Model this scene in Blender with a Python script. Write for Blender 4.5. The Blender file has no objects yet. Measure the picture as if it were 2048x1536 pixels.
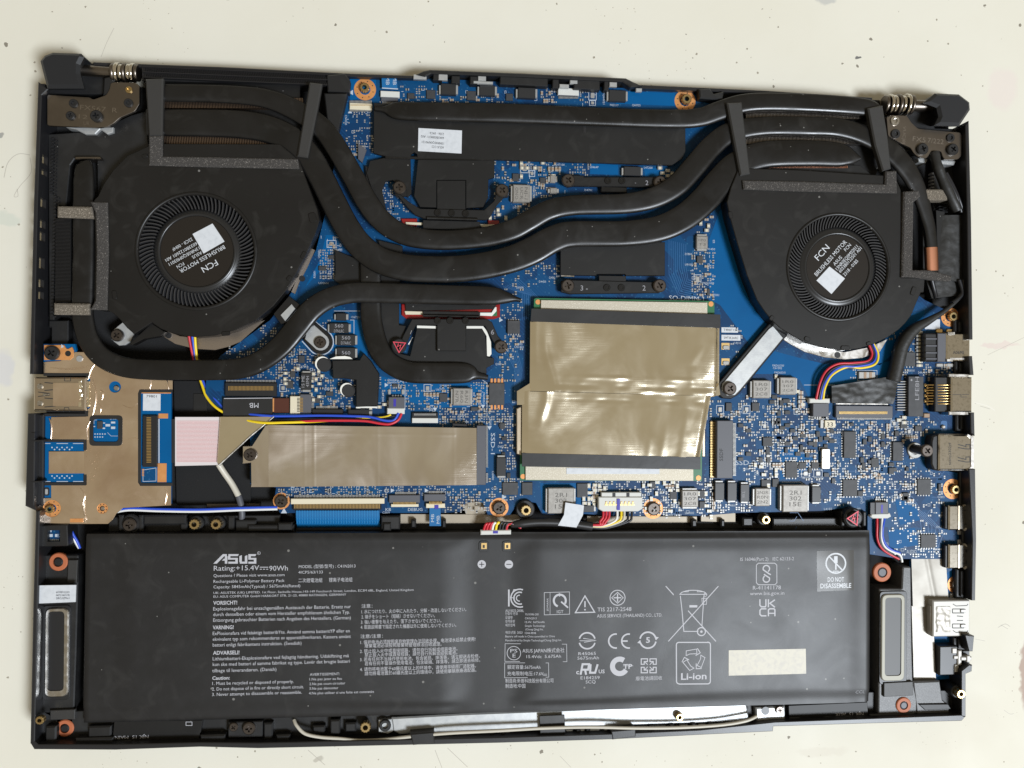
import bpy, math, random
from math import sin, cos, pi, radians, sqrt, hypot, atan2
from mathutils import Vector, Matrix, Euler, noise
from mathutils.geometry import tessellate_polygon
random.seed(7)
SC = bpy.context.scene
COL = SC.collection

# ------------------------------------------------------------------ camera
FPX, CXP, CYP = 1540.0, 1024.0, 768.0
CAM_LOC = Vector((-0.031911, 0.008242, 0.304313))
CAM_ROT = Euler((0.0022568, -0.0907278, 0.0085045), 'XYZ')
cd = bpy.data.cameras.new('camera')
cd.sensor_width = 36.0
cd.lens = FPX / 2048.0 * 36.0
cd.clip_start, cd.clip_end = 0.01, 20.0
cam = bpy.data.objects.new('camera', cd)
cam.location, cam.rotation_euler = CAM_LOC, CAM_ROT
COL.objects.link(cam)
SC.camera = cam

# ------------------------------------------------------------------ world and lamps (an indoor table top)
wd = bpy.data.worlds.new('World'); SC.world = wd; wd.use_nodes = True
bg = wd.node_tree.nodes['Background']
bg.inputs[0].default_value = (1.0, 0.865, 0.62, 1); bg.inputs[1].default_value = 0.34
def lamp(name, loc, target, sx, sy, power, col):
    l = bpy.data.lights.new(name, 'AREA'); l.shape = 'RECTANGLE'; l.size, l.size_y = sx, sy
    l.energy = power; l.color = col
    o = bpy.data.objects.new(name, l); o.location = loc
    o.rotation_euler = (Vector(target) - Vector(loc)).to_track_quat('-Z', 'Y').to_euler()
    COL.objects.link(o); return o
lamp('key_lamp', (1.20, -1.00, 2.20), (0.03, 0, 0), 0.62, 0.62, 99, (0.86, 0.925, 1.0))
vs = SC.view_settings
vs.view_transform = 'Standard'; vs.look = 'None'; vs.exposure = 0.0; vs.gamma = 1.0; vs.use_curve_mapping = False
SC.cycles.max_bounces = 6

# ------------------------------------------------------------------ photo pixel (2048 x 1536) + height in mm  ->  place in the room
RM = CAM_ROT.to_matrix()
def P(x, y, z=8.0):
    d = RM @ Vector(((x - CXP) / FPX, -(y - CYP) / FPX, -1.0))
    t = (z * 0.001 - CAM_LOC.z) / d.z
    p = CAM_LOC + d * t
    return Vector((p.x, p.y, z * 0.001))
def S(x, y, z=8.0): return (P(x + 1, y, z) - P(x, y, z)).length
def PX(pts, z): return [tuple(P(x, y, z)[:2]) for x, y in pts]
def RECT(x0, y0, x1, y1, z, ang=0.0):
    c = P((x0 + x1) / 2, (y0 + y1) / 2, z); s = S((x0 + x1) / 2, (y0 + y1) / 2, z)
    w, h = abs(x1 - x0) * s / 2, abs(y1 - y0) * s / 2
    a = radians(ang); ca, sa = cos(a), sin(a)
    return [(c.x + u * w * ca - v * h * sa, c.y + u * w * sa + v * h * ca) for u, v in ((-1, -1), (1, -1), (1, 1), (-1, 1))]
def CIRC(x, y, r, z, n=20, a0=0.0):
    c = P(x, y, z); s = S(x, y, z) * r
    return [(c.x + s * cos(2 * pi * k / n + a0), c.y + s * sin(2 * pi * k / n + a0)) for k in range(n)]
def area2(p): return sum(p[i][0] * p[(i + 1) % len(p)][1] - p[(i + 1) % len(p)][0] * p[i][1] for i in range(len(p)))
def ccw(p): return list(p) if area2(p) > 0 else list(p)[::-1]
def inset(p, d):
    n = len(p); out = []
    for i in range(n):
        a, b, c = p[i - 1], p[i], p[(i + 1) % n]
        e1 = (b[0] - a[0], b[1] - a[1]); e2 = (c[0] - b[0], c[1] - b[1])
        l1 = hypot(*e1) or 1e-9; l2 = hypot(*e2) or 1e-9
        n1 = (-e1[1] / l1, e1[0] / l1); n2 = (-e2[1] / l2, e2[0] / l2)
        k = 1 + n1[0] * n2[0] + n1[1] * n2[1]
        k = max(k, 0.35)
        out.append((b[0] + d * (n1[0] + n2[0]) / k, b[1] + d * (n1[1] + n2[1]) / k))
    return out
def rounded(p, r, n=4):
    p = ccw(p); m = len(p); out = []
    for i in range(m):
        a, b, c = Vector(p[i - 1]), Vector(p[i]), Vector(p[(i + 1) % m])
        rr = min(r, (a - b).length * .45, (c - b).length * .45)
        s = b + (a - b).normalized() * rr; e = b + (c - b).normalized() * rr
        for k in range(n + 1):
            t = k / n
            q = s * (1 - t) ** 2 + b * 2 * t * (1 - t) + e * t * t
            out.append((q.x, q.y))
    return out
def catmull(pts, n=8, closed=False):
    out = []; m = len(pts); L = len(pts[0])
    for i in range(m if closed else m - 1):
        if closed: a, b, c, d = (pts[(i + j) % m] for j in (-1, 0, 1, 2))
        else: a, b, c, d = pts[max(i - 1, 0)], pts[i], pts[i + 1], pts[min(i + 2, m - 1)]
        for k in range(n):
            t = k / n
            out.append(tuple(0.5 * (2 * b[j] + (c[j] - a[j]) * t + (2 * a[j] - 5 * b[j] + 4 * c[j] - d[j]) * t * t + (3 * b[j] - a[j] - 3 * c[j] + d[j]) * t ** 3) for j in range(L)))
    if not closed: out.append(tuple(pts[-1]))
    return out

# ------------------------------------------------------------------ mesh builder
class MB:
    def __init__(s): s.v = []; s.f = []; s.m = []; s.sm = []
    def add(s, vs, fs, m=0, smooth=False):
        b = len(s.v); s.v.extend(vs)
        for f in fs: s.f.append(tuple(i + b for i in f)); s.m.append(m); s.sm.append(smooth)
    def prism(s, poly, z0, z1, bev=0.0, holes=(), m=0, mt=None, bottom=True):
        """poly in metres, z and bevel in mm"""
        poly = ccw(poly); n = len(poly); z0 *= .001; z1 *= .001; b = bev * .001
        mt = m if mt is None else mt
        rings = [[(x, y, z0) for x, y in poly]]
        if b > 0:
            rings.append([(x, y, z1 - b) for x, y in poly]); top = inset(poly, b)
        else: top = poly
        rings.append([(x, y, z1) for x, y in top])
        vs = [v for r in rings for v in r]; fs = []
        for k in range(len(rings) - 1):
            for i in range(n): fs.append((k * n + i, k * n + (i + 1) % n, (k + 1) * n + (i + 1) % n, (k + 1) * n + i))
        s.add(vs, fs, m)
        if not holes:
            s.add(rings[-1], [tuple(range(n))], mt)
            if bottom: s.add(rings[0], [tuple(range(n))[::-1]], m)
        else:
            hl = [ccw(h)[::-1] for h in holes]
            s.cap(top, hl, z1, mt)
            if bottom: s.cap(poly, hl, z0, m, flip=True)
            for h in hl:
                k = len(h)
                s.add([(x, y, z0) for x, y in h] + [(x, y, z1) for x, y in h], [(i, (i + 1) % k, k + (i + 1) % k, k + i) for i in range(k)], m)
        return s
    def cap(s, outer, holes, z, m, flip=False):
        loops = [[Vector((x, y, 0)) for x, y in outer]] + [[Vector((x, y, 0)) for x, y in h] for h in holes]
        tr = tessellate_polygon(loops); fl = [v for l in loops for v in l]; fs = []
        for a, b, c in tr:
            ar = (fl[b] - fl[a]).cross(fl[c] - fl[a]).z
            if abs(ar) < 1e-16: continue
            t = (a, b, c) if (ar > 0) != flip else (a, c, b)
            fs.append(t)
        s.add([(v.x, v.y, z) for v in fl], fs, m)
    def box(s, x0, y0, x1, y1, z0, z1, bev=0.0, m=0, ang=0.0, mt=None, zr=None):
        return s.prism(RECT(x0, y0, x1, y1, z1 if zr is None else zr, ang), z0, z1, bev, m=m, mt=mt)
    def cyl(s, x, y, r, z0, z1, bev=0.0, n=20, m=0, hole=0.0, zr=None):
        zr = z1 if zr is None else zr
        return s.prism(CIRC(x, y, r, zr, n), z0, z1, bev, holes=[CIRC(x, y, hole, zr, max(10, n - 4))] if hole else (), m=m)
    def lathe(s, cx, cy, prof, n=48, m=0, smooth=True, cap=False):
        """prof: (radius m, z mm)"""
        vs = []; fs = []; k = len(prof)
        for r, z in prof:
            for i in range(n):
                a = 2 * pi * i / n; vs.append((cx + r * cos(a), cy + r * sin(a), z * .001))
        for j in range(k - 1):
            for i in range(n): fs.append((j * n + i, j * n + (i + 1) % n, (j + 1) * n + (i + 1) % n, (j + 1) * n + i))
        s.add(vs, fs, m, smooth)
        if cap: s.add([vs[(k - 1) * n + i] for i in range(n)], [tuple(range(n))], m)
        return s
    def tube(s, pts, r, n=8, m=0, caps=True):
        """pts: world Vectors, r metres (number or list)"""
        vs = []; fs = []; N = len(pts)
        pts = [Vector(p) for p in pts]; up = Vector((0, 0, 1))
        for i, p in enumerate(pts):
            t = (pts[min(i + 1, N - 1)] - pts[max(i - 1, 0)]).normalized()
            side = t.cross(up)
            if side.length < 1e-4: side = Vector((1, 0, 0))
            side.normalize(); nn = side.cross(t).normalized()
            rr = r[i] if isinstance(r, (list, tuple)) else r
            for k in range(n):
                a = 2 * pi * k / n; q = p + side * (rr * cos(a)) + nn * (rr * sin(a)); vs.append(tuple(q))
        for i in range(N - 1):
            for k in range(n): fs.append((i * n + k, (i + 1) * n + k, (i + 1) * n + (k + 1) % n, i * n + (k + 1) % n))
        s.add(vs, fs, m, True)
        if caps: s.add(vs[:n], [tuple(range(n))], m); s.add(vs[-n:], [tuple(range(n))[::-1]], m)
        return s
    def wire(s, path, r_mm, n=8, k=8, m=0):
        """path: (px, py, z mm)"""
        return s.tube([P(x, y, z) for x, y, z in catmull(path, k)], r_mm * .001, n, m)
    def flat(s, path, h_mm, k=10, m=0, rad=0.45):
        """flattened pipe; path: (px, py, z top mm, width px)"""
        q = catmull(path, k); N = len(q); pts = []; ws = []
        for x, y, z, w in q:
            p = P(x, y, z); pts.append(p); ws.append(w * S(x, y, z) / 2)
        h = h_mm * .001; pr = []
        for (sx, sz, a0) in ((1, 1, 0), (-1, 1, 90), (-1, -1, 180), (1, -1, 270)):
            for j in range(5): pr.append((sx, sz, radians(a0 + j * 22.5)))
        K = len(pr); vs = []; fs = []
        for i, p in enumerate(pts):
            t = pts[min(i + 1, N - 1)] - pts[max(i - 1, 0)]; t.z = 0; t.normalize(); sd = Vector((t.y, -t.x, 0))
            a = ws[i]; r = h * rad; rx = min(r * 1.9, a * .85)
            for sx, sz, an in pr:
                u = sx * (a - rx) + rx * cos(an); w = sz * (h / 2 - r) + r * sin(an) - h / 2
                vs.append((p.x + sd.x * u, p.y + sd.y * u, p.z + w))
        for i in range(N - 1):
            for j in range(K): fs.append((i * K + j, i * K + (j + 1) % K, (i + 1) * K + (j + 1) % K, (i + 1) * K + j))
        s.add(vs, fs, m, True)
        s.add(vs[:K], [tuple(range(K))[::-1]], m); s.add(vs[-K:], [tuple(range(K))], m)
        return s
    def grid(s, corners, nu, nv, zf, m=0, skirt=None, smooth=True):
        """corners: world xy TL TR BR BL; zf(u, v, x, y) -> mm"""
        (ax, ay), (bx, by), (cx, cy), (dx, dy) = corners; vs = []; fs = []
        for j in range(nv + 1):
            v = j / nv
            for i in range(nu + 1):
                u = i / nu
                x = (ax * (1 - u) + bx * u) * (1 - v) + (dx * (1 - u) + cx * u) * v
                y = (ay * (1 - u) + by * u) * (1 - v) + (dy * (1 - u) + cy * u) * v
                vs.append((x, y, zf(u, v, x, y) * .001))
        W_ = nu + 1
        for j in range(nv):
            for i in range(nu): fs.append((j * W_ + i, (j + 1) * W_ + i, (j + 1) * W_ + i + 1, j * W_ + i + 1))
        s.add(vs, fs, m, smooth)
        if skirt is not None:
            per = [i for i in range(W_)] + [j * W_ + nu for j in range(1, nv + 1)] + [nv * W_ + i for i in range(nu - 1, -1, -1)] + [j * W_ for j in range(nv - 1, 0, -1)]
            k = len(per); top = [vs[i] for i in per]
            s.add(top + [(x, y, skirt * .001) for x, y, z in top], [(i, (i + 1) % k, k + (i + 1) % k, k + i) for i in range(k)], m, False)
        return s
WL = {}
def finish(o, parent, kind, label):
    COL.objects.link(o)
    if kind: o['kind'] = kind
    if label: o['label'] = label
    return o
def build(mb, name, mats, parent=None, kind=None, label=None):
    xs = [v[0] for v in mb.v]; ys = [v[1] for v in mb.v]; zs = [v[2] for v in mb.v]
    c = Vector(((min(xs) + max(xs)) / 2, (min(ys) + max(ys)) / 2, min(zs)))
    me = bpy.data.meshes.new(name)
    me.from_pydata([(x - c.x, y - c.y, z - c.z) for x, y, z in mb.v], [], mb.f)
    for q in (mats if isinstance(mats, (list, tuple)) else [mats]): me.materials.append(q)
    me.polygons.foreach_set('material_index', mb.m); me.polygons.foreach_set('use_smooth', mb.sm)
    me.update()
    return place(me, name, c, parent, kind, label)
def place(me, name, c, parent=None, kind=None, label=None, scale=1.0, rz=0.0):
    o = bpy.data.objects.new(name, me); c = Vector(c)
    o.location = c - (WL[parent.name] if parent else Vector((0, 0, 0)))
    o.scale = (scale,) * 3; o.rotation_euler = (0, 0, rz)
    if parent: o.parent = parent
    finish(o, parent, kind, label); WL[o.name] = c
    return o
def thing(name, label, cat, x, y, z, group=None):
    o = bpy.data.objects.new(name, None); o.empty_display_size = 0.005
    o.location = P(x, y, z); COL.objects.link(o); WL[o.name] = Vector(o.location)
    o['label'] = label; o['category'] = cat
    if group: o['group'] = group
    return o
def tag(o, label, cat, group=None):
    o['label'] = label; o['category'] = cat
    if group: o['group'] = group
    return o

# ------------------------------------------------------------------ flat print and lettering
TX = {}
def glyphs(s, bold=False):
    k = (s, bold)
    if k not in TX:
        c = bpy.data.curves.new('lettering', 'FONT'); c.body = s; c.resolution_u = 2
        if bold: c.offset = 0.022
        o = bpy.data.objects.new('lettering', c); COL.objects.link(o)
        bpy.context.view_layer.update()
        me = o.evaluated_get(bpy.context.evaluated_depsgraph_get()).to_mesh()
        TX[k] = ([(v.co.x, v.co.y) for v in me.vertices], [tuple(p.vertices) for p in me.polygons])
        bpy.data.objects.remove(o); bpy.data.curves.remove(c)
    return TX[k]
def text(mb, s, x, y, h, z, w=None, ang=0.0, bold=False, zf=None, m=0, align='l', pz=None):
    """baseline start (or middle) at photo pixel x, y; cap height h px, overall width w px; z mm (or height function zf)"""
    vs, fs = glyphs(s, bold)
    if not vs: return
    x0 = min(v[0] for v in vs); x1 = max(v[0] for v in vs)
    pz = z if pz is None else pz
    sc = S(x, y, pz); ky = h * sc / 0.69; kx = (w * sc / (x1 - x0)) if w else ky
    o = P(x, y, pz); a = radians(ang); ca, sa = cos(a), sin(a); off = {'l': x0, 'c': (x0 + x1) / 2, 'r': x1}[align]
    out = []
    for vx, vy in vs:
        u, v = (vx - off) * kx, vy * ky
        X, Y = o.x + u * ca - v * sa, o.y + u * sa + v * ca
        out.append((X, Y, (zf(X, Y) if zf else z) * .001))
    mb.add(out, fs, m)
def stroke(mb, pts, w, z, closed=False, zf=None, m=0, pz=None):
    """flat printed line through photo pixels, w px wide"""
    pz = z if pz is None else pz
    q = [P(x, y, pz) for x, y in pts]; n = len(q); hw = w * S(pts[0][0], pts[0][1], pz) / 2
    vs = []; fs = []
    for i, p in enumerate(q):
        a = q[i - 1] if (i or closed) else p; b = q[(i + 1) % n] if (i < n - 1 or closed) else p
        t1 = (p - a); t2 = (b - p); t1.z = t2.z = 0
        if t1.length < 1e-9: t1 = t2
        if t2.length < 1e-9: t2 = t1
        t1.normalize(); t2.normalize(); t = (t1 + t2)
        t = t.normalized() if t.length > 1e-6 else t1
        k = hw / max(0.5, t.dot(t1)); sd = Vector((t.y, -t.x)) * k
        for sg in (1, -1):
            X, Y = p.x + sd.x * sg, p.y + sd.y * sg
            vs.append((X, Y, (zf(X, Y) if zf else z) * .001))
    for i in range(n if closed else n - 1):
        a, b = 2 * i, 2 * ((i + 1) % n); fs.append((a, b, b + 1, a + 1))
    mb.add(vs, fs, m)
def ringpts(x, y, r, n=28, a0=0, a1=360, ry=None):
    ry = ry or r
    full = abs(a1 - a0) >= 360
    return [(x + r * cos(radians(a0 + (a1 - a0) * k / (n if full else n - 1))), y - ry * sin(radians(a0 + (a1 - a0) * k / (n if full else n - 1)))) for k in range(n)]
def fillp(mb, pts, z, zf=None, m=0, pz=None):
    q = ccw(PX(pts, z if pz is None else pz))
    mb.add([(x, y, (zf(x, y) if zf else z) * .001) for x, y in q], [tuple(range(len(q)))], m)

# ------------------------------------------------------------------ materials
def lin(c): return tuple((v / 12.92 if v <= .04045 else ((v + .055) / 1.055) ** 2.4) for v in (t / 255 for t in c))
def mat(name, c, rough=.5, metal=0.0, bump=None, var=None, coat=0.0, spec=None, rvar=None, dust=None, streak=None):
    """c: linear base colour; bump: (features per metre, strength, height mm); var: (features per metre, second colour, lo, hi)"""
    m = bpy.data.materials.new(name); m.use_nodes = True; nt = m.node_tree; b = nt.nodes['Principled BSDF']; L = nt.links.new
    b.inputs['Base Color'].default_value = (*c, 1); b.inputs['Roughness'].default_value = rough; b.inputs['Metallic'].default_value = metal
    if spec is None and not metal and max(c) < .04: spec = .45
    if spec is not None: b.inputs['Specular IOR Level'].default_value = spec
    if coat: b.inputs['Coat Weight'].default_value = coat; b.inputs['Coat Roughness'].default_value = .2
    tc = nt.nodes.new('ShaderNodeTexCoord')
    def nz(scale, det=3, dist=0.0):
        n = nt.nodes.new('ShaderNodeTexNoise'); n.inputs['Scale'].default_value = scale; n.inputs['Detail'].default_value = det
        n.inputs['Distortion'].default_value = dist; L(tc.outputs['Object'], n.inputs['Vector']); return n.outputs['Fac']
    if var:
        f = nz(var[0], 4, .4); mr = nt.nodes.new('ShaderNodeMapRange'); mr.inputs[1].default_value = var[2]; mr.inputs[2].default_value = var[3]
        L(f, mr.inputs[0]); mx = nt.nodes.new('ShaderNodeMix'); mx.data_type = 'RGBA'
        mx.inputs[6].default_value = (*c, 1); mx.inputs[7].default_value = (*var[1], 1); L(mr.outputs[0], mx.inputs[0]); L(mx.outputs[2], b.inputs['Base Color'])
    if dust:
        v = nt.nodes.new('ShaderNodeTexVoronoi'); v.inputs['Scale'].default_value = dust; L(tc.outputs['Object'], v.inputs['Vector'])
        sp = nt.nodes.new('ShaderNodeSeparateColor'); L(v.outputs['Color'], sp.inputs[0])
        th = nt.nodes.new('ShaderNodeMapRange'); th.inputs[1].default_value = .78; th.inputs[2].default_value = 1; th.inputs[3].default_value = 0; th.inputs[4].default_value = .13; L(sp.outputs[0], th.inputs[0])
        lt = nt.nodes.new('ShaderNodeMath'); lt.operation = 'LESS_THAN'; L(v.outputs['Distance'], lt.inputs[0]); L(th.outputs[0], lt.inputs[1])
        sm_ = nt.nodes.new('ShaderNodeMapRange'); sm_.inputs[1].default_value = .55; sm_.inputs[2].default_value = .8; sm_.inputs[4].default_value = .035; L(nz(95, 6, 1.5), sm_.inputs[0])
        ad = nt.nodes.new('ShaderNodeMath'); ad.operation = 'MULTIPLY_ADD'; ad.inputs[1].default_value = .45; L(lt.outputs[0], ad.inputs[0]); L(sm_.outputs[0], ad.inputs[2])
        dx = nt.nodes.new('ShaderNodeMix'); dx.data_type = 'RGBA'; L(ad.outputs[0], dx.inputs[0]); dx.inputs[7].default_value = (.32, .31, .29, 1)
        if var: L(mx.outputs[2], dx.inputs[6])
        else: dx.inputs[6].default_value = (*c, 1)
        L(dx.outputs[2], b.inputs['Base Color'])
    if rvar:
        f = nz(rvar[0], 4, .6); mr = nt.nodes.new('ShaderNodeMapRange'); mr.inputs[1].default_value = .35; mr.inputs[2].default_value = .65
        mr.inputs[3].default_value = rvar[1]; mr.inputs[4].default_value = rvar[2]; L(f, mr.inputs[0]); L(mr.outputs[0], b.inputs['Roughness'])
    if bump:
        last = None
        if streak:
            mp = nt.nodes.new('ShaderNodeMapping'); mp.inputs['Rotation'].default_value = (0, 0, radians(streak[0])); mp.inputs['Scale'].default_value = (streak[1], streak[2], 1); L(tc.outputs['Object'], mp.inputs[0])
            sn = nt.nodes.new('ShaderNodeTexNoise'); sn.inputs['Scale'].default_value = 1; sn.inputs['Detail'].default_value = 3; L(mp.outputs[0], sn.inputs['Vector'])
            gp = nt.nodes.new('ShaderNodeMapRange'); gp.inputs[1].default_value = .5; gp.inputs[2].default_value = .75; L(nz(42, 2, .5), gp.inputs[0])
            mm = nt.nodes.new('ShaderNodeMath'); mm.operation = 'MULTIPLY'; L(sn.outputs[0], mm.inputs[0]); L(gp.outputs[0], mm.inputs[1])
            bp = nt.nodes.new('ShaderNodeBump'); bp.inputs['Strength'].default_value = streak[3]; bp.inputs['Distance'].default_value = .00012; L(mm.outputs[0], bp.inputs['Height']); last = bp.outputs[0]
        for sc, st, hm in ([bump] if not isinstance(bump[0], (tuple, list)) else bump):
            bp = nt.nodes.new('ShaderNodeBump'); bp.inputs['Strength'].default_value = st; bp.inputs['Distance'].default_value = hm * .001
            L(nz(sc, 3, .3), bp.inputs['Height'])
            if last: L(last, bp.inputs['Normal'])
            last = bp.outputs[0]
        L(last, b.inputs['Normal'])
    return m
M = {}
M['shell'] = mat('black_shell_plastic', (.010, .010, .0105), .42, bump=(2600, .35, .05), var=(90, (.018, .018, .0185), .45, .75), dust=420)
M['inner'] = mat('black_inner_plastic', (.009, .009, .0095), .5, bump=(1800, .4, .06), var=(140, (.02, .02, .02), .5, .8))
M['felt'] = mat('black_felt', (.007, .007, .0075), .9, bump=(3500, .8, .1), var=(2800, (.05, .05, .05), .7, .8))
M['rim'] = mat('dark_rim_plastic', (.013, .013, .0145), .38, bump=(2200, .3, .04))
M['dust'] = mat('speckled_grey_plastic', (.075, .075, .077), .45, bump=(2800, .8, .08), var=(2500, (.15, .15, .15), .52, .7), spec=.5)  # grey plastic with a fine paler speckle
M['stampm'] = mat('stamped_steel', (.30, .265, .23), .4, 1.0)
M['rimsteel'] = mat('dull_rim_steel', (.40, .345, .30), .34, .95)
M['findim'] = mat('dim_copper_fin', (.20, .14, .10), .4, .9)
M['cap'] = mat('hinge_cap_plastic', (.011, .012, .0145), .45, bump=(2400, .4, .04))
M['pipe'] = mat('black_painted_pipe', (.0055, .0052, .005), .33, bump=[(2200, .35, .03), (240, .12, .2)], var=(60, (.010, .0095, .0093), .4, .7), rvar=(90, .27, .40), spec=.4, dust=420)
M['plate'] = mat('black_painted_plate', (.006, .0057, .0055), .5, bump=(2600, .4, .03), var=(50, (.009, .0087, .0085), .4, .7), spec=.35, dust=420)
M['fan'] = mat('fan_cover_plastic', (.006, .0056, .0054), .40, bump=(3000, .3, .03), var=(35, (.0085, .008, .0078), .35, .7), spec=.38, dust=300)
M['blade'] = mat('fan_blade_plastic', (.03, .03, .032), .36, spec=.5)
M['hub'] = mat('fan_hub_plastic', (.016, .016, .0165), .3, bump=(60, .05, .2))
M['sticker'] = mat('glossy_dark_sticker', (.012, .0095, .008), .3, bump=(300, .08, .05))
M['foam'] = mat('grey_foam', (.045, .041, .038), .95, bump=[(2600, 1.0, .35), (900, .5, .3)], var=(2400, (.22, .2, .18), .58, .72))
M['tanfoam'] = mat('dusty_tan_foam', (.13, .11, .085), .95, bump=[(2600, 1.0, .35), (900, .5, .3)], var=(2400, (.36, .31, .25), .54, .72))
M['rubber'] = mat('black_rubber_strip', (.03, .029, .028), .5, bump=[(2500, .5, .06), (200, .3, .3)], var=(1500, (.1, .1, .095), .72, .8))
M['batt'] = mat('battery_film', (.0095, .0092, .0095), .5, bump=[(2800, .5, .035), (160, .06, .3)], var=(220, (.012, .0115, .012), .4, .7), rvar=(60, .45, .49), spec=.45, dust=260)
M['bmark'] = mat('grey_print', (.42, .42, .45), .6)
M['bmarkdim'] = mat('dim_grey_print', (.25, .25, .27), .6)
M['white'] = mat('white_label_paper', (.55, .57, .6), .55, var=(600, (.49, .51, .54), .45, .7))
M['whitep'] = mat('white_nylon', (.56, .56, .53), .5, spec=.25)
M['cream'] = mat('cream_nylon', (.62, .56, .42), .45)
M['ink'] = mat('black_ink', (.02, .02, .022), .6)
M['stamp'] = mat('faint_stamped_ink', (.10, .093, .085), .6)
M['silk'] = mat('white_silkscreen', (.42, .47, .53), .6, spec=.2)
M['marker'] = mat('blue_marker_ink', (.03, .02, .3), .5)
M['hinge'] = mat('bronze_hinge_steel', (.17, .148, .128), .34, 1.0, bump=(900, .15, .05), var=(60, (.22, .195, .17), .4, .7))
M['steel'] = mat('bare_steel', (.54, .52, .49), .32, 1.0, bump=(400, .1, .1), rvar=(300, .2, .42))
M['sheet'] = mat('galvanised_sheet', (.46, .47, .47), .42, .5, bump=(1600, .25, .05), var=(300, (.38, .39, .4), .4, .7), spec=.3)
M['tansteel'] = mat('tan_tinted_steel', (.5, .42, .32), .36, 1.0, bump=(300, .15, .1), var=(80, (.6, .5, .38), .4, .7))
M['port'] = mat('port_shell_metal', (.66, .62, .55), .15, 1.0, bump=(500, .03, .06), var=(900, (.42, .39, .33), .5, .8))
M['tin'] = mat('solder_tin', (.36, .355, .34), .38, .35, bump=(2500, .4, .05), spec=.3)
M['gold'] = mat('gold_plating', (.78, .55, .24), .3, 1.0)
M['brass'] = mat('brass', (.52, .38, .18), .34, 1.0, bump=(1500, .2, .04))
M['copper'] = mat('bare_copper', (.55, .25, .15), .36, 1.0, bump=(900, .1, .04))
M['ring'] = mat('exposed_copper_ring', (.6, .26, .085), .45, .35, var=(500, (.66, .31, .11), .4, .7))
M['screw'] = mat('black_zinc_screw', (.1, .085, .075), .36, .9, bump=(2000, .2, .02))
M['chip'] = mat('chip_epoxy', (.032, .033, .036), .55, bump=(3500, .3, .02), var=(400, (.045, .046, .05), .4, .7))
M['chipdk'] = mat('dark_capacitor_body', (.02, .0205, .022), .4)
M['choke'] = mat('grey_choke_alloy', (.24, .225, .205), .5, .3, bump=(3000, .4, .03), var=(900, (.3, .285, .26), .4, .7))
M['tan'] = mat('tan_ceramic', (.3, .2, .125), .5)
M['orange'] = mat('orange_rubber', (.4, .115, .045), .6, bump=(1500, .3, .04))
M['red'] = mat('red_epoxy', (.25, .012, .012), .25)
M['redp'] = mat('red_print', (.62, .05, .085), .5)
M['green'] = mat('green_board', (.02, .13, .05), .4)
M['grease'] = mat('white_thermal_film', (.7, .69, .64), .5)
M['nickel'] = mat('sparkling_heat_spreader', (.44, .40, .32), .6, .55, bump=(3200, .6, .04), var=(2600, (.60, .56, .48), .5, .7))
M['tape'] = mat('black_tape', (.015, .015, .0155), .4, bump=(120, .2, .3), var=(60, (.022, .022, .023), .4, .7))
M['clothtape'] = mat('wrinkled_cloth_tape', (.016, .016, .0155), .5, bump=[(420, .35, .4), (1800, .3, .06)], var=(250, (.03, .03, .029), .5, .75))
M['bluefilm'] = mat('blue_ribbon_film', (.006, .115, .30), .35, bump=(300, .1, .1))
M['conn'] = mat('grey_connector', (.075, .077, .09), .5, bump=(1500, .2, .03))
M['connbk'] = mat('black_connector', (.014, .014, .015), .4)
M['w_red'] = mat('red_wire', (.5, .02, .035), .4)
M['w_blue'] = mat('blue_wire', (.02, .07, .5), .4)
M['w_yellow'] = mat('yellow_wire', (.75, .55, .015), .4)
M['w_black'] = mat('black_wire', (.012, .012, .014), .4)
M['w_white'] = mat('white_wire', (.68, .68, .66), .4)
M['w_grey'] = mat('warm_white_wire', (.5, .47, .4), .4)
M['foil'] = mat('aluminium_foil', (.97, .905, .75), .14, 1.0, bump=[(60, .05, .7), (500, .06, .15), (2500, .06, .03)], var=(34, (.84, .76, .60), .38, .66), rvar=(40, .09, .24), streak=(25, 70, 2600, .7))
M['foilcu'] = mat('coppery_foil', (.97, .82, .68), .26, 1.0, bump=[(80, .25, .8), (700, .25, .15)], var=(55, (.76, .60, .47), .36, .64), rvar=(120, .15, .28))  # darker patches painted into the colour imitate soft highlights and shade on wrinkles
M['foilgy'] = mat('brushed_foil', (.92, .87, .80), .24, 1.0, bump=[(30, .3, 1.6), (900, .12, .05)], var=(26, (.66, .585, .51), .36, .6), rvar=(26, .1, .40), streak=(-60, 60, 2400, 1.0))  # large tan patches in the colour stand in for uneven reflections
M['portdull'] = mat('dull_port_shell', (.42, .405, .375), .5, .25, bump=(500, .1, .05), spec=.3)
M['plateT'] = mat('tan_plate', (.33, .285, .22), .5, .25, bump=(300, .15, .1), spec=.3, var=(80, (.40, .345, .27), .4, .7))
M['foildull'] = mat('dull_grey_foil', (.34, .32, .285), .42, .35, bump=[(60, .15, .5), (900, .1, .05)], var=(70, (.24, .22, .19), .4, .65), spec=.3)
M['foilbr'] = mat('smooth_grey_foil', (.80, .75, .68), .13, 1.0, bump=[(60, .03, .5), (1500, .02, .03)], var=(50, (.62, .57, .50), .4, .65), streak=(80, 60, 2200, .3))
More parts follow.
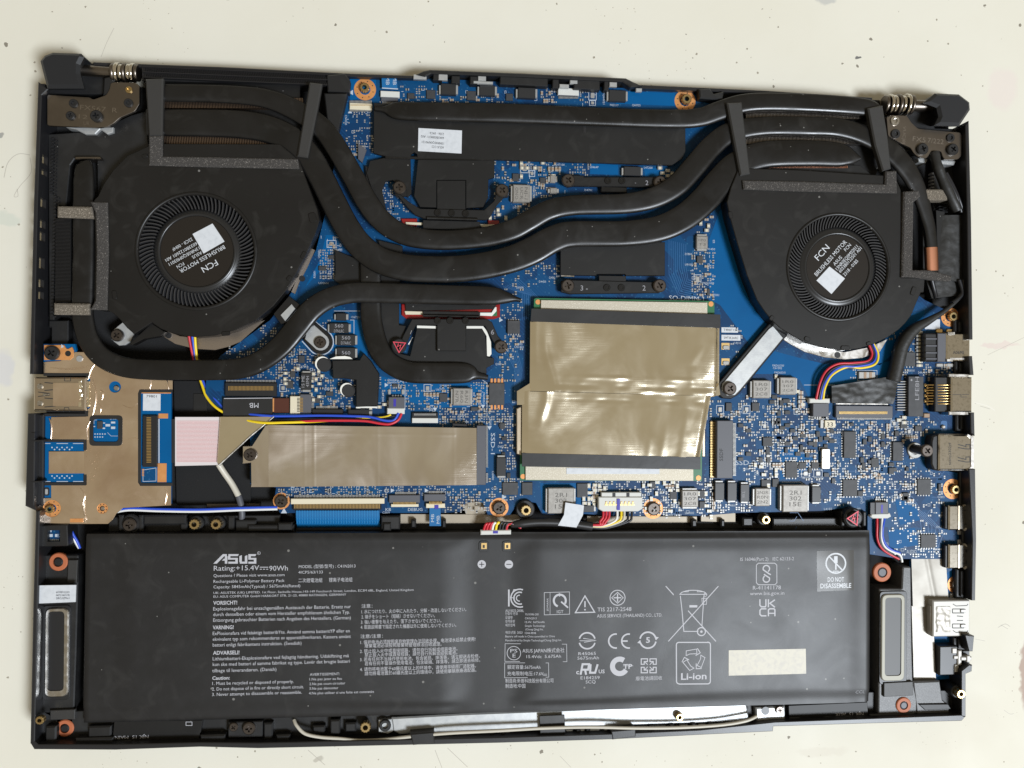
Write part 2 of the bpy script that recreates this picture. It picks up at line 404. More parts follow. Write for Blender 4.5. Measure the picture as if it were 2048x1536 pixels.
def pcb(name, c1, c2):
    m = mat(name, c1, .42, bump=(1200, .12, .03), spec=.2); nt = m.node_tree; b = nt.nodes['Principled BSDF']; L = nt.links.new
    tc = nt.nodes['Texture Coordinate']
    def N(t): return nt.nodes.new(t)
    ns = N('ShaderNodeTexNoise'); ns.inputs['Scale'].default_value = 55; ns.inputs['Detail'].default_value = 1; L(tc.outputs['Object'], ns.inputs['Vector'])
    vo = N('ShaderNodeTexVoronoi'); vo.distance = 'MANHATTAN'; vo.inputs['Scale'].default_value = 130; L(tc.outputs['Object'], vo.inputs['Vector'])
    sx = N('ShaderNodeSeparateColor'); L(vo.outputs['Color'], sx.inputs[0])
    ad = N('ShaderNodeMath'); ad.operation = 'MULTIPLY_ADD'; L(sx.outputs[0], ad.inputs[0]); ad.inputs[1].default_value = .35; L(ns.outputs[0], ad.inputs[2])
    mr = N('ShaderNodeMapRange'); mr.inputs[1].default_value = .63; mr.inputs[2].default_value = .69; L(ad.outputs[0], mr.inputs[0])
    mx = N('ShaderNodeMix'); mx.data_type = 'RGBA'; mx.inputs[6].default_value = (*c1, 1); mx.inputs[7].default_value = (*c2, 1); L(mr.outputs[0], mx.inputs[0])
    # fine parallel tracks, and small plated holes
    wv = N('ShaderNodeTexWave'); wv.inputs['Scale'].default_value = 420; wv.inputs['Distortion'].default_value = 6; wv.inputs['Detail'].default_value = 0; wv.inputs['Detail Scale'].default_value = .03
    wv.bands_direction = 'DIAGONAL'; L(tc.outputs['Object'], wv.inputs['Vector'])
    g = N('ShaderNodeMath'); g.operation = 'GREATER_THAN'; g.inputs[1].default_value = .82; L(wv.outputs['Fac'], g.inputs[0])
    n2 = N('ShaderNodeTexNoise'); n2.inputs['Scale'].default_value = 80; L(tc.outputs['Object'], n2.inputs['Vector'])
    g2 = N('ShaderNodeMath'); g2.operation = 'GREATER_THAN'; g2.inputs[1].default_value = .52; L(n2.outputs[0], g2.inputs[0])
    gm = N('ShaderNodeMath'); gm.operation = 'MULTIPLY'; L(g.outputs[0], gm.inputs[0]); L(g2.outputs[0], gm.inputs[1])
    gs = N('ShaderNodeMath'); gs.operation = 'MULTIPLY'; L(gm.outputs[0], gs.inputs[0]); gs.inputs[1].default_value = .45
    m2 = N('ShaderNodeMix'); m2.data_type = 'RGBA'; L(gs.outputs[0], m2.inputs[0]); L(mx.outputs[2], m2.inputs[6]); m2.inputs[7].default_value = (*[v * 1.7 + .003 for v in c1], 1)
    v2 = N('ShaderNodeTexVoronoi'); v2.inputs['Scale'].default_value = 620; L(tc.outputs['Object'], v2.inputs['Vector'])
    l2 = N('ShaderNodeMath'); l2.operation = 'LESS_THAN'; l2.inputs[1].default_value = .17; L(v2.outputs['Distance'], l2.inputs[0])
    m3 = N('ShaderNodeMix'); m3.data_type = 'RGBA'; L(l2.outputs[0], m3.inputs[0]); L(m2.outputs[2], m3.inputs[6]); m3.inputs[7].default_value = (.02, .10, .2, 1)
    L(m3.outputs[2], b.inputs['Base Color']); return m
M['pcb'] = pcb('blue_board_mask', (.003, .033, .10), (.002, .052, .145))
M['pour'] = mat('light_blue_board_mask', (.001, .085, .24), .45, bump=(900, .08, .03), var=(60, (.0012, .075, .215), .4, .7), spec=.12)

# shared small meshes ------------------------------------------------
def mesh_of(mb, name, mats):
    me = bpy.data.meshes.new(name); me.from_pydata(mb.v, [], mb.f)
    for q in mats: me.materials.append(q)
    me.polygons.foreach_set('material_index', mb.m); me.polygons.foreach_set('use_smooth', mb.sm); me.update(); return me
def unit_poly(r, n, a0=0.0): return [(r * cos(2 * pi * k / n + a0), r * sin(2 * pi * k / n + a0)) for k in range(n)]
def cross_poly(a, b):
    return [(a, -b), (a, b), (b, b), (b, a), (-b, a), (-b, b), (-a, b), (-a, -b), (-b, -b), (-b, -a), (b, -a), (b, -b)]
def make_screw():
    b = MB(); hole = cross_poly(.00052, .00013)
    b.prism(unit_poly(.001, 28), 0, .55, .16, holes=[hole], bottom=False)
    b.prism(cross_poly(.00051, .00012), 0, .12)
    return mesh_of(b, 'screw', [M['screw']])
def make_standoff():
    b = MB(); n = 24
    b.prism([((.001 if k % 2 else .00088) * cos(2 * pi * k / n), (.001 if k % 2 else .00088) * sin(2 * pi * k / n)) for k in range(n)], 0, 1.2, .1, holes=[unit_poly(.00048, 14)])
    b.prism(unit_poly(.00047, 14), 0, .1, m=1)
    return mesh_of(b, 'standoff', [M['brass'], M['connbk']])
SCREW, STAND = make_screw(), make_standoff()
BLACKSCREW = SCREW.copy(); BLACKSCREW.materials[0] = M['connbk']
def screw(par, x, y, r, z, name='screw', rz=None):
    """screw head of r px with its underside at z mm"""
    s = S(x, y, z) * r / .001
    return place(BLACKSCREW if name != 'screw' else SCREW, name, P(x, y, z), par, scale=s, rz=random.uniform(0, 1.5) if rz is None else rz)
def standoff(par, x, y, r, z):
    return place(STAND, 'threaded_insert', P(x, y, z), par, scale=S(x, y, z) * r / .001, rz=random.random())
# ------------------------------------------------------------------ the painted table top
def table_material():
    m = mat('cream_painted_table', (.655, .63, .545), .6, bump=[(70, .25, .35), (420, .16, .1), (30, .1, .6)], rvar=(25, .5, .68), spec=.16); nt = m.node_tree; b = nt.nodes['Principled BSDF']; L = nt.links.new
    tc = nt.nodes['Texture Coordinate']
    def N(t): return nt.nodes.new(t)
    col = None
    def mixin(fac, c, prev):
        mx = N('ShaderNodeMix'); mx.data_type = 'RGBA'; L(fac, mx.inputs[0])
        if prev is None: mx.inputs[6].default_value = (.655, .63, .545, 1)
        else: L(prev, mx.inputs[6])
        mx.inputs[7].default_value = (*c, 1); return mx.outputs[2]
    def mul(a, k):
        q = N('ShaderNodeMath'); q.operation = 'MULTIPLY'; L(a, q.inputs[0])
        if isinstance(k, float): q.inputs[1].default_value = k
        else: L(k, q.inputs[1])
        return q.outputs[0]
    n = N('ShaderNodeTexNoise'); n.inputs['Scale'].default_value = 14; n.inputs['Detail'].default_value = 5; L(tc.outputs['Object'], n.inputs['Vector'])
    r = N('ShaderNodeMapRange'); r.inputs[1].default_value = .42; r.inputs[2].default_value = .7; L(n.outputs[0], r.inputs[0])
    col = mixin(mul(r.outputs[0], .7), (.62, .59, .495), col)
    # grime specks of several sizes, gathered in places
    for sc, th, gate, c in ((150, .075, .47, (.12, .10, .07)), (340, .10, .53, (.2, .17, .12)), (700, .12, .58, (.3, .26, .2))):
        mp = N('ShaderNodeMapping'); mp.inputs['Rotation'].default_value = (0, 0, sc * .37); L(tc.outputs['Object'], mp.inputs[0])
        dn = N('ShaderNodeTexNoise'); dn.inputs['Scale'].default_value = sc * 6; L(mp.outputs[0], dn.inputs['Vector'])
        dm = N('ShaderNodeMix'); dm.data_type = 'VECTOR'; dm.inputs[0].default_value = .22 / sc; L(mp.outputs[0], dm.inputs[4]); L(dn.outputs['Color'], dm.inputs[5])
        v = N('ShaderNodeTexVoronoi'); v.inputs['Scale'].default_value = sc; L(dm.outputs[1], v.inputs['Vector'])
        sep = N('ShaderNodeSeparateColor'); L(v.outputs['Color'], sep.inputs[0])
        t2 = mul(sep.outputs[0], float(th * 1.6))
        lt = N('ShaderNodeMath'); lt.operation = 'LESS_THAN'; L(v.outputs['Distance'], lt.inputs[0]); L(t2, lt.inputs[1])
        gn = N('ShaderNodeTexNoise'); gn.inputs['Scale'].default_value = 22; L(mp.outputs[0], gn.inputs['Vector'])
        gt = N('ShaderNodeMath'); gt.operation = 'GREATER_THAN'; gt.inputs[1].default_value = gate; L(gn.outputs[0], gt.inputs[0])
        g3 = N('ShaderNodeMath'); g3.operation = 'GREATER_THAN'; g3.inputs[1].default_value = .55; L(sep.outputs[1], g3.inputs[0])
        col = mixin(mul(mul(lt.outputs[0], mul(gt.outputs[0], g3.outputs[0])), .8), c, col)
    # worn stains at their places on the table
    for x, y, rx, ry, c, k in ((1642, 2, 26, 9, (.42, .42, .40), .7), (2046, 1345, 12, 60, (.33, .22, .18), .75), (8, 270, 9, 7, (.2, .2, .19), .7), (1712, 123, 3.4, 3.2, (.1, .1, .1), .9),
                               (12, 735, 22, 34, (.5, .5, .56), .45), (20, 440, 24, 14, (.5, .54, .47), .5), (1995, 690, 40, 5, (.6, .42, .42), .35), (2000, 180, 30, 40, (.66, .55, .53), .4), (640, 1512, 9, 5, (.3, .27, .22), .5), (1640, 1500, 50, 10, (.58, .54, .46), .4), (1890, 1440, 120, 60, (.6, .565, .48), .3)):
        p = P(x, y, 0); s = S(x, y, 0); vm = N('ShaderNodeVectorMath'); vm.operation = 'SUBTRACT'
        wn = N('ShaderNodeTexNoise'); wn.inputs['Scale'].default_value = 180; L(tc.outputs['Object'], wn.inputs['Vector'])
        wm = N('ShaderNodeMix'); wm.data_type = 'VECTOR'; wm.inputs[0].default_value = .006; L(tc.outputs['Object'], wm.inputs[4]); L(wn.outputs['Color'], wm.inputs[5])
        L(wm.outputs[1], vm.inputs[0]); vm.inputs[1].default_value = (p.x + .003, p.y + .003, 0)
        v2 = N('ShaderNodeVectorMath'); v2.operation = 'MULTIPLY'; L(vm.outputs[0], v2.inputs[0]); v2.inputs[1].default_value = (1 / (rx * s), 1 / (ry * s), 0)
        ln = N('ShaderNodeVectorMath'); ln.operation = 'LENGTH'; L(v2.outputs[0], ln.inputs[0])
        mr = N('ShaderNodeMapRange'); mr.inputs[1].default_value = 1.15; mr.inputs[2].default_value = .8; L(ln.outputs['Value'], mr.inputs[0])
        col = mixin(mul(mr.outputs[0], k), c, col)
    L(col, b.inputs['Base Color']); return m
b = MB(); b.add([(-1.2, -1.2, -.02), (1.2, -1.2, -.02), (1.2, 1.2, -.02), (-1.2, 1.2, -.02), (-1.2, -1.2, 0), (1.2, -1.2, 0), (1.2, 1.2, 0), (-1.2, 1.2, 0)],
                [(4, 5, 6, 7), (0, 1, 5, 4), (1, 2, 6, 5), (2, 3, 7, 6), (3, 0, 4, 7)])
me = bpy.data.meshes.new('tabletop'); me.from_pydata(b.v, [], b.f); me.materials.append(table_material())
tb = bpy.data.objects.new('tabletop', me); COL.objects.link(tb); tb['kind'] = 'structure'; WL['tabletop'] = Vector((0, 0, 0))
tb['label'] = 'cream painted table top with dust specks, scratches and faint stains'
def scratch(pts, w):
    b = MB(); stroke(b, catmull(pts, 5), w, .012); return b
M['scr'] = mat('scratched_paint', (.42, .39, .33), .5)
M['scrl'] = mat('raised_paint_ridge', (.70, .67, .60), .3)
for pts, w, mm in (([(8, 355), (16, 325), (36, 308), (60, 310)], 1.2, 'scr'), ([(60, 315), (62, 345), (40, 372), (28, 392), (36, 392), (34, 378)], 1.0, 'scr'), ([(202, 114), (214, 84), (228, 56)], .9, 'scr'),
                   ([(1950, 805), (1975, 812), (1990, 821)], 1.4, 'scrl'), ([(1960, 812), (1980, 818)], 1.0, 'scr'), ([(616, 1500), (650, 1530)], 1.1, 'scr'), ([(870, 1500), (884, 1536)], 1.1, 'scr'), ([(895, 1496), (935, 1534)], 1.2, 'scr'), ([(1120, 1512), (1142, 1535)], 1.0, 'scr'),
                   ([(1996, 1255), (2010, 1248), (2020, 1253)], 1.3, 'scr'), ([(2002, 1250), (2016, 1258)], 1.0, 'scr'), ([(1975, 710), (2048, 675)], .7, 'scr'), ([(1950, 1278), (1970, 1282)], .9, 'scr'), ([(1870, 1365), (1876, 1330)], .8, 'scr'), ([(2008, 1420), (2020, 1428), (2028, 1427)], 1.1, 'scr')):
    build(scratch(pts, w), 'scratch', M[mm], tb)

# ------------------------------------------------------------------ laptop base shell
CH = thing('laptop_base', 'open black laptop base shell lying on the cream table with its bottom cover off', 'laptop', 1000, 800, 0)
RZ = 14.5
b = MB(); b.prism(PX([(78, 150), (660, 150), (845, 150), (1275, 172), (1400, 190), (1936, 215), (1945, 1200), (1931, 1430), (1700, 1442), (520, 1490), (72, 1492), (72, 1010), (56, 1008), (60, 740)], RZ), .6, 2.6)
build(b, 'floor_pan', [M['felt']], CH)
b = MB(); b.prism(PX([(152, 126), (190, 126), (228, 133), (228, 188), (90, 188), (96, 172)], 9), 2.6, 9, .3); build(b, 'hinge_well', [M['inner']], CH)
b = MB(); b.prism(PX([(1768, 200), (1850, 206), (1866, 226), (1870, 256), (1928, 258), (1928, 306), (1768, 300)], 9), 2.6, 9, .3); build(b, 'hinge_well', [M['inner']], CH)
LW = [(165, 76), (405, 67), (747, 59)]
def xl(y, tab=LW):
    for (y0, x0), (y1, x1) in zip(tab, tab[1:]):
        if y <= y1: return x0 + (x1 - x0) * (y - y0) / (y1 - y0)
    return tab[-1][1]
def wallrun(mb, y0, y1, z0, z1, t=8, bev=0.0):
    mb.prism(PX([(xl(y0), y0), (xl(y0) + t, y0), (xl(y1) + t, y1), (xl(y1), y1)], RZ), z0, z1, bev)
b = MB(); b.prism(PX([(76, 163), (96, 178), (83, 190), (75, 405), (67, 748), (59, 748), (67, 405)], RZ), .6, 8.6)
b.prism(PX([(76, 163), (96, 178), (83, 190), (75, 405), (67, 748), (59, 748), (67, 405)], RZ), 12.4, RZ, .25)
ys = [163]
for a, c in ((305, 322), (334, 345), (392, 410), (436, 452), (460, 478), (512, 534), (556, 572), (581, 596)):
    ys += [a, c]
ys.append(748)
for i in range(0, len(ys), 2): wallrun(b, ys[i], ys[i + 1], 8.6, 12.4)
build(b, 'side_wall', [M['rim']], CH)
b = MB(); b.prism(PX([(55, 827), (70, 827), (68, 1010), (72, 1022), (50, 1012)], RZ), .6, RZ, .3); b.prism(PX([(70, 829), (86, 829), (84, 1012), (70, 1012)], 12), .6, 11.5, .4)
for y in (880, 962): b.box(60, y, 84, y + 3, 11, 14.6, .1)
for y in (865,): b.box(62, y, 69, y + 11, 11, 14.9, .1)
build(b, 'side_wall', [M['rim']], CH)
b = MB(); b.prism(PX([(71, 1022), (79, 1022), (75, 1200), (69, 1485), (60, 1488), (66, 1200)], RZ), .6, RZ, .3); build(b, 'side_wall', [M['rim']], CH)
bo = [(60, 1486), (68, 1499), (230, 1500), (400, 1494), (516, 1497), (826, 1490), (1000, 1486), (1224, 1479), (1400, 1470), (1546, 1463), (1547, 1453), (1740, 1447), (1924, 1442), (1931, 1434)]
bi = [(1923, 1430), (1740, 1437), (1550, 1444), (1400, 1460), (1224, 1468), (1000, 1475), (826, 1479), (516, 1486), (400, 1485), (230, 1489), (76, 1489), (68, 1482)]
b = MB(); b.prism(PX(bo + bi, RZ), .6, RZ, .25); build(b, 'front_wall', [M['rim']], CH)
for seg in ([(1931, 250), (1938, 241), (1943, 440), (1946, 679), (1938, 679), (1935, 440)], [(1937, 712), (1945, 712), (1948, 750), (1940, 750)], [(1941, 825), (1949, 825), (1950, 872), (1942, 866)],
            [(1938, 938), (1951, 938), (1953, 1080), (1951, 1201), (1943, 1201), (1945, 1080)], [(1930, 1270), (1949, 1272), (1946, 1303), (1938, 1303)], [(1938, 1330), (1945, 1330), (1944, 1343), (1932, 1348), (1932, 1434), (1923, 1432), (1923, 1342)]):
    b = MB(); b.prism(PX(seg, RZ), .6, RZ, .25); build(b, 'side_wall', [M['rim']], CH)
for (x0, y0, x1, y1) in ((1908, 640, 1940, 668), (1910, 722, 1940, 748), (1912, 828, 1942, 862), (1920, 945, 1945, 1010), (1925, 1062, 1946, 1090), (1912, 1140, 1944, 1196), (1907, 1275, 1940, 1300)):
    b = MB(); b.box(x0, y0, x1, y1, 2.6, 9.6, .4); b.box(x0 + 10, y0 + 4, x0 + 16, y1 - 4, 9.6, 10.6, .2); build(b, 'port_surround', [M['inner']], CH)
# rear wall, tongue and grille
b = MB(); b.prism(PX([(186, 124), (450, 134), (700, 147), (850, 152), (850, 157), (700, 153), (450, 140), (186, 131)], 10.5), .6, 10.5, .2); build(b, 'rear_wall', [M['rim']], CH)
b = MB(); b.prism(PX([(1270, 169), (1530, 181), (1745, 195), (1745, 200), (1530, 187), (1270, 176)], 10.5), .6, 10.5, .2); build(b, 'rear_wall', [M['rim']], CH)
b = MB(); b.prism(PX([(832, 149), (846, 142), (860, 139), (1040, 146), (1252, 156), (1268, 164), (1285, 172), (1262, 174), (1245, 163), (1040, 153), (862, 147), (850, 153)], 12), 1, 12, .4); build(b, 'rear_tongue', [M['shell']], CH)
b = MB(); b.prism(PX([(283, 133), (655, 149), (655, 168), (283, 160)], 11), 3, 10.4)
build(b, 'vent_frame', [M['inner']], CH)
b = MB()
for row in range(2):
    for k in range(104):
        x = 287 + k * 3.5 + row * 1.7; y = 134 + (x - 283) * .043 + row * 11
        p = [(x, y), (x + 1.4, y), (x + 4.4, y + 9), (x + 3.0, y + 9)]
        b.prism(PX(p, 11.8), 10.4, 11.8, bottom=False)
for t in (0, 10.6, 21): b.prism(PX([(285, 132 + t), (655, 148 + t), (655, 149.6 + t), (285, 133.6 + t)], 12), 10.4, 12)
build(b, 'vent_grille', [M['rim']], CH, kind='stuff')
for pts in ([(652, 150), (690, 146), (700, 160), (698, 184), (655, 182)], [(1398, 178), (1420, 176), (1428, 187), (1448, 182), (1446, 200), (1400, 196)], [(207, 155), (228, 150), (228, 190), (205, 190)]):
    b = MB(); b.prism(PX(pts, 12), 3, 12, .5); build(b, 'rear_boss', [M['inner']], CH)
b = MB(); b.prism(PX([(648, 186), (694, 186), (676, 262), (655, 250)], 12), 3, 12, .4); build(b, 'duct_wall', [M['inner']], CH)
for (x0, y0, x1, y1, mm) in ((866, 146, 884, 160, 'inner'), (903, 151, 920, 166, 'inner'), (940, 152, 955, 168, 'inner'), (1000, 154, 1096, 170, 'inner'), (1105, 158, 1118, 176, 'inner'), (1148, 160, 1200, 178, 'inner'), (1208, 162, 1218, 180, 'inner')):
    b = MB(); b.box(x0, y0, x1, y1, 6, 11.2, .3); build(b, 'rear_clip', [M[mm]], CH)
for (x0, y0, x1, y1) in ((827, 149, 853, 158), (877, 148, 895, 160), (956, 152, 972, 161), (947, 162, 986, 167), (1119, 168, 1138, 175), (1140, 160, 1155, 167), (1219, 164, 1234, 173), (1272, 176, 1284, 183)):
    b = MB(); b.box(x0, y0, x1, y1, 10, 11.4, .2); build(b, 'metal_clip', [M['sheet']], CH)
# plates and strips beside the two fans
b = MB(); b.prism(PX([(96, 268), (198, 262), (240, 240), (262, 230), (292, 222), (298, 300), (240, 330), (210, 372), (196, 412), (194, 316), (150, 316), (140, 330), (132, 412), (112, 412), (108, 640), (98, 640)], 8.5), 3, 8.5, .3); build(b, 'duct_plate', [M['shell']], CH)
b = MB()
for k in range(50):
    y = 276 + k * 7.2; x = 100 - (y - 276) * .028 + (11 if y > 390 else 3)
    b.box(x, y, x + 5, y + 3.4, 8.4, 9.4); b.box(x + 8, y + 3, x + 11, y + 6, 8.4, 9.2)
build(b, 'dust_mesh', [M['rim']], CH, kind='stuff')
b = MB(); b.prism(PX([(151, 313), (200, 313), (202, 318), (149, 318)], 11), 6, 11, .2); build(b, 'bright_bar', [M['hinge']], CH)
b = MB(); b.prism(PX([(131, 640), (92, 640), (92, 654), (97, 654), (97, 685), (92, 690), (131, 690)], 9), 3, 7, .3); build(b, 'corner_plate', [M['inner']], CH)
b = MB(); b.prism(PX([(131, 254), (226, 254), (226, 264), (214, 268), (200, 258), (190, 268), (170, 268), (150, 258)], 10), 4, 10, .3); build(b, 'hinge_pad', [M['sheet']], CH)
b = MB(); b.prism(PX([(1836, 316), (1856, 318), (1852, 326), (1838, 324)], 10), 4, 10, .2); b.prism(PX([(1882, 320), (1912, 322), (1908, 330), (1882, 328)], 10), 4, 10, .2); build(b, 'hinge_pad', [M['sheet']], CH)
b = MB(); b.box(1866, 330, 1934, 640, 2.6, 6, .3); build(b, 'duct_plate', [M['shell']], CH)
for k in range(9): b = MB(); b.box(1911, 344 + k * 8.4, 1932, 346.4 + k * 8.4, 6, 7.4, .1); build(b, 'vent_rib', [M['hub']], CH)
for k in range(5): b = MB(); b.box(1864, 345 + k * 7, 1869, 348.5 + k * 7, 6, 8.4, .1); build(b, 'vent_rib', [M['bmarkdim']], CH)
for k in range(5): b = MB(); b.box(1878, 406 + k * 5.6, 1896, 408 + k * 5.6, 6, 8.4, .1); build(b, 'vent_rib', [M['hub']], CH)
for k in range(4): b = MB(); b.box(1880, 564 + k * 5.6, 1894, 566 + k * 5.6, 6, 8.4, .1); build(b, 'vent_rib', [M['hub']], CH)
b = MB(); b.prism(PX([(1922, 384), (1931, 378), (1931, 392), (1923, 398)], 7), 6, 8, .1); b.box(1922, 604, 1933, 609, 6, 8, .1); build(b, 'bright_bar', [M['white']], CH)  # added white blocks standing in for the table seen through wall slits
# felt bay left of the storage drive, rail between board and battery
b = MB(); b.prism(PX([(346, 762), (412, 762), (412, 800), (500, 800), (500, 1010), (352, 1012)], 5), 2.6, 4.2); build(b, 'felt_pad', [M['felt']], CH)
b = MB(); b.box(387, 787, 414, 822, 4.2, 4.5); build(b, 'clear_patch', [M['shell']], CH)
b = MB(); b.box(413, 1007, 520, 1016, 3, 5.2, .2); build(b, 'rail_plate', [M['hinge']], CH)
b = MB(); b.prism(PX([(218, 1034), (560, 1030), (560, 1066), (215, 1068)], 6), 2.6, 6, .3); b.prism(PX([(560, 1046), (1735, 1040), (1735, 1062), (560, 1066)], 5), 2.6, 5, .3); build(b, 'cross_rail', [M['inner']], CH)
for (x0, y0, x1, y1, z) in ((287, 1030, 372, 1050, 9), (236, 1030, 246, 1064, 8.5), (276, 1030, 286, 1064, 8.5), (360, 1036, 374, 1062, 8.5), (455, 1032, 468, 1062, 8.5), (470, 1040, 512, 1064, 8), (495, 1050, 588, 1064, 9), (555, 1046, 584, 1062, 10), (762, 1032, 800, 1060, 10), (766, 1046, 782, 1062, 11), (822, 1040, 832, 1056, 9), (884, 1040, 892, 1056, 9), (1164, 1036, 1174, 1052, 9), (1384, 1040, 1394, 1054, 9), (1442, 1040, 1450, 1054, 9), (1486, 1036, 1506, 1052, 9), (1546, 1036, 1690, 1060, 7)):
    b = MB(); b.box(x0, y0, x1, y1, 2.6, z, .5); build(b, 'rib', [M['shell']], CH)
b = MB(); b.prism(PX([(801, 1028), (1040, 1029), (1040, 1046), (801, 1047)], 6.2), 5.2, 6.2, .1); build(b, 'keyboard_plate', [M['plateT']], CH); b = MB(); b.prism(PX([(1174, 1032), (1394, 1033), (1394, 1045), (1174, 1046)], 6.2), 5.2, 6.2, .1); build(b, 'keyboard_plate', [M['plateT']], CH)
b = MB(); b.prism(PX([(1402, 1026), (1471, 1026), (1471, 1044), (1446, 1044), (1446, 1038), (1438, 1038), (1438, 1044), (1402, 1043)], 6.6), 5.4, 6.6, .1); build(b, 'keyboard_plate', [M['plateT']], CH)
b = MB(); b.prism(PX([(925, 1006), (972, 1002), (975, 1022), (965, 1032), (932, 1030)], 6.0), 4.8, 6.0, .1); build(b, 'keyboard_plate', [M['plateT']], CH)
for (x, y, r, z, rr) in ((392, 1047, 11, 8, 15), (435, 1047, 11, 8, 15), (1528, 1038, 9, 8, 13), (1051, 1019, 11, 9, 19), (732, 1450, 11, 11, 0), (84, 1437, 9, 13, 0), (1915, 1384, 9, 12.6, 12), (1357, 1431, 8, 11.2, 0)):
    if rr: b = MB(); b.cyl(x, y, rr, 2.6, z + .6, .4); build(b, 'insert_boss', [M['inner']], CH)
    standoff(CH, x, y, r, z + (.6 if rr else 0))
b = MB(); b.cyl(261, 1049, 21, 2.6, 8.4, .5); build(b, 'screw_boss', [M['inner']], CH); screw(CH, 261, 1049, 14, 8.4)
b = MB(); b.prism(PX([(84, 1424), (1920, 1380), (1921, 1428), (1740, 1434), (1550, 1441), (1224, 1465), (826, 1476), (400, 1482), (80, 1486)], 9), 2.6, 9, .2); build(b, 'front_shelf', [M['inner']], CH)
# front strip under the battery edge
b = MB(); b.prism(PX([(228, 1442), (405, 1440), (398, 1482), (224, 1485)], 11), 2.6, 11, .2); build(b, 'antenna_plate', [M['plate']], CH)
b = MB(); text(b, 'NJK 15  MAIN', 297, 1470, 6.5, 11.06, w=67, ang=180); stroke(b, [(372, 1444), (384, 1444), (384, 1451), (372, 1451)], 1, 11.06, True); build(b, 'plate_lettering', [M['bmark']], CH)
b = MB(); b.prism(PX([(1577, 1411), (1735, 1404), (1737, 1434), (1578, 1443)], 11), 2.6, 11, .2); build(b, 'antenna_plate', [M['plate']], CH)
b = MB(); text(b, 'NJK 15  AUX', 1727, 1424, 6.5, 11.06, w=56, ang=180); build(b, 'plate_lettering', [M['bmark']], CH)
b = MB(); b.box(456, 1443, 525, 1476, 2.6, 11.4, .3); build(b, 'screw_plate', [M['inner']], CH)
screw(CH, 468, 1453, 9, 11.4); screw(CH, 499, 1455, 13, 11.4)
b = MB(); b.prism(PX([(783, 1436), (924, 1428), (1130, 1420), (1492, 1404), (1498, 1436), (1482, 1444), (1131, 1455), (924, 1463), (800, 1470), (786, 1462)], 11.0), 9.4, 11.0, .5); build(b, 'touchpad_plate', [M['sheet']], CH)
b = MB(); b.prism(PX([(757, 1440), (783, 1438), (788, 1462), (776, 1468), (757, 1464)], 10.6), 9, 10.6, .2); build(b, 'touchpad_plate', [M['sheet']], CH)
b = MB(); b.cyl(770, 1452, 12, 10.6, 11.6, .3, hole=6); build(b, 'grommet', [M['connbk']], CH)
b = MB(); b.prism(PX([(1512, 1416), (1570, 1413), (1571, 1441), (1514, 1445)], 11.8), 6, 11.8, .5); build(b, 'screw_plate', [M['sheet']], CH)
b = MB(); b.cyl(1531, 1422, 8, 11.8, 12.0); build(b, 'mount_hole', [M['connbk']], CH); screw(CH, 1558, 1419, 8, 11.8)
for i, (x0, x1) in enumerate(((872, 890), (905, 920), (926, 975), (986, 998), (1010, 1076), (1132, 1146), (1160, 1170), (1178, 1200), (1208, 1216), (1275, 1296), (1310, 1332), (1360, 1376), (1398, 1412), (1430, 1448), (1470, 1490))):
    y = 1472 - (x0 - 872) * .043
    b = MB(); b.prism(PX([(x0, y), (x1, y - .5), (x1, y + 9), (x0, y + 9.5)], 11), 6, 11, .4); build(b, 'spring_tab', [M['sheet']], CH)
for i, x in enumerate((895, 980, 1002, 1152, 1172, 1300, 1340, 1384, 1418, 1452)):
    y = 1470 - (x - 872) * .043; b = MB(); b.box(x, y, x + 9, y + 11, 3, 12.2, .4); build(b, 'rib', [M['shell']], CH)
for (x0, y0, x1, y1, z) in ((527, 1446, 545, 1480, 7), (552, 1470, 580, 1486, 9), (400, 1470, 450, 1486, 10), (625, 1452, 650, 1468, 7), (660, 1440, 680, 1470, 8), (690, 1446, 712, 1464, 6), (176, 1452, 222, 1482, 6), (90, 1452, 112, 1488, 9), (150, 1476, 226, 1488, 10), (240, 1482, 262, 1490, 9), (300, 1482, 330, 1490, 10), (360, 1480, 384, 1490, 9), (1580, 1436, 1600, 1446, 9), (1650, 1434, 1664, 1443, 9), (1690, 1433, 1704, 1442, 10), (1740, 1428, 1830, 1438, 9)):
    b = MB(); b.box(x0, y0, x1, y1, 2.6, z * .28 + 9.6, .5); build(b, 'rib', [M['shell']], CH)
b = MB(); b.prism(PX([(820, 1468), (868, 1464), (870, 1487), (826, 1491)], 14.8), 9, 14.8, .4); build(b, 'rim_latch', [M['shell']], CH)
b = MB(); b.prism(PX([(1222, 1462), (1272, 1458), (1272, 1474), (1225, 1480)], 14.8), 9, 14.8, .4); build(b, 'rim_latch', [M['shell']], CH)
b = MB(); b.prism(PX([(1079, 1432), (1129, 1430), (1131, 1471), (1081, 1474)], 12.8), 12.3, 12.8, .1); build(b, 'tape_flap', [M['tape']], CH)
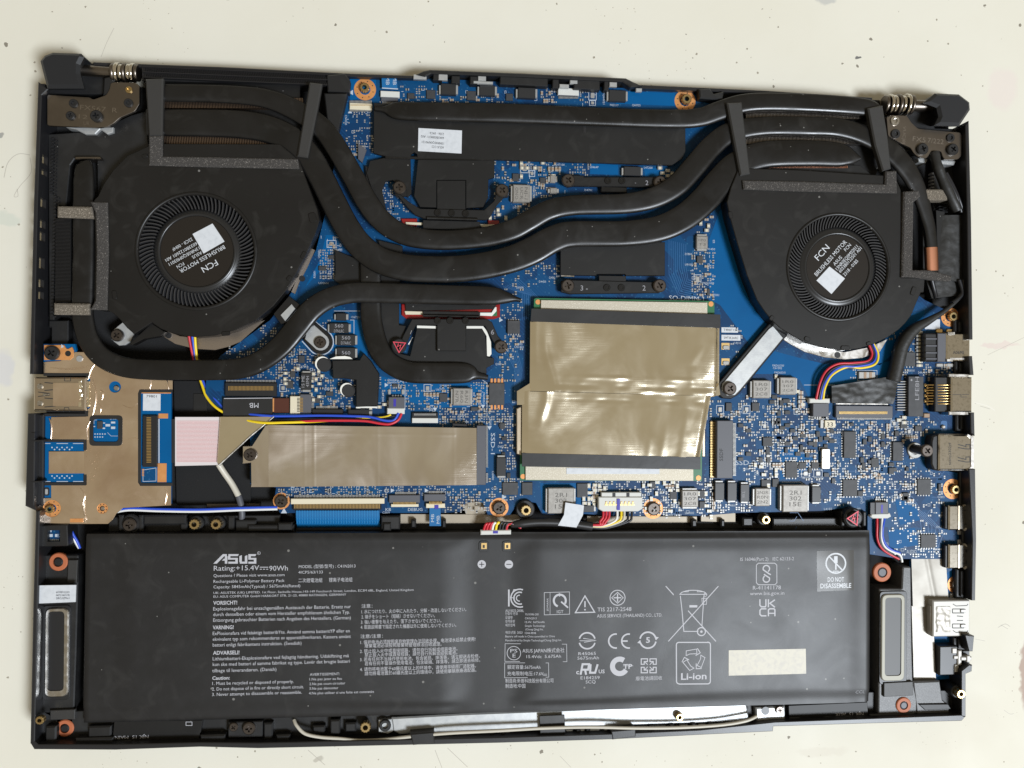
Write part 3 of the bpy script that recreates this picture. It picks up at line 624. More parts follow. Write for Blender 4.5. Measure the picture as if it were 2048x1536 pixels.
# bottom right corner plastics
b = MB(); b.prism(PX([(1826, 1364), (1880, 1362), (1886, 1400), (1900, 1412), (1898, 1430), (1834, 1430)], 11.5), 2.6, 11.5, .5); build(b, 'corner_plate', [M['dust']], CH)
b = MB(); b.prism(PX([(1838, 1409), (1896, 1408), (1902, 1418), (1850, 1420)], 12.2), 9, 12.3, .2); build(b, 'rib', [M['inner']], CH)
b = MB(); b.cyl(1708, 1036, 19, 2.6, 12.2, .6); b.box(1683, 1024, 1690, 1052, 2.6, 10, .4); b.box(1726, 1024, 1733, 1052, 2.6, 10, .4); build(b, 'screw_boss', [M['inner']], CH)
screw(CH, 1708, 1036, 13, 12.2, 'warning_screw')
b = MB(); stroke(b, [(1695, 1037), (1716, 1023), (1714, 1050)], 2.2, 14.0, True); stroke(b, [(1708, 1031), (1705, 1038), (1710, 1036), (1708, 1043)], 2, 14.0); build(b, 'warning_mark', [M['redp']], CH)

# ------------------------------------------------------------------ hinges
def hinge(label, pts, cap, shaft, n, dirx, side, screws, pins, txt):
    H = thing('hinge', label, 'hinge', pts[0][0], pts[0][1], 3, 'hinges at the rear corners')
    b = MB(); b.prism(rounded(PX(pts, 12.5), .0007, 3), 11.3, 12.5, .15); build(b, 'hinge_bracket', [M['hinge']], H)
    for x, y, r in screws: screw(H, x, y, r, 12.5, 'black_screw')
    for x, y, r, k in pins:
        b = MB(); b.cyl(x, y, r, 12.5, 13.1, .15, hole=r * .5); b.cyl(x, y, r * .48, 12.4, 12.6); build(b, 'bracket_eyelet', [M[k]], H)
    if txt:
        b = MB()
        for s, x, y, h, w, a in txt: text(b, s, x, y, h, 12.56, w=w, ang=a)
        build(b, 'stamped_lettering', [M['stampm']], H)
    (x0, y0), (x1, y1) = shaft; z = 10.5
    b = MB(); b.tube([P(x0, y0, z), P(x1, y1, z)], S(x0, y0, z) * 11, 16); build(b, 'hinge_shaft', [M['hinge']], H)
    for k in range(n):
        t = k / (n - 1); wx = pins[0][0] if 0 else None
        xa = side[0][0] + (side[1][0] - side[0][0]) * t; ya = side[0][1] + (side[1][1] - side[0][1]) * t
        r = (19, 21, 17.5, 20, 18, 19.5, 17)[k % 7] * S(xa, ya, z)
        w = .0012; p = P(xa, ya, z); q = p + Vector((dirx * w, -dirx * .00004, 0))
        b = MB(); b.tube([p, p + (q - p) * .15, p + (q - p) * .85, q], [r * .93, r, r, r * .93], 24); build(b, 'spring_washer', [M['port' if k % 3 else 'hinge']], H)
    base, top = cap
    bm = MB(); n_ = len(base)
    va = [tuple(P(x, y, 6.0)) for x, y in base]; vb = [tuple(P(x, y, 17.5)) for x, y in top]
    ia = inset(ccw([v[:2] for v in vb]), .0011); cc = area2([v[:2] for v in vb]) > 0
    vb_ = [v[:2] for v in vb]; va_ = [v[:2] for v in va]
    if not cc: vb_, va_ = vb_[::-1], va_[::-1]
    vs_ = [(x, y, .004) for x, y in va_] + [(x, y, .0165) for x, y in vb_] + [(x, y, .0175) for x, y in ia]
    fs_ = [(k * n_ + i, k * n_ + (i + 1) % n_, (k + 1) * n_ + (i + 1) % n_, (k + 1) * n_ + i) for k in range(2) for i in range(n_)] + [tuple(range(2 * n_, 3 * n_)), tuple(range(n_))[::-1]]
    bm.add(vs_, fs_); build(bm, 'hinge_cap', [M['cap']], H)
    return H
HL = hinge('brown steel hinge with a black corner cap beside the rear vent grille, stamped FX567 R',
      [(94, 189), (172, 194), (178, 194), (186, 199), (212, 190), (219, 178), (221, 166), (228, 164), (272, 165), (279, 172), (279, 207), (270, 222), (240, 235), (228, 246), (215, 253), (195, 255), (94, 251)],
      ([(79, 122), (90, 108), (104, 104), (158, 106), (184, 127), (170, 133), (160, 150), (168, 176), (96, 178)], [(78, 120), (87, 109), (103, 103), (160, 105), (166, 112), (158, 128), (158, 146), (166, 175), (92, 175)]),
      ((150, 140), (222, 145)), 7, 1, ((225, 146), (271, 146)),
      [(142, 232, 9), (194, 233, 12)], [(146, 206, 9, 'connbk'), (257, 179, 7, 'brass'), (256, 205, 9, 'connbk')],
      [('FX567  R', 160, 219, 10, 75, -3), ('12', 157, 237, 9, 18, -3), ('UR', 167, 250, 8, 12, -3)])
HR = hinge('grey steel hinge with a black corner cap above the black display cable',
      [(1773, 235), (1783, 230), (1814, 231), (1823, 245), (1836, 257), (1921, 265), (1925, 272), (1923, 312), (1916, 319), (1891, 319), (1886, 314), (1882, 302), (1863, 302), (1857, 312), (1853, 317), (1836, 313), (1828, 306), (1821, 295), (1803, 287), (1776, 272)],
      ([(1843, 203), (1872, 186), (1920, 188), (1941, 204), (1942, 218), (1920, 250), (1862, 251), (1868, 232), (1862, 214)], [(1850, 204), (1873, 185), (1921, 187), (1942, 203), (1943, 218), (1921, 251), (1872, 249), (1880, 232), (1876, 214)]),
      ((1870, 213), (1822, 212)), 7, -1, ((1822, 211), (1772, 210)),
      [(1843, 299, 11), (1903, 300, 11)], [(1791, 241, 9, 'steel'), (1792, 267, 9, 'connbk'), (1902, 275, 8, 'connbk')],
      [('VUCJ8J', 1806, 252, 6, 34, -92), ('FX5', 1825, 282, 9, 26, -4), ('7/222', 1855, 285, 9, 32, -4)])
# ------------------------------------------------------------------ main circuit board
BZ = 8.0
MBD = thing('mainboard', 'large blue circuit board crowded with chips across the middle of the open laptop', 'circuit board', 1200, 800, 6.8)
BO = [(697, 150), (760, 150), (812, 154), (1272, 177), (1385, 184), (1400, 200), (1438, 214), (1452, 250), (1490, 340), (1780, 400), (1795, 560), (1850, 600), (1888, 618), (1916, 620), (1916, 654), (1896, 665), (1918, 722), (1912, 750), (1903, 760), (1905, 825), (1922, 832), (1922, 866), (1880, 875), (1880, 940), (1918, 946), (1925, 965), (1925, 990), (1912, 1008), (1912, 1062), (1918, 1068), (1918, 1088), (1906, 1095), (1904, 1140), (1890, 1148), (1890, 1118), (1800, 1118), (1735, 1108), (1735, 1030), (1690, 1016), (1640, 1022), (1475, 1026), (1400, 1032), (1340, 1030), (1240, 1033), (1170, 1028), (1085, 1030), (1072, 1006), (1040, 1000), (1020, 1030), (975, 1030), (966, 1006), (948, 1000), (930, 1008), (922, 1024), (880, 1026), (560, 1026), (548, 1000), (552, 975), (500, 968), (500, 850), (452, 832), (410, 796), (412, 762), (440, 712), (480, 684), (540, 640), (590, 575), (632, 500), (652, 420), (668, 330), (680, 260)]
b = MB(); b.prism(PX(BO, BZ), BZ - 1.2, BZ, .08); build(b, 'board', [M['pcb']], MBD)
def pour(pts, z=BZ + .03):
    b = MB(); b.prism(PX(pts, z), BZ, z, bottom=False); build(b, 'copper_pour', [M['pour']], MBD)
pour([(1232, 182), (1350, 186), (1350, 212), (1255, 208), (1232, 208)]); pour([(700, 156), (752, 154), (752, 196), (700, 200)])
pour([(1440, 420), (1478, 420), (1512, 560), (1536, 640), (1536, 648), (1500, 690), (1440, 610), (1418, 598), (1418, 480)])
pour([(1540, 700), (1600, 716), (1700, 740), (1790, 720), (1790, 760), (1672, 768), (1640, 775), (1620, 800), (1600, 760), (1560, 748), (1510, 748)])
pour([(1180, 326), (1236, 330), (1236, 350), (1180, 348)]); pour([(1288, 335), (1334, 337), (1330, 352), (1290, 352)]); pour([(640, 520), (652, 470), (668, 470), (660, 520), (610, 575)])
pour([(760, 752), (800, 760), (1000, 768), (1000, 800), (950, 815), (850, 815), (764, 780)]); pour([(735, 640), (660, 640), (660, 700), (735, 720)]); pour([(1080, 966), (1186, 966), (1186, 1026), (1085, 1026)])
pour([(1790, 1000), (1832, 1006), (1840, 1040), (1800, 1050)]); pour([(1776, 1060), (1830, 1056), (1836, 1090), (1780, 1100)]); pour([(1560, 900), (1600, 895), (1640, 930), (1560, 960)], BZ + .02); pour([(1700, 720), (1780, 640), (1850, 620), (1840, 660), (1760, 730)])
# track bundles
b = MB()
for k in range(9):
    o = k * 4.2; stroke(b, [(1338 + o, 480 + o * .25), (1338 + o, 548 - o * .5), (1356 + o * .6, 590 - o * .9), (1400, 600 - o)], .9, BZ + .02)
    stroke(b, [(1040 - o, 560 + o * .4), (1078 - o, 596 - o * .3), (1078 - o, 640)], .8, BZ + .02)
for k in range(7):
    o = k * 4; stroke(b, [(1010 + o, 700), (1030 + o * .6, 740), (1028 + o * .3, 800)], .8, BZ + .02); stroke(b, [(1800 + o * 2, 1000 + o), (1840 + o * 2, 1040 + o), (1850 + o, 1100)], .8, BZ + .02)
    stroke(b, [(1650 + o, 870), (1680 + o * .2, 870 + o * 2)], .7, BZ + .02)
for k in range(26):
    x, y = random.uniform(1560, 1880), random.uniform(850, 1100); d = random.uniform(12, 36); sx = random.choice((-1, 1)); stroke(b, [(x, y), (x + d * .6, y), (x + d, y + sx * d * .6)], .7, BZ + .02)
M['track'] = mat('raised_track', (.02, .10, .25), .38)
build(b, 'track_bundle', [M['track']], MBD, kind='stuff')

# -- individual chips: corners in px, height mm, kind
def chip(x0, y0, x1, y1, h=1.0, k='chip', pins=0, ends=None, mark=None, name='chip', bev=.12, z=BZ):
    zt = z + h; b = MB(); b.box(x0, y0, x1, y1, z, zt, bev)
    mats = [M[k], M['tin'], M['silk']]
    vert = (y1 - y0) > (x1 - x0)
    if pins:
        if pins in ('lr', 'all'):
            n = max(2, int((y1 - y0) / 5))
            for i in range(n):
                y = y0 + (i + .5) * (y1 - y0) / n
                for xx in (x0 - 3.4, x1 + .2): b.box(xx, y - 1.1, xx + 3.2, y + 1.1, z, z + .25, m=1, zr=zt)
        if pins in ('tb', 'all'):
            n = max(2, int((x1 - x0) / 5))
            for i in range(n):
                x = x0 + (i + .5) * (x1 - x0) / n
                for yy in (y0 - 3.4, y1 + .2): b.box(x - 1.1, yy, x + 1.1, yy + 3.2, z, z + .25, m=1, zr=zt)
    if ends == 'x': b.box(x0 - 4, y0 + 2, x0 + .6, y1 - 2, z, z + h * .7, .1, m=1, zr=zt); b.box(x1 - .6, y0 + 2, x1 + 4, y1 - 2, z, z + h * .7, .1, m=1, zr=zt)
    if ends == 'y': b.box(x0 + 2, y0 - 4, x1 - 2, y0 + .6, z, z + h * .7, .1, m=1, zr=zt); b.box(x0 + 2, y1 - .6, x1 - 2, y1 + 4, z, z + h * .7, .1, m=1, zr=zt)
    o = build(b, name, mats, MBD)
    if mark:
        t = MB()
        for s, dx, dy, hh, w, a in mark: text(t, s, (x0 + x1) / 2 + dx, (y0 + y1) / 2 + dy, hh, zt + .03, w=w, ang=a, align='c')
        build(t, 'body_marking', [M['stamp' if k == 'choke' else 'bmarkdim']], o)
    return o
for c in [(815, 186, 829, 197), (853, 180, 871, 197), (934, 182, 952, 200), (1012, 187, 1026, 201), (1025, 347, 1038, 362), (1080, 355, 1091, 367), (1394, 512, 1406, 526), (1414, 578, 1420, 590),
          (637, 532, 652, 541), (657, 510, 671, 518), (597, 711, 609, 726), (580, 742, 590, 755), (573, 762, 586, 777), (879, 787, 895, 804), (652, 783, 666, 792), (626, 795, 640, 806), (785, 768, 795, 774), (1000, 846, 1010, 858), (942, 814, 956, 822), (1044, 965, 1065, 990), (1005, 965, 1036, 990), (1154, 967, 1176, 995),
          (1300, 963, 1312, 977), (1342, 963, 1354, 975), (1340, 983, 1354, 998), (1398, 981, 1411, 996), (1399, 1003, 1411, 1016), (1452, 806, 1464, 822), (1504, 806, 1519, 822), (1526, 875, 1545, 892), (1523, 960, 1542, 976), (1566, 798, 1580, 806),
          (1571, 924, 1595, 955, 'all'), (1598, 925, 1613, 937, 'all'), (1623, 925, 1638, 937, 'all'), (1686, 960, 1715, 992, 'all'), (1743, 917, 1758, 934), (1778, 936, 1788, 948), (1806, 986, 1818, 1001, 'lr'), (1801, 841, 1815, 856, 'all'), (1835, 959, 1862, 989, 'all'), (1842, 1070, 1872, 1095, 'all'), (1830, 852, 1844, 862),
          (1532, 895, 1540, 908), (1570, 895, 1576, 906), (1600, 890, 1607, 904), (1724, 926, 1731, 938), (1545, 958, 1558, 974), (1716, 982, 1726, 992), (1812, 934, 1818, 942), (1877, 968, 1883, 982), (1790, 862, 1798, 872), (1807, 992, 1816, 1000), (1660, 858, 1668, 866), (1700, 846, 1708, 852)]:
    chip(*c[:4], h=.7, pins=c[4] if len(c) > 4 else 0)
chip(1688, 864, 1712, 915, 1.0, pins='lr'); chip(1786, 885, 1806, 921, 1.0, pins='lr'); chip(1807, 705, 1831, 732, 1.1, pins='tb'); chip(1015, 641, 1040, 667, 1.2, pins='tb')
o = chip(978, 766, 1009, 810, .9, 'chip')
for k in range(4):
    for y0, y1 in ((757, 767), (810, 819)):
        b = MB(); b.box(981 + k * 7, y0, 985.5 + k * 7, y1, BZ, BZ + .3, .05); build(b, 'chip_lead', [M['ring']], o)
o = chip(1817, 755, 1847, 831, 2.2, 'chip', name='network_transformer')
for k in range(12):
    b = MB(); y = 762 + k * 5.2; b.prism(RECT(1795, y, 1817, y + 2.2, 9), BZ, BZ + .9, .1); build(b, 'chip_lead', [M['tin']], o)
b = MB(); b.cyl(1823, 760, 2, 10.2, 10.3); text(b, 'LFE8H', 1838, 800, 8, 10.24, w=44, ang=90); build(b, 'body_marking', [M['bmarkdim']], o)
# tantalum and film capacitors
def capac(x0, y0, x1, y1, h=1.8, ends='x', mark=None, k='chipdk'): return chip(x0, y0, x1, y1, h, k, ends=ends, mark=mark, name='capacitor', bev=.2)
capac(882, 167, 912, 189); capac(959, 170, 990, 191); capac(1036, 175, 1071, 196); capac(1218, 180, 1252, 202); capac(1248, 333, 1282, 351)
capac(672, 626, 692, 641); capac(659, 646, 697, 666, mark=[('560', 0, -1, 7, 17, 0), ('D7NLRC', 0, 9, 6, 20, 0)]); capac(674, 669, 710, 691, mark=[('560', 0, -1, 7, 17, 0), ('D7ARC', 0, 9, 6, 20, 0)]); capac(674, 695, 710, 717, mark=[('560', 0, 3, 7, 17, 0)])
capac(602, 746, 622, 780, 2.4, 'y', [('15 ME', -3, 0, 6, 24, 90), ('43MH', 6, 0, 6, 22, 90)]); capac(993, 915, 1012, 952, 2, 'y'); capac(1430, 966, 1449, 1000, 2, 'y'); capac(1455, 966, 1474, 1001, 2, 'y'); capac(1481, 969, 1499, 1003, 2, 'y', [('W.L', 0, 3, 6, 14, 90)]); capac(1624, 974, 1642, 1004, 2, 'y'); capac(1166, 1011, 1188, 1025, 1.0, 'x')
for x, y, r in ((647, 729, 15), (696, 781, 14)):
    b = MB(); b.cyl(x, y, r, BZ, BZ + 3.4, .5, 28); b.prism(CIRC(x - 2.2, y - 1.6, r * .98, BZ + 3, 24), BZ, BZ + 3.1, m=1)
    build(b, 'round_capacitor', [M['chipdk'], M['grease']], MBD)
def choke(x0, y0, x1, y1, h=2.4, lines=(), a=0, hh=7, w=None, ends='x'):
    n = len(lines); mk = []
    for i, s in enumerate(lines):
        o = (i - (n - 1) / 2) * (hh + 3.5)
        if abs(a) == 90: mk.append((s, (o + hh / 2) * (1 if a == 90 else -1), 0, hh, w, a))
        elif a == 180: mk.append((s, 0, -o - hh / 2, hh, w, a))
        else: mk.append((s, 0, o + hh / 2, hh, w, a))
    return chip(x0, y0, x1, y1, h, 'choke', ends=ends, mark=mk, name='inductor', bev=.3)
choke(1026, 369, 1060, 404, 2.4, ['NJ-1', 'UCR', 'ONO'], -90, 6, 24); choke(1100, 375, 1114, 387, 1.5); choke(1393, 472, 1416, 497, 1.8, ['1P0', 'T3'], 0, 5, 14, 'y'); choke(1100, 350, 1111, 365, 1.2)
choke(906, 776, 941, 811, 2.4, ['R3N', 'R60', 'N7R'], -90, 6, 24); choke(1506, 761, 1540, 796, 2.4, ['1R0', '307', '2C8'], 0, 6, 24); choke(1560, 755, 1592, 789, 2.4, ['1R0', '307', '2C8'], 0, 5, 22)
choke(1096, 976, 1148, 1027, 3.0, ['2R1', '302', '15E'], 0, 8, 24); choke(1364, 981, 1397, 1014, 2.4, ['1R0', '307', '2C8'], 0, 6, 24, 'y'); choke(1511, 977, 1540, 1012, 2.4, ['2N2R', 'R0N', '2N2'], 0, 6, 22); choke(1566, 971, 1616, 1023, 3.0, ['2R1', '302', '15E'], 0, 8, 24)
# crystals and metal-can parts
b = MB(); b.prism(rounded(RECT(1643, 898, 1661, 938, 9.6), .0008), BZ, 9.6, .3); build(b, 'crystal', [M['steel']], MBD)
b = MB(); b.box(1718, 744, 1751, 757, BZ, 9.2, .15); b.box(1728, 744.5, 1733, 756.5, 9.2, 9.3, m=1); b.box(1739, 744.5, 1744, 756.5, 9.2, 9.3, m=1); build(b, 'filter_chip', [M['tin'], M['tan']], MBD)
b = MB(); stroke(b, [(1715, 741), (1754, 741), (1754, 761), (1715, 761)], 1, BZ + .05, True); build(b, 'silk_outline', [M['silk']], MBD)
b = MB(); b.box(1650, 841, 1671, 855, BZ, 9.0, .1); text(b, '33', 1660, 853, 8, 9.06, w=12, align='c', m=1); build(b, 'shunt_resistor', [M['cream'], M['ink']], MBD)
b = MB(); b.box(1641, 840, 1647, 856, BZ, 9.0, .1); build(b, 'capacitor', [M['tin']], MBD)
# solder test pads with a printed frame
def tpad(x, y, w=15, h=17):
    b = MB(); b.prism(rounded(RECT(x - w * .27, y - h * .3, x + w * .27, y + h * .3, BZ), .0004), BZ, BZ + .25, .12)
    stroke(b, [(x - w / 2, y - h / 2), (x + w / 2, y - h / 2), (x + w / 2, y + h / 2), (x - w / 2, y + h / 2)], 1.1, BZ + .05, True, m=1)
    build(b, 'test_pad', [M['tin'], M['silk']], MBD)
for p in [(1185, 191, 15, 18), (1185, 206, 12, 10), (1049, 337, 16, 17), (1064, 347, 11, 12), (1395, 559, 14, 19), (663, 488, 18, 14), (566, 776, 13, 14), (855, 776, 14, 14), (1440, 819, 14, 16), (1493, 819, 14, 16), (1529, 852, 13, 14), (1524, 928, 15, 16), (1611, 947, 16, 14), (1636, 947, 17, 14), (1750, 948, 13, 14), (1788, 847, 12, 13), (1818, 863, 12, 13), (1757, 909, 12, 14), (1536, 914, 14, 16), (1593, 823, 10, 11)]: tpad(*p)
for x, y in ((1451, 693), (1451, 724)):
    b = MB(); b.box(x - 8, y - 7, x + 8, y + 6, BZ, BZ + .08); b.prism(rounded(RECT(x - 6, y - 2, x + 7, y + 6, BZ), .0006), BZ, BZ + .5, .2, m=1); build(b, 'solder_pad', [M['gold'], M['tin']], MBD)
# bare copper rings round the screw holes
def ringpad(par, x, y, r, z, kind, rs, hole=.5, nd=8):
    b = MB(); b.prism(CIRC(x, y, r, z, 36), z - .05, z + .07, holes=[CIRC(x, y, r * hole, z, 24)])
    o = build(b, 'copper_ring', [M['ring']], par)
    b = MB()
    for k in range(nd): a = 2 * pi * k / nd + .3; b.cyl(x + r * .76 * cos(a), y + r * .76 * sin(a), 1.2, z + .07, z + .1, n=8)
    build(b, 'via_holes', [M['ink']], o, kind='stuff')
    if kind == 'b': standoff(par, x, y, rs, z - .4)
    if kind == 's': screw(par, x, y, rs, z + .1)
    if kind == 'h': b = MB(); b.cyl(x, y, rs, z - .02, z + .05); b.cyl(x, y, rs * .5, z + .05, z + .6, .2, m=1); build(b, 'mount_hole', [M['connbk'], M['steel']], par)
ringpad(MBD, 730, 179, 22, BZ, 'b', 10); ringpad(MBD, 1370, 202, 21, BZ, 'b', 10); ringpad(MBD, 1900, 634, 18, BZ, 'b', 9); ringpad(MBD, 1905, 978, 19, BZ, 'b', 9); ringpad(MBD, 1306, 1017, 20, BZ, 's', 13); ringpad(MBD, 998, 1015, 19, BZ, 's', 13); ringpad(MBD, 563, 1002, 17, BZ, 's', 13)
b = MB(); b.cyl(1831, 901, 15, BZ, BZ + .8, .2, hole=8); b.cyl(1851, 901, .1, BZ, BZ + .1); build(b, 'solder_collar', [M['tin']], MBD)
b = MB(); p = P(1834, 900, BZ); q = P(1851, 901, 16.5); b.lathe(q.x, q.y, [(.0019, BZ), (.0019, 15.6)], 20); build(b, 'screw_post', [M['screw']], MBD); screw(MBD, 1851, 901, 12, 15.6)
b = MB(); b.prism(rounded(RECT(1881, 842, 1894, 862, BZ), .001), BZ, BZ + .1); b.cyl(1888, 854, 4, BZ, BZ + .9, .3, m=1); build(b, 'guide_pin', [M['track'], M['steel']], MBD)

# -- connectors
def conn(name, x0, y0, x1, y1, h, k, pins=None, bar=None, bev=.2, par=None):
    b = MB(); b.box(x0, y0, x1, y1, BZ, BZ + h, bev); o = build(b, name, [M[k]], par or MBD)
    if bar: b = MB(); b.box(*bar[:4], BZ, BZ + bar[5], .15, zr=BZ + bar[5]); build(b, 'latch_bar', [M[bar[4]]], o)
    if pins:
        b = MB()
        for (px0, py0, px1, py1, n, ax, km, hh) in pins:
            for i in range(n):
                if ax == 'x': s = (px1 - px0) / n; b.box(px0 + i * s + s * .2, py0, px0 + i * s + s * .75, py1, BZ + hh - .25, BZ + hh, m=0 if km == 'tin' else 1)
                else: s = (py1 - py0) / n; b.box(px0, py0 + i * s + s * .2, px1, py0 + i * s + s * .75, BZ + hh - .25, BZ + hh, m=0 if km == 'tin' else 1)
        build(b, 'contact_pins', [M['tin'], M['gold']], o, kind='stuff')
    return o
conn('ribbon_connector', 699, 206, 744, 219, 1.0, 'cream', [(699, 201, 744, 207, 18, 'x', 'tin', .5), (699, 218, 744, 223, 18, 'x', 'tin', .5), (701, 209, 742, 211, 18, 'x', 'gold', 1.1)])
conn('ribbon_connector', 762, 188, 796, 202, 1.0, 'conn', [(764, 202, 794, 208, 12, 'x', 'tin', .3)], (761, 182, 799, 194, 'whitep', 1.4))
conn('ribbon_connector', 1116, 176, 1158, 190, 1.4, 'whitep', [(1117, 190, 1157, 197, 16, 'x', 'tin', .4)], (1118, 187, 1156, 192, 'conn', 1.1))
conn('ribbon_connector', 450, 765, 553, 793, 1.4, 'connbk', [(456, 772, 547, 781, 34, 'x', 'gold', 1.55), (452, 760, 552, 765, 34, 'x', 'tin', .3)])
conn('ribbon_connector', 600, 788, 622, 828, 1.6, 'conn', [(622, 792, 628, 824, 12, 'y', 'tin', .4), (594, 795, 606, 824, 10, 'y', 'gold', 1.7)], (580, 792, 600, 828, 'cream', 1.7))
conn('ribbon_connector', 624, 818, 686, 830, 1.6, 'connbk', [(632, 812, 676, 819, 18, 'x', 'tin', .6)])
conn('ribbon_connector', 696, 819, 738, 830, 1.8, 'connbk'); b = MB(); b.box(737, 822, 744, 832, BZ, 9.2, .2); build(b, 'metal_clip', [M['tin']], MBD)
conn('ribbon_connector', 824, 825, 876, 836, 1.2, 'connbk', [(828, 827, 872, 831, 20, 'x', 'tin', 1.3)], (824, 836, 876, 846, 'whitep', 1.3))
conn('keyboard_connector', 586, 1006, 763, 1020, 1.3, 'connbk', [(588, 990, 760, 998, 60, 'x', 'tin', .4), (588, 1008, 760, 1017, 60, 'x', 'gold', 1.45)], (582, 997, 769, 1008, 'cream', 1.6))
conn('debug_connector', 778, 990, 840, 1006, 1.3, 'conn', [(790, 984, 832, 991, 18, 'x', 'tin', .4), (786, 1004, 832, 1009, 18, 'x', 'gold', 1.45)], (782, 1008, 837, 1014, 'cream', 1.3))
conn('touchpad_connector', 848, 988, 891, 1003, 1.3, 'conn', [(858, 982, 884, 989, 10, 'x', 'tin', .4), (858, 1003, 884, 1009, 10, 'x', 'gold', 1.6)], (852, 1007, 890, 1016, 'cream', 1.5))
o = conn('fan_connector', 777, 794, 809, 816, 2.4, 'conn', [(786, 770, 804, 777, 4, 'x', 'tin', .4), (783, 790, 805, 796, 4, 'x', 'tin', 1.0)]); b = MB(); b.box(787, 798, 792, 813, 10.4, 10.45); build(b, 'pen_mark', [M['marker']], o)
for x in (779, 806): b = MB(); b.prism(rounded(RECT(x - 3, 778, x + 3, 789, BZ), .0005), BZ, BZ + .5, .2); build(b, 'solder_pad', [M['tin']], MBD)
o = conn('fan_connector', 1626, 807, 1658, 833, 2.4, 'conn', [(1628, 832, 1656, 838, 6, 'x', 'tin', .6)])
o = conn('display_connector', 1672, 812, 1786, 835, 1.6, 'conn', [(1678, 823, 1775, 828, 44, 'x', 'gold', 1.8), (1674, 835, 1784, 839, 48, 'x', 'tin', .3)]); b = MB(); b.box(1672, 807, 1776, 809, BZ, 10.2); build(b, 'latch_wire', [M['steel']], o)
o = conn('speaker_connector', 1751, 1005, 1777, 1028, 2.4, 'conn', [(1750, 998, 1776, 1006, 6, 'x', 'tin', .6)]); b = MB(); b.box(1762, 1010, 1766, 1026, 10.4, 10.45); build(b, 'pen_mark', [M['marker']], o)
b = MB(); b.prism(RECT(1741, 1006, 1751, 1028, 10), BZ, 10); build(b, 'connector_side', [M['connbk']], o)
o = conn('battery_socket', 1203, 985, 1283, 998, 2.4, 'whitep'); b = MB()
for x in (1228, 1256): b.box(x - 3, 986, x + 3, 994, 10.3, 10.5)
build(b, 'socket_slots', [M['ink']], o, kind='stuff')
o = conn('drive_slot', 1434, 843, 1466, 955, 3.2, 'conn', [(1421, 843, 1434, 955, 34, 'y', 'gold', .8), (1466, 846, 1472, 952, 44, 'y', 'tin', .5)]); b = MB(); b.box(1421, 842, 1434, 955, BZ, 8.5); build(b, 'slot_mouth', [M['connbk']], o)
b = MB(); text(b, 'SSDF', 1446, 922, 7, 11.26, w=24, ang=90); build(b, 'moulded_lettering', [M['ink']], o)
o = conn('drive_slot', 953, 851, 972, 970, 3.0, 'conn', [(972, 851, 976, 935, 40, 'y', 'tin', .5), (972, 946, 976, 966, 10, 'y', 'tin', .5)])
# -- sockets on the right edge
def port(name, x0, y0, x1, y1, z1, k='port', z0=5.0, bev=.5, slots=(), bumps=()):
    b = MB(); b.box(x0, y0, x1, y1, z0, z1, bev); o = build(b, name, [M[k]], MBD)
    if slots:
        b = MB()
        for s in slots: stroke(b, s[:-1], s[-1], z1 + .03)
        build(b, 'spring_slots', [M['ink']], o, kind='stuff')
    for x0, y0, x1, y1, kk in bumps: b = MB(); b.box(x0, y0, x1, y1, z1, z1 + .3, .1); build(b, 'spring_tongue', [M[kk]], o)
    return o
o = port('power_socket', 1893, 668, 1941, 722, 12.5); b = MB(); text(b, '0690V', 1928, 702, 6, 12.55, w=22, ang=180); build(b, 'stamped_lettering', [M['ink']], o)
b = MB(); b.box(1896, 664, 1910, 670, 8, 12.9, .1); b.box(1894, 718, 1906, 723, 8, 12.9, .1); b.box(1900, 716, 1938, 719, 12.5, 12.7); build(b, 'shell_lip', [M['steel']], o)
o = port('socket_body', 1849, 668, 1892, 722, 11.5, 'connbk'); b = MB(); b.box(1875, 668, 1892, 722, 11.5, 12.2, .2); build(b, 'socket_collar', [M['conn']], o)
for y in (676, 690, 704, 716): b = MB(); b.box(1852, y, 1874, y + 3, 11.5, 12, .1); build(b, 'socket_rib', [M['conn']], o)
for x in (1878, 1899):
    b = MB(); b.prism(rounded(RECT(x - 7, 727, x + 7, 734, BZ), .0006), BZ, BZ + .6, .25); build(b, 'solder_tab', [M['tin']], MBD); b = MB(); b.prism(rounded(RECT(x - 7, 658, x + 6, 666, BZ), .0006), BZ, BZ + .6, .25); build(b, 'solder_tab', [M['gold']], MBD)
o = port('network_socket', 1903, 756, 1945, 822, 14, slots=[[(1905, 789), (1922, 789), (1922, 794), (1928, 794), .9], [(1924, 789), (1938, 789), .9], [(1928, 794), (1934, 794), .9]]); b = MB(); b.box(1898, 748, 1938, 754, 8, 14.2, .2); b.box(1898, 823, 1938, 830, 8, 13.5, .2); build(b, 'shell_lip', [M['steel']], o)
b = MB(); b.box(1870, 756, 1902, 822, BZ, 12, .3); build(b, 'socket_body', [M['connbk']], o)
for k in range(8):
    b = MB(); y = 770 + k * 5.4; xa = 1857 if k % 2 else 1852; b.tube([P(xa, y, 9.5), P(1880, y, 12.4), P(1901, y, 12.4)], .00022, 6); b.prism(CIRC(xa, y, 3, 9.4, 10), BZ, 9.4, .3); build(b, 'socket_pin', [M['gold']], o)
b = MB(); b.box(1848, 827, 1860, 835, BZ, 9, .2); build(b, 'capacitor', [M['tan']], MBD)
o = port('video_socket', 1878, 872, 1946, 938, 13.5, slots=[[(1916, 889), (1932, 893), (1932, 889), (1940, 889), (1940, 898), (1932, 898), (1916, 895), 1.6], [(1916, 915), (1932, 919), (1932, 914), (1940, 914), (1940, 924), (1932, 924), (1916, 921), 1.6]])
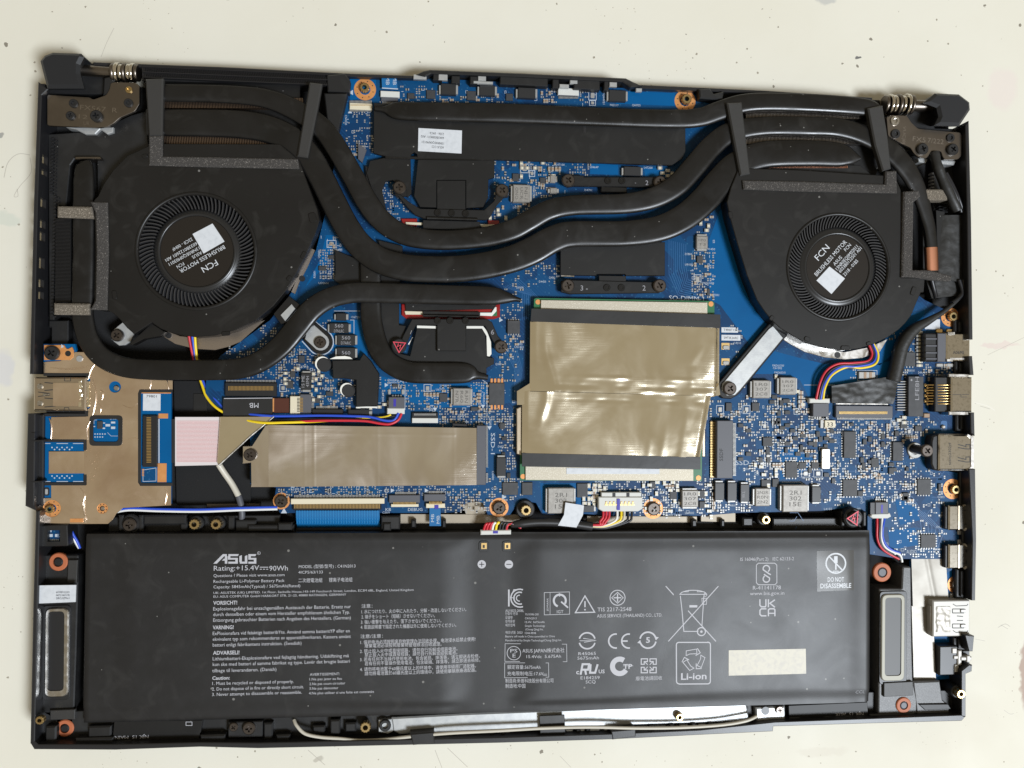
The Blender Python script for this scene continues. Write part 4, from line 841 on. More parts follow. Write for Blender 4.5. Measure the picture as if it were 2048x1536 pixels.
b = MB(); text(b, 'tcony2302t9', 1902, 930, 5, 13.55, w=42, ang=90); build(b, 'stamped_lettering', [M['ink']], o)
b = MB(); b.prism(PX([(1936, 868), (1948, 874), (1948, 936), (1938, 943), (1934, 940), (1942, 933), (1942, 877), (1933, 871)], 13.8), 7, 13.8, .1); build(b, 'shell_lip', [M['steel']], o)
b = MB(); b.box(1879, 935, 1942, 942, 7, 12.5, .4); b.box(1879, 868, 1936, 874, 7, 12.5, .4); build(b, 'shell_side', [M['steel']], o)
b = MB(); b.prism(PX([(1866, 872), (1880, 868), (1880, 942), (1868, 940), (1863, 928), (1863, 884)], 12.5), BZ, 12.5, .5); build(b, 'socket_body', [M['connbk']], o)
for y0, y1 in ((1012, 1059), (1090, 1136)):
    o = port('small_socket', 1898, y0, 1936, y1, 11, slots=[[(1924, y0 + 8), (1932, y0 + 10), (1932, y0 + 15), 1.4], [(1924, y1 - 8), (1932, y1 - 10), (1932, y1 - 15), 1.4]]); b = MB(); b.box(1917, y0 + 1, 1919, y1 - 1, 11, 11.3); build(b, 'shell_seam', [M['tansteel']], o)
    b = MB(); b.prism(PX([(1930, y0 - 3), (1939, y0 + 1), (1941, y0 + 8), (1941, y1 - 8), (1939, y1 - 1), (1930, y1 + 3), (1936, y1 - 6), (1936, y0 + 6)], 11.5), 6, 11.5, .1); build(b, 'shell_lip', [M['steel']], o)
    b = MB(); b.box(1890, y0 + 2, 1898, y1 - 2, BZ, 10, .3); build(b, 'socket_body', [M['connbk']], o)
    for y in (y0 - 6, y1 + 6): b = MB(); b.prism(rounded(RECT(1914, y - 5, 1925, y + 4, BZ), .0006), BZ, BZ + .7, .3); build(b, 'solder_tab', [M['tin']], MBD)

# -- hundreds of tiny soldered parts
def field(name, clusters, seed, dens=1.0):
    rnd = random.Random(seed); b = MB()
    for (x0, y0, x1, y1, n, kinds) in clusters:
        cell = 5.2; occ = set(); tries = 0; placed = 0
        n = int(n * dens)
        while placed < n and tries < n * 6:
            tries += 1
            k = rnd.choice(kinds); i = int(rnd.uniform(x0, x1) / cell); j = int(rnd.uniform(y0, y1) / cell)
            vert = rnd.random() < .5
            w, h = {'c': (8, 4.6), 'r': (7, 4), 'p': (6, 3), 'd': (2.4, 2.4), 'g': (9, 6), 't': (8, 5), 's': (6, 5), 'b': (10, 7)}[k]
            if vert: w, h = h, w
            cells = {(i + a, j + c) for a in range(int(math.ceil(w / cell))) for c in range(int(math.ceil(h / cell)))}
            if cells & occ: continue
            occ |= cells; placed += 1
            x, y = i * cell + w / 2, j * cell + h / 2
            def bb(ax, ay, bx, by, zt, m): b.prism(RECT(ax, ay, bx, by, BZ + zt), BZ, BZ + zt, m=m, bottom=False)
            if k == 'd': bb(x - 1.1, y - 1.1, x + 1.1, y + 1.1, .08, 0)
            elif k == 'b': bb(x - w / 2, y - h / 2, x + w / 2, y + h / 2, .6, 2)
            elif k == 's': bb(x - w / 2, y - h / 2, x + w / 2, y + h / 2, .3, 0)
            elif k == 'p':
                if vert: bb(x - w / 2, y - h / 2, x + w / 2, y - h / 2 + 2.2, .1, 0); bb(x - w / 2, y + h / 2 - 2.2, x + w / 2, y + h / 2, .1, 0)
                else: bb(x - w / 2, y - h / 2, x - w / 2 + 2.2, y + h / 2, .1, 0); bb(x + w / 2 - 2.2, y - h / 2, x + w / 2, y + h / 2, .1, 0)
            else:
                zt = {'c': .5, 'r': .3, 'g': .8, 't': .6}[k]; e = .3
                bm = {'c': 1, 'r': 2, 'g': 3, 't': 2}[k]
                if vert: bb(x - w / 2, y - h / 2, x + w / 2, y - h / 2 + h * e, zt, 0); bb(x - w / 2, y + h / 2 - h * e, x + w / 2, y + h / 2, zt, 0); bb(x - w / 2 + .3, y - h / 2 + h * e, x + w / 2 - .3, y + h / 2 - h * e, zt + .02, bm)
                else: bb(x - w / 2, y - h / 2, x - w / 2 + w * e, y + h / 2, zt, 0); bb(x + w / 2 - w * e, y - h / 2, x + w / 2, y + h / 2, zt, 0); bb(x - w / 2 + w * e, y - h / 2 + .3, x + w / 2 - w * e, y + h / 2 - .3, zt + .02, bm)
    return build(b, name, [M['tin'], M['tan'], M['chipdk'], M['cream']], MBD, kind='stuff')
T1 = 'ccrrpppd'; T2 = 'ppppddd'; T3 = 'crrppd'
field('small_components', [(760, 200, 1000, 206, 10, T2), (800, 172, 880, 200, 22, 'rppd'), (870, 192, 1010, 205, 16, 'rppc'), (1086, 178, 1110, 205, 14, 'cpp'), (1160, 175, 1176, 205, 8, 'pr'),
    (690, 224, 740, 300, 34, T2), (694, 278, 730, 310, 10, 'crp'), (735, 270, 748, 300, 6, 'rp'), (990, 325, 1026, 400, 26, T3), (1040, 322, 1120, 350, 26, 'gcpp'), (1056, 345, 1100, 400, 26, 'rppdc'), (1140, 326, 1180, 352, 18, 'pprd'), (1318, 335, 1345, 365, 8, 'gg'),
    (765, 365, 790, 440, 30, T2), (780, 400, 815, 430, 12, 'rppd'), (975, 415, 1020, 445, 8, 'gcp'), (1030, 405, 1070, 435, 14, 'cpd'), (1040, 320, 1046, 350, 3, 'g'), (640, 500, 672, 555, 52, 'pppdr'), (655, 470, 675, 500, 6, 'cp')], 1)
field('small_components', [(1050, 530, 1118, 570, 26, 'rppdd'), (1005, 545, 1045, 600, 16, 'pdr'), (1385, 500, 1430, 600, 60, 'cppdr'), (1395, 425, 1420, 470, 8, 'gcp'), (1000, 600, 1045, 640, 18, 'ppd'), (1000, 670, 1045, 720, 26, 'ppdc'), (1380, 575, 1420, 600, 10, 'pd'), (1445, 640, 1500, 740, 10, 'pd'),
    (1000, 720, 1040, 765, 14, 'pdr'), (520, 655, 560, 720, 40, 'ppddr'), (450, 690, 600, 730, 60, 'ppddr'), (490, 725, 570, 760, 34, 'ppddr'), (560, 705, 640, 760, 60, 'rrppdc'), (555, 735, 600, 800, 24, 'gcpp'), (620, 740, 640, 800, 14, 'gg'), (640, 745, 712, 815, 60, 'rrppdc'), (712, 800, 780, 818, 10, 'gp'), (640, 640, 660, 690, 10, 'pd'),
    (760, 752, 800, 790, 20, 'ppd'), (800, 765, 850, 820, 30, 'rppd'), (850, 770, 910, 822, 40, 'rppdc'), (940, 765, 980, 830, 40, 'rppdc'), (880, 820, 980, 850, 60, 'rppdc'), (960, 818, 1030, 850, 36, 'rppd'), (998, 840, 1030, 965, 60, 'rrbppd')], 2)
field('small_components', [(556, 975, 780, 992, 70, 'ppdr'), (780, 972, 900, 988, 30, 'ppd'), (890, 978, 985, 1022, 60, 'rrppdc'), (980, 960, 1045, 1000, 24, 'rpp'), (1160, 995, 1200, 1010, 8, 'gg'), (1176, 965, 1210, 1000, 16, 'gg'), (1190, 962, 1290, 984, 26, 'rppd'), (1284, 962, 1360, 1030, 56, 'ggrpp'), (1330, 1000, 1364, 1032, 20, 'rpd'), (1398, 960, 1430, 1030, 36, 'grpp'), (1430, 1006, 1510, 1024, 24, 'pprd'), (1240, 1022, 1290, 1032, 6, 'pd')], 3)
field('small_components', [(1418, 790, 1440, 842, 18, 'rpp'), (1440, 826, 1530, 845, 40, 'rrppc'), (1474, 800, 1566, 920, 230, 'crrbppd'), (1490, 925, 1570, 970, 70, 'grrpp'), (1546, 750, 1562, 800, 8, 'gc'), (1540, 795, 1660, 880, 270, 'crrbbpdt'), (1593, 780, 1608, 815, 6, 'gg'), (1490, 755, 1506, 800, 10, 'cp'), (1530, 860, 1690, 960, 260, 'crrbppd'), (1615, 960, 1690, 1015, 60, 'rrppd')], 4, .42)
field('small_components', [(1660, 836, 1810, 870, 130, 'rppdc'), (1715, 850, 1790, 960, 190, 'crrbppd'), (1800, 836, 1870, 885, 70, 'crppd'), (1758, 872, 1830, 960, 90, 'rrppdc'), (1810, 915, 1900, 965, 60, 'rppdd'), (1660, 915, 1760, 960, 100, 'crrppd'), (1715, 960, 1840, 1010, 150, 'crrppd'), (1780, 1000, 1900, 1070, 110, 'rppdd'), (1862, 950, 1890, 1030, 40, 'rpd'), (1780, 1060, 1850, 1112, 50, 'rppdd'), (1835, 1095, 1890, 1116, 40, 'ppdd'), (1870, 1060, 1895, 1110, 20, 'pd'), (1650, 990, 1700, 1010, 14, 'rpp')], 5, .42)
field('small_components', [(1780, 660, 1806, 740, 14, 'rpp'), (1808, 660, 1832, 700, 10, 'pr'), (1846, 728, 1905, 755, 24, 'rppdc'), (1790, 740, 1815, 756, 8, 'pr'), (1700, 735, 1716, 760, 4, 'pd'), (1790, 836, 1810, 846, 6, 'g')], 6)
b = MB()
for k in range(10): b.box(1833, 662 + k * 7.4, 1846, 667 + k * 7.4, BZ, 8.8, .1); b.box(1837, 662.2 + k * 7.4, 1842, 666.8 + k * 7.4, 8.8, 8.86, m=1)
build(b, 'capacitor_column', [M['tin'], M['cream']], MBD, kind='stuff')
b = MB()
for x, y, n, dx, dy, w, h in ((1096, 333, 4, 7, 0, 5, 9), (852, 785, 4, 7, 0, 5, 9), (1597, 782, 4, 0, 9, 10, 7), (953, 786, 3, 0, 7, 9, 5), (1184, 973, 4, 0, 9, 9, 7), (1162, 960, 0, 0, 0, 0, 0), (1331, 967, 3, 6, 0, 5, 10), (1424, 985, 4, 0, 9, 7, 7), (1545, 926, 3, 6, 0, 5, 9), (1610, 900, 4, 6, 0, 4, 6), (1812, 871, 5, 5, 0, 4, 7), (1752, 953, 3, 5, 0, 4, 6)):
    for k in range(n): b.box(x + k * dx, y + k * dy, x + k * dx + w, y + k * dy + h, BZ, 8.7, .1); b.box(x + k * dx + (w * .3 if dy else 0), y + k * dy + (h * .3 if dx else 0), x + k * dx + (w * .7 if dy else w), y + k * dy + (h * .7 if dx else h), 8.7, 8.76, m=1)
build(b, 'capacitor_rows', [M['tin'], M['tan']], MBD, kind='stuff')

# -- printed legends
b = MB()
for s, x, y, h, w, a in [('SO-DIMM-1', 1338, 600, 9, 70, -1), ('SSD-2', 1471, 930, 9, 41, 0), ('SSD-1', 982, 866, 8, 42, -90), ('DEBUG', 816, 1022, 6, 29, 0), ('KB', 771, 1022, 6, 11, 0), ('TP', 881, 982, 5, 10, 0), ('BATT', 1190, 966, 6, 24, 0), ('SPK', 1783, 997, 6, 16, 0), ('MIC', 1706, 995, 6, 18, 0), ('AUDIO', 1813, 1107, 7, 20, 0), ('FAN', 795, 765, 6, 18, 0),
                         ('CN4300', 775, 762, 4, 18, 0), ('CN4320', 775, 767, 4, 18, 0), ('D5000', 1033, 577, 4, 14, 0), ('D4450', 1078, 565, 4, 14, 0), ('Q4301', 1098, 557, 4, 12, 0), ('U91050', 1370, 531, 4, 17, 0), ('D7804', 1370, 510, 4, 14, 0), ('PAD61400', 1405, 568, 4, 23, 0), ('D7001', 1424, 592, 4, 14, 0), ('L91450', 1412, 500, 4, 18, 0), ('C4210', 1467, 688, 4, 15, 0), ('PAD61350', 1545, 733, 4, 23, 0), ('C61302', 1546, 738, 4, 18, 0), ('PAD65010', 1549, 747, 4, 22, 0),
                         ('PAD6701', 660, 502, 4, 24, 0), ('U50001', 640, 516, 4, 16, 90), ('R5001', 631, 556, 4, 14, 90), ('U50604', 637, 568, 4, 20, 0), ('C6720', 703, 636, 4, 16, 0), ('U6003', 595, 702, 4, 16, 0), ('C67213', 598, 735, 4, 18, 0), ('Q3502', 648, 780, 4, 16, 0), ('CN6850', 657, 803, 4, 18, 0), ('CN6870', 848, 820, 4, 18, 0), ('U95600', 880, 773, 4, 18, 0), ('U61900', 872, 781, 4, 18, 0), ('Q1932', 917, 832, 4, 14, 0), ('Q300', 991, 730, 4, 12, 0), ('PAD61053', 966, 785, 4, 22, -90), ('CN1001', 979, 834, 4, 18, -90), ('C6000', 984, 942, 4, 18, -90), ('L47200', 764, 782, 4, 22, -90), ('U8432', 1029, 690, 4, 16, 0), ('US1401', 1029, 696, 4, 18, 0),
                         ('CN6600', 1200, 971, 4, 18, 0), ('Q6001', 1320, 1003, 4, 16, 0), ('U4800', 1455, 1013, 4, 18, 0), ('L60000', 1370, 1028, 4, 18, 0), ('C6400 D6404', 1331, 1032, 4, 32, 0), ('VR5300', 1466, 826, 4, 18, 0), ('PAD65310', 1456, 832, 4, 22, 0), ('PAD8195', 1486, 940, 4, 20, 0), ('U60010', 1812, 743, 4, 17, 0), ('24478', 1836, 747, 4, 14, 0), ('U69701', 1730, 847, 4, 16, 0), ('L47130', 1047, 330, 4, 17, 0), ('L47100', 1112, 331, 4, 17, 0), ('L0464P', 1180, 336, 4, 17, 0), ('P82217', 1220, 212, 4, 17, 0), ('Q60025', 1264, 212, 4, 17, 0), ('PQ64021', 1206, 184, 4, 24, -90), ('L47200', 1288, 337, 4, 17, 0), ('U4301', 1286, 384, 4, 14, 0), ('D4701', 1169, 382, 4, 15, 0), ('L47010', 1026, 417, 4, 16, 0),
                         ('PAD61320', 1066, 372, 4, 22, -90), ('D6025', 996, 895, 4, 14, 0), ('Q301', 983, 979, 4, 11, 0), ('C3519', 765, 1027, 4, 14, 0), ('U2603', 1750, 965, 4, 14, 0), ('Q2603', 1772, 967, 4, 14, 0), ('PAD2602', 1750, 961, 4, 18, 0), ('CN4330', 690, 230, 4, 20, -90), ('C7006', 1570, 910, 4, 16, 0), ('D7002', 1600, 908, 4, 14, 0), ('U7002', 1620, 914, 4, 14, 0), ('PAD7360', 1604, 958, 4, 18, 0), ('PAD7304', 1629, 958, 4, 18, 0), ('CN2602', 1725, 1008, 4, 18, 90), ('U2606', 1816, 1010, 4, 16, 0), ('Q2805', 1875, 996, 4, 14, 0), ('CNL200', 1872, 1056, 4, 16, 0), ('U2801', 1826, 1068, 4, 14, 0), ('E26002', 1705, 1020, 4, 16, 0), ('L4150', 1648, 1020, 4, 16, 0)]:
    text(b, s, x, y, h, BZ + .05, w=w, ang=a)
rnd = random.Random(5)
for (x0, y0, x1, y1, n) in ((1480, 800, 1680, 1010, 46), (1660, 840, 1880, 1110, 60), (560, 700, 760, 830, 50), (690, 220, 745, 310, 16), (980, 320, 1130, 400, 24), (840, 770, 1030, 850, 40), (640, 470, 680, 560, 16), (1380, 470, 1430, 600, 18), (560, 972, 900, 990, 30), (1290, 970, 1420, 1030, 24), (800, 172, 1200, 208, 24), (765, 370, 800, 440, 10)):
    for _ in range(n):
        x, y = rnd.uniform(x0, x1), rnd.uniform(y0, y1); w = rnd.uniform(2, 7); v = rnd.random() < .4
        if rnd.random() < .3: stroke(b, [(x, y), (x + w, y), (x + w, y + 5), (x, y + 5)], .7, BZ + .04, True)
        elif v: stroke(b, [(x, y), (x, y + w)], .9, BZ + .04)
        else: stroke(b, [(x, y), (x + w, y)], .9, BZ + .04)
for x, y, r, a in ((703, 185, 6, 180), (700, 224, 5, 270), (772, 770, 5, 0), (870, 818, 5, 90), (966, 812, 5, 90), (979, 855, 5, 90), (568, 1023, 7, 270), (784, 981, 5, 0), (852, 981, 5, 0), (1211, 977, 6, 90), (1007, 994, 6, 0), (1001, 640, 5, 0)):
    fillp(b, [(x + r * cos(radians(a + k * 120)), y + r * sin(radians(a + k * 120))) for k in range(3)], BZ + .05)
for c in ([(668, 622), (736, 622)], [(700, 640), (708, 640), (708, 668)], [(1415, 796), (1415, 840)], [(780, 770), (810, 770), (810, 820)], [(965, 760), (974, 766), (974, 812)], [(1608, 770), (1670, 770)], [(1646, 864), (1690, 864)], [(1564, 964), (1600, 964), (1618, 976)]): stroke(b, c, 1.0, BZ + .04)
build(b, 'silkscreen_legend', [M['silk']], MBD, kind='stuff')
for x0, y0, x1, y1, s in ((1443, 655, 1476, 665, 'T4R8T15'), (1443, 670, 1481, 681, '5MT3K3ARC')):
    b = MB(); b.box(x0, y0, x1, y1, BZ, BZ + .1); text(b, s, (x0 + x1) / 2, y1 - 3, 4.4, BZ + .13, w=(x1 - x0) * .75, align='c', m=1); build(b, 'board_label', [M['white'], M['ink']], MBD)
b = MB(); b.box(1850, 639, 1880, 658, BZ, BZ + .1); build(b, 'board_label', [M['white']], MBD)

# ------------------------------------------------------------------ left circuit board with the foil shield
BZ = 10.2
IO = thing('usb_board', 'small blue side board under a coppery foil shield beside the big black heat pipe', 'circuit board', 200, 880, 9)
b = MB(); b.prism(PX([(87, 688), (150, 688), (156, 716), (200, 744), (342, 748), (342, 1008), (244, 1012), (228, 1030), (214, 1044), (78, 1044), (78, 1000), (84, 996), (84, 832), (172, 832), (172, 748), (87, 748)], BZ), BZ - 1.2, BZ, .08); build(b, 'board', [M['pour']], IO)
FO = [(87, 724), (120, 722), (150, 704), (190, 704), (210, 742), (345, 744), (345, 779), (281, 779), (277, 785), (277, 966), (281, 971), (342, 971), (342, 1011), (246, 1016), (232, 1028), (225, 1040), (216, 1048), (140, 1048), (78, 1046), (78, 1000), (82, 996), (102, 996), (102, 970), (168, 970), (168, 879), (102, 879), (102, 834), (172, 833), (172, 822), (180, 815), (180, 758), (174, 747), (87, 746)]
fz = (BZ + .35)
b = MB(); hole = rounded(RECT(181, 831, 243, 891, fz), .0015, 5); rnd = random.Random(3)
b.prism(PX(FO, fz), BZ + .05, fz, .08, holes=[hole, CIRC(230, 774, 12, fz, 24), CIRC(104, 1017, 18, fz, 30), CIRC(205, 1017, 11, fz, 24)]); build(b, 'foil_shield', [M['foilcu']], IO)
b = MB()
def crease(mb, pts, w, z=fz): mb.tube([P(x, y, z) for x, y in catmull(pts, 4)], [S(x, y, z) * w * (.35 + .65 * sin(pi * i / max(1, 4 * (len(pts) - 1)))) for i, (x, y) in enumerate(catmull(pts, 4))], 6)
for pts, w in [([(182, 750), (192, 790), (186, 830)], 2.2), ([(170, 1000), (168, 1020), (174, 1040)], 2.5), ([(160, 975), (170, 990), (166, 1010), (172, 1046)], 1.8), ([(245, 810), (262, 816), (276, 806)], 1.2), ([(176, 760), (182, 740), (190, 728)], 1.6), ([(100, 735), (140, 738), (180, 732)], 1.4), ([(252, 880), (270, 876), (278, 880)], 1.1), ([(182, 840), (174, 858), (176, 880)], 1.4), ([(98, 836), (103, 850), (102, 878)], 2.2), ([(200, 780), (206, 786), (204, 800)], 2), ([(196, 805), (202, 816), (200, 826)], 1.6), ([(300, 750), (302, 765), (300, 778)], 1.5), ([(330, 745), (334, 765), (338, 778)], 2.4), ([(330, 975), (333, 990), (330, 1008)], 2.2)]: crease(b, pts, w)
for _ in range(46):
    x, y = rnd.uniform(172, 200), rnd.uniform(895, 985); b.cyl(x, y, rnd.uniform(.6, 1.6), fz - .05, fz + .12, .05, n=6)
stroke(b, [(256, 1009), (258, 1000), (320, 998), (320, 1011)], 1.0, fz + .02)
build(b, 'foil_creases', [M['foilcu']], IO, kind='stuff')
b = MB()
def tapez(u, v, x, y): return (BZ + .6) + .12 * noise.noise(Vector((x * 700, y * 700, 2))) - .3 * u
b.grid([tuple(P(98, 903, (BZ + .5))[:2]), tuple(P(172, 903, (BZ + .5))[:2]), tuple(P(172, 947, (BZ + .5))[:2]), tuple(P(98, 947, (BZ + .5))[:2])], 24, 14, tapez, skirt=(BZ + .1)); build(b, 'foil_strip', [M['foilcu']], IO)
b = MB(); b.prism(rounded(RECT(179, 829, 245, 893, fz), .0016, 5), fz, fz + .12, holes=[rounded(RECT(187, 837, 237, 885, fz), .0012, 5)])
for q in ([(345, 782), (281, 782), (279, 787), (279, 964), (282, 969), (345, 969)], [(87, 749), (175, 749), (175, 757)], [(173, 818), (173, 830), (86, 830)], [(84, 881), (170, 882), (170, 901)], [(170, 949), (170, 968), (84, 968)]): stroke(b, q, 6, fz + .1)
build(b, 'shield_edging', [M['tape']], IO)
b = MB(); b.prism(PX([(88, 690), (128, 690), (132, 697), (136, 698), (144, 694), (147, 700), (147, 714), (140, 720), (88, 720)], BZ + .5), BZ, BZ + .5, .05); build(b, 'copper_tab', [M['ring']], IO); screw(IO, 106, 706, 15, BZ + .5, 'black_screw'); b = MB(); b.cyl(136, 707, 6, BZ + .5, BZ + .54); build(b, 'mount_hole', [M['connbk']], IO)
b = MB(); fillp(b, [(123, 688), (128, 694), (122, 696)], BZ + .55); build(b, 'silk_arrow', [M['silk']], IO)
b = MB(); b.cyl(158, 717, 7, (BZ + .35), (BZ + .8), .2, n=10); build(b, 'solder_blob', [M['tin']], IO)
for x0, y0, x1, y1 in ((282, 783, 342, 787), (317, 827, 336, 837), (315, 926, 333, 965), (140, 1037, 166, 1045)): b = MB(); b.box(x0, y0, x1, y1, BZ, BZ + (.5 if y0 > 1000 else .12)); build(b, 'copper_pad', [M['ring']], IO)
b = MB(); b.cyl(232, 776, 6, BZ, BZ + .5, .3); build(b, 'solder_collar', [M['steel']], IO)
ringpad(IO, 104, 1017, 18, (BZ + .1), 'b', 9); ringpad(IO, 205, 1017, 11, (BZ + .1), 'h', 8)
b = MB(); b.box(286, 787, 321, 822, BZ, BZ + .12); text(b, '79801', 303, 795, 5, BZ + .16, w=21, align='c', m=1); build(b, 'board_label', [M['white'], M['ink']], IO)
o = conn('ribbon_connector', 285, 829, 314, 936, 1.3, 'connbk', [(293, 834, 302, 926, 30, 'y', 'gold', 1.45)], par=IO)
b = MB(); b.box(283, 936, 313, 964, BZ, BZ + .04, m=0); stroke(b, [(286, 940), (312, 936), (312, 962), (286, 963)], 1, BZ + .06, True, m=1); stroke(b, [(280, 840), (280, 960)], 1, BZ + .05, m=1); stroke(b, [(318, 838), (318, 926)], 2.2, BZ + .05, m=1)
for k in range(5): b.box(284, 938 + k * 3, 288, 940 + k * 3, BZ, BZ + .1, m=2)
build(b, 'silk_outline', [M['pcb'], M['silk'], M['ring']], IO)
b = MB(); b.box(194, 842, 204, 858, BZ, (BZ + .7), .1); build(b, 'chip', [M['chip']], IO)
b = MB(); text(b, 'C9600', 219, 839, 4.5, BZ + .05, w=16); stroke(b, [(188, 848), (188, 840), (194, 840)], .8, BZ + .05); b.box(206, 845, 210, 847, BZ, (BZ + .1)); b.box(205, 855, 210, 858, BZ, (BZ + .1)); b.box(187, 852, 190, 854, BZ, (BZ + .1)); b.box(222, 843, 230, 847, BZ, (BZ + .3)); b.box(222, 853, 230, 858, BZ, (BZ + .3)); b.box(211, 848, 220, 853, BZ, (BZ + .2)); stroke(b, [(215, 865), (222, 872), (236, 872)], .7, BZ + .03)
for k in range(9): b.cyl(190 + (k % 5) * 5, 868 + (k // 5) * 6, 1.4, BZ, BZ + .04, n=8)
build(b, 'small_components', [M['silk']], IO, kind='stuff')
b = MB()
for y in (887, 963):
    for xa, xb in ((86, 101), (113, 136), (146, 168)): stroke(b, [(xa, y), (xb, y)], 1.3, BZ + .05)
    for k in range(9): b.cyl(104 + k * 5, y + (10 if y < 900 else -9) + (k % 2) * 4 - 2, 1.6, BZ, BZ + .03, n=8)
build(b, 'silk_outline', [M['silk']], IO)
b = MB(); b.prism(rounded(RECT(88, 974, 99, 992, BZ), .001), BZ, BZ + .06); b.prism(rounded(RECT(91, 977, 96, 989, BZ), .0006), BZ, BZ + .5, .1, m=1); build(b, 'guide_pin', [M['chipdk'], M['sheet']], IO)
b = MB(); b.box(67, 753, 172, 823, 4.5, 12, .5); o = build(b, 'usb_socket', [M['tansteel']], IO)
b = MB()
for y in (767, 779, 798, 812): stroke(b, [(89, y + (-2 if y in (767, 798) else 2)), (111, y)], 1.8, 12.04)
for y in (784, 793): stroke(b, [(76, y), (100, y + (1 if y < 790 else -1) * 3)], 1.6, 12.04)
stroke(b, [(129, 754), (129, 762), (141, 762), (141, 754)], 1.1, 12.04); stroke(b, [(127, 823), (129, 815), (137, 815), (139, 823)], 1.1, 12.04); stroke(b, [(70, 823), (172, 824)], 1.2, 12.04); build(b, 'spring_slots', [M['ink']], o, kind='stuff')
for y in (772, 806): b = MB(); b.prism(rounded(RECT(75, y - 5, 86, y + 6, 12), .0008), 12, 12.5, .25); build(b, 'spring_tongue', [M['steel']], o)
b = MB(); b.prism(PX([(86, 786), (98, 788), (98, 790), (86, 792)], 12), 12, 12.3, .1); build(b, 'spring_tongue', [M['steel']], o)
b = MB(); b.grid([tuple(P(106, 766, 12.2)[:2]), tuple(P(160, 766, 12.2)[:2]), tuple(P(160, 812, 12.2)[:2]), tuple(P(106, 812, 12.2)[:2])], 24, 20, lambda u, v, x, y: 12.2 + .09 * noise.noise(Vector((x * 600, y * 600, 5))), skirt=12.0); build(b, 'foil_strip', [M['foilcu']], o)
b = MB(); b.grid([tuple(P(160, 762, 11)[:2]), tuple(P(186, 764, 11)[:2]), tuple(P(184, 815, 11)[:2]), tuple(P(160, 813, 11)[:2])], 16, 30, lambda u, v, x, y: 12.2 - 3.6 * u * u + .35 * noise.noise(Vector((x * 900, y * 900, 8))), skirt=(BZ + .2)); build(b, 'foil_strip', [M['foil']], o)
BZ = 8.0
# little switch board in the corner
SB = thing('sensor_board', 'tiny square blue sensor board in a black frame above an orange speaker grommet', 'circuit board', 108, 1072, 6)
b = MB(); b.prism(rounded(PX([(81, 1051), (134, 1049), (136, 1092), (82, 1094)], 12), .0006), 4, 12, .3, holes=[RECT(95, 1060, 120, 1084, 12)]); build(b, 'frame', [M['shell']], SB)
b = MB(); b.box(92, 1058, 122, 1086, 8, 10.2); build(b, 'board', [M['pcb']], SB)
b = MB(); text(b, 'E3', 113, 1074, 6, 10.25, w=10); b.box(99, 1068, 105, 1074, 10.2, 10.5); b.box(110, 1068, 114, 1074, 10.2, 10.5); fillp(b, [(100, 1061), (104, 1061), (102, 1065)], 10.26)
for k in range(6): b.box(98 + k * 3.4, 1078, 100 + k * 3.4, 1084, 10.2, 10.4)
build(b, 'small_components', [M['silk']], SB, kind='stuff')

# ------------------------------------------------------------------ foil covered board bottom right
AB = thing('audio_board', 'foil covered side board with a USB socket and a black headphone jack', 'circuit board', 1870, 1250, 5)
b = MB(); b.prism(PX([(1822, 1112), (1892, 1112), (1918, 1150), (1920, 1196), (1920, 1280), (1926, 1290), (1926, 1356), (1870, 1360), (1824, 1362)], 7), 5.8, 7, .08); build(b, 'board', [M['pour']], AB)
def foilz(u, v, x, y): return 7.2 + .9 * u + 1.0 * v + .07 * noise.noise(Vector((x * 60, y * 45, 3))) + .25 * math.exp(-((u - .45 - .2 * v) / .06) ** 2)
def foilz2(u, v, x, y): return 7.4 + .6 * u + 1.5 * v + .07 * noise.noise(Vector((x * 90, y * 90, 3))) * sm(.5, .7, v)
def sm(a, b, x): t = min(1, max(0, (x - a) / (b - a))); return t * t * (3 - 2 * t)
g = MB(); g.grid([tuple(P(1824, 1116, 7.6)[:2]), tuple(P(1890, 1116, 7.6)[:2]), tuple(P(1893, 1212, 7.6)[:2]), tuple(P(1824, 1212, 7.6)[:2])], 22, 30, foilz, skirt=7); build(g, 'foil_shield', [M['foildull']], AB)
g = MB(); g.grid([tuple(P(1824, 1212, 7.6)[:2]), tuple(P(1864, 1212, 7.6)[:2]), tuple(P(1866, 1360, 7.6)[:2]), tuple(P(1824, 1360, 7.6)[:2])], 16, 40, foilz2, skirt=7); build(g, 'foil_shield', [M['foildull']], AB)
b = MB(); b.box(1866, 1203, 1940, 1271, 4, 12, .4); o = build(b, 'usb_socket', [M['portdull']], AB)
b = MB()
for y in (1218, 1226, 1248, 1256): stroke(b, [(1905, y), (1928, y)], 1.5, 12.04)
stroke(b, [(1905, 1218), (1905, 1226)], 1.5, 12.04); stroke(b, [(1905, 1248), (1905, 1256)], 1.5, 12.04)
for y in (1211, 1264): stroke(b, [(1906, y - 3), (1912, y + 1), (1934, y), (1936, y - 3)], 1.3, 12.04)
stroke(b, [(1914, 1232), (1926, 1233)], 1.4, 12.04); stroke(b, [(1914, 1241), (1926, 1241)], 1.4, 12.04); build(b, 'spring_slots', [M['ink']], o, kind='stuff')
for y in (1222, 1252): b = MB(); b.box(1922, y - 3, 1932, y + 3, 12, 12.5, .2); build(b, 'spring_tongue', [M['tin']], o)
b = MB(); g = b; g.grid([tuple(P(1864, 1213, 12)[:2]), tuple(P(1900, 1213, 12)[:2]), tuple(P(1900, 1264, 12)[:2]), tuple(P(1864, 1264, 12)[:2])], 16, 22, lambda u, v, x, y: 12.3 - 1.5 * max(0, .4 - u) ** 2 * 6 + .2 * noise.noise(Vector((x * 700, y * 700, 1))), skirt=9); build(g, 'foil_strip', [M['foildull']], o)
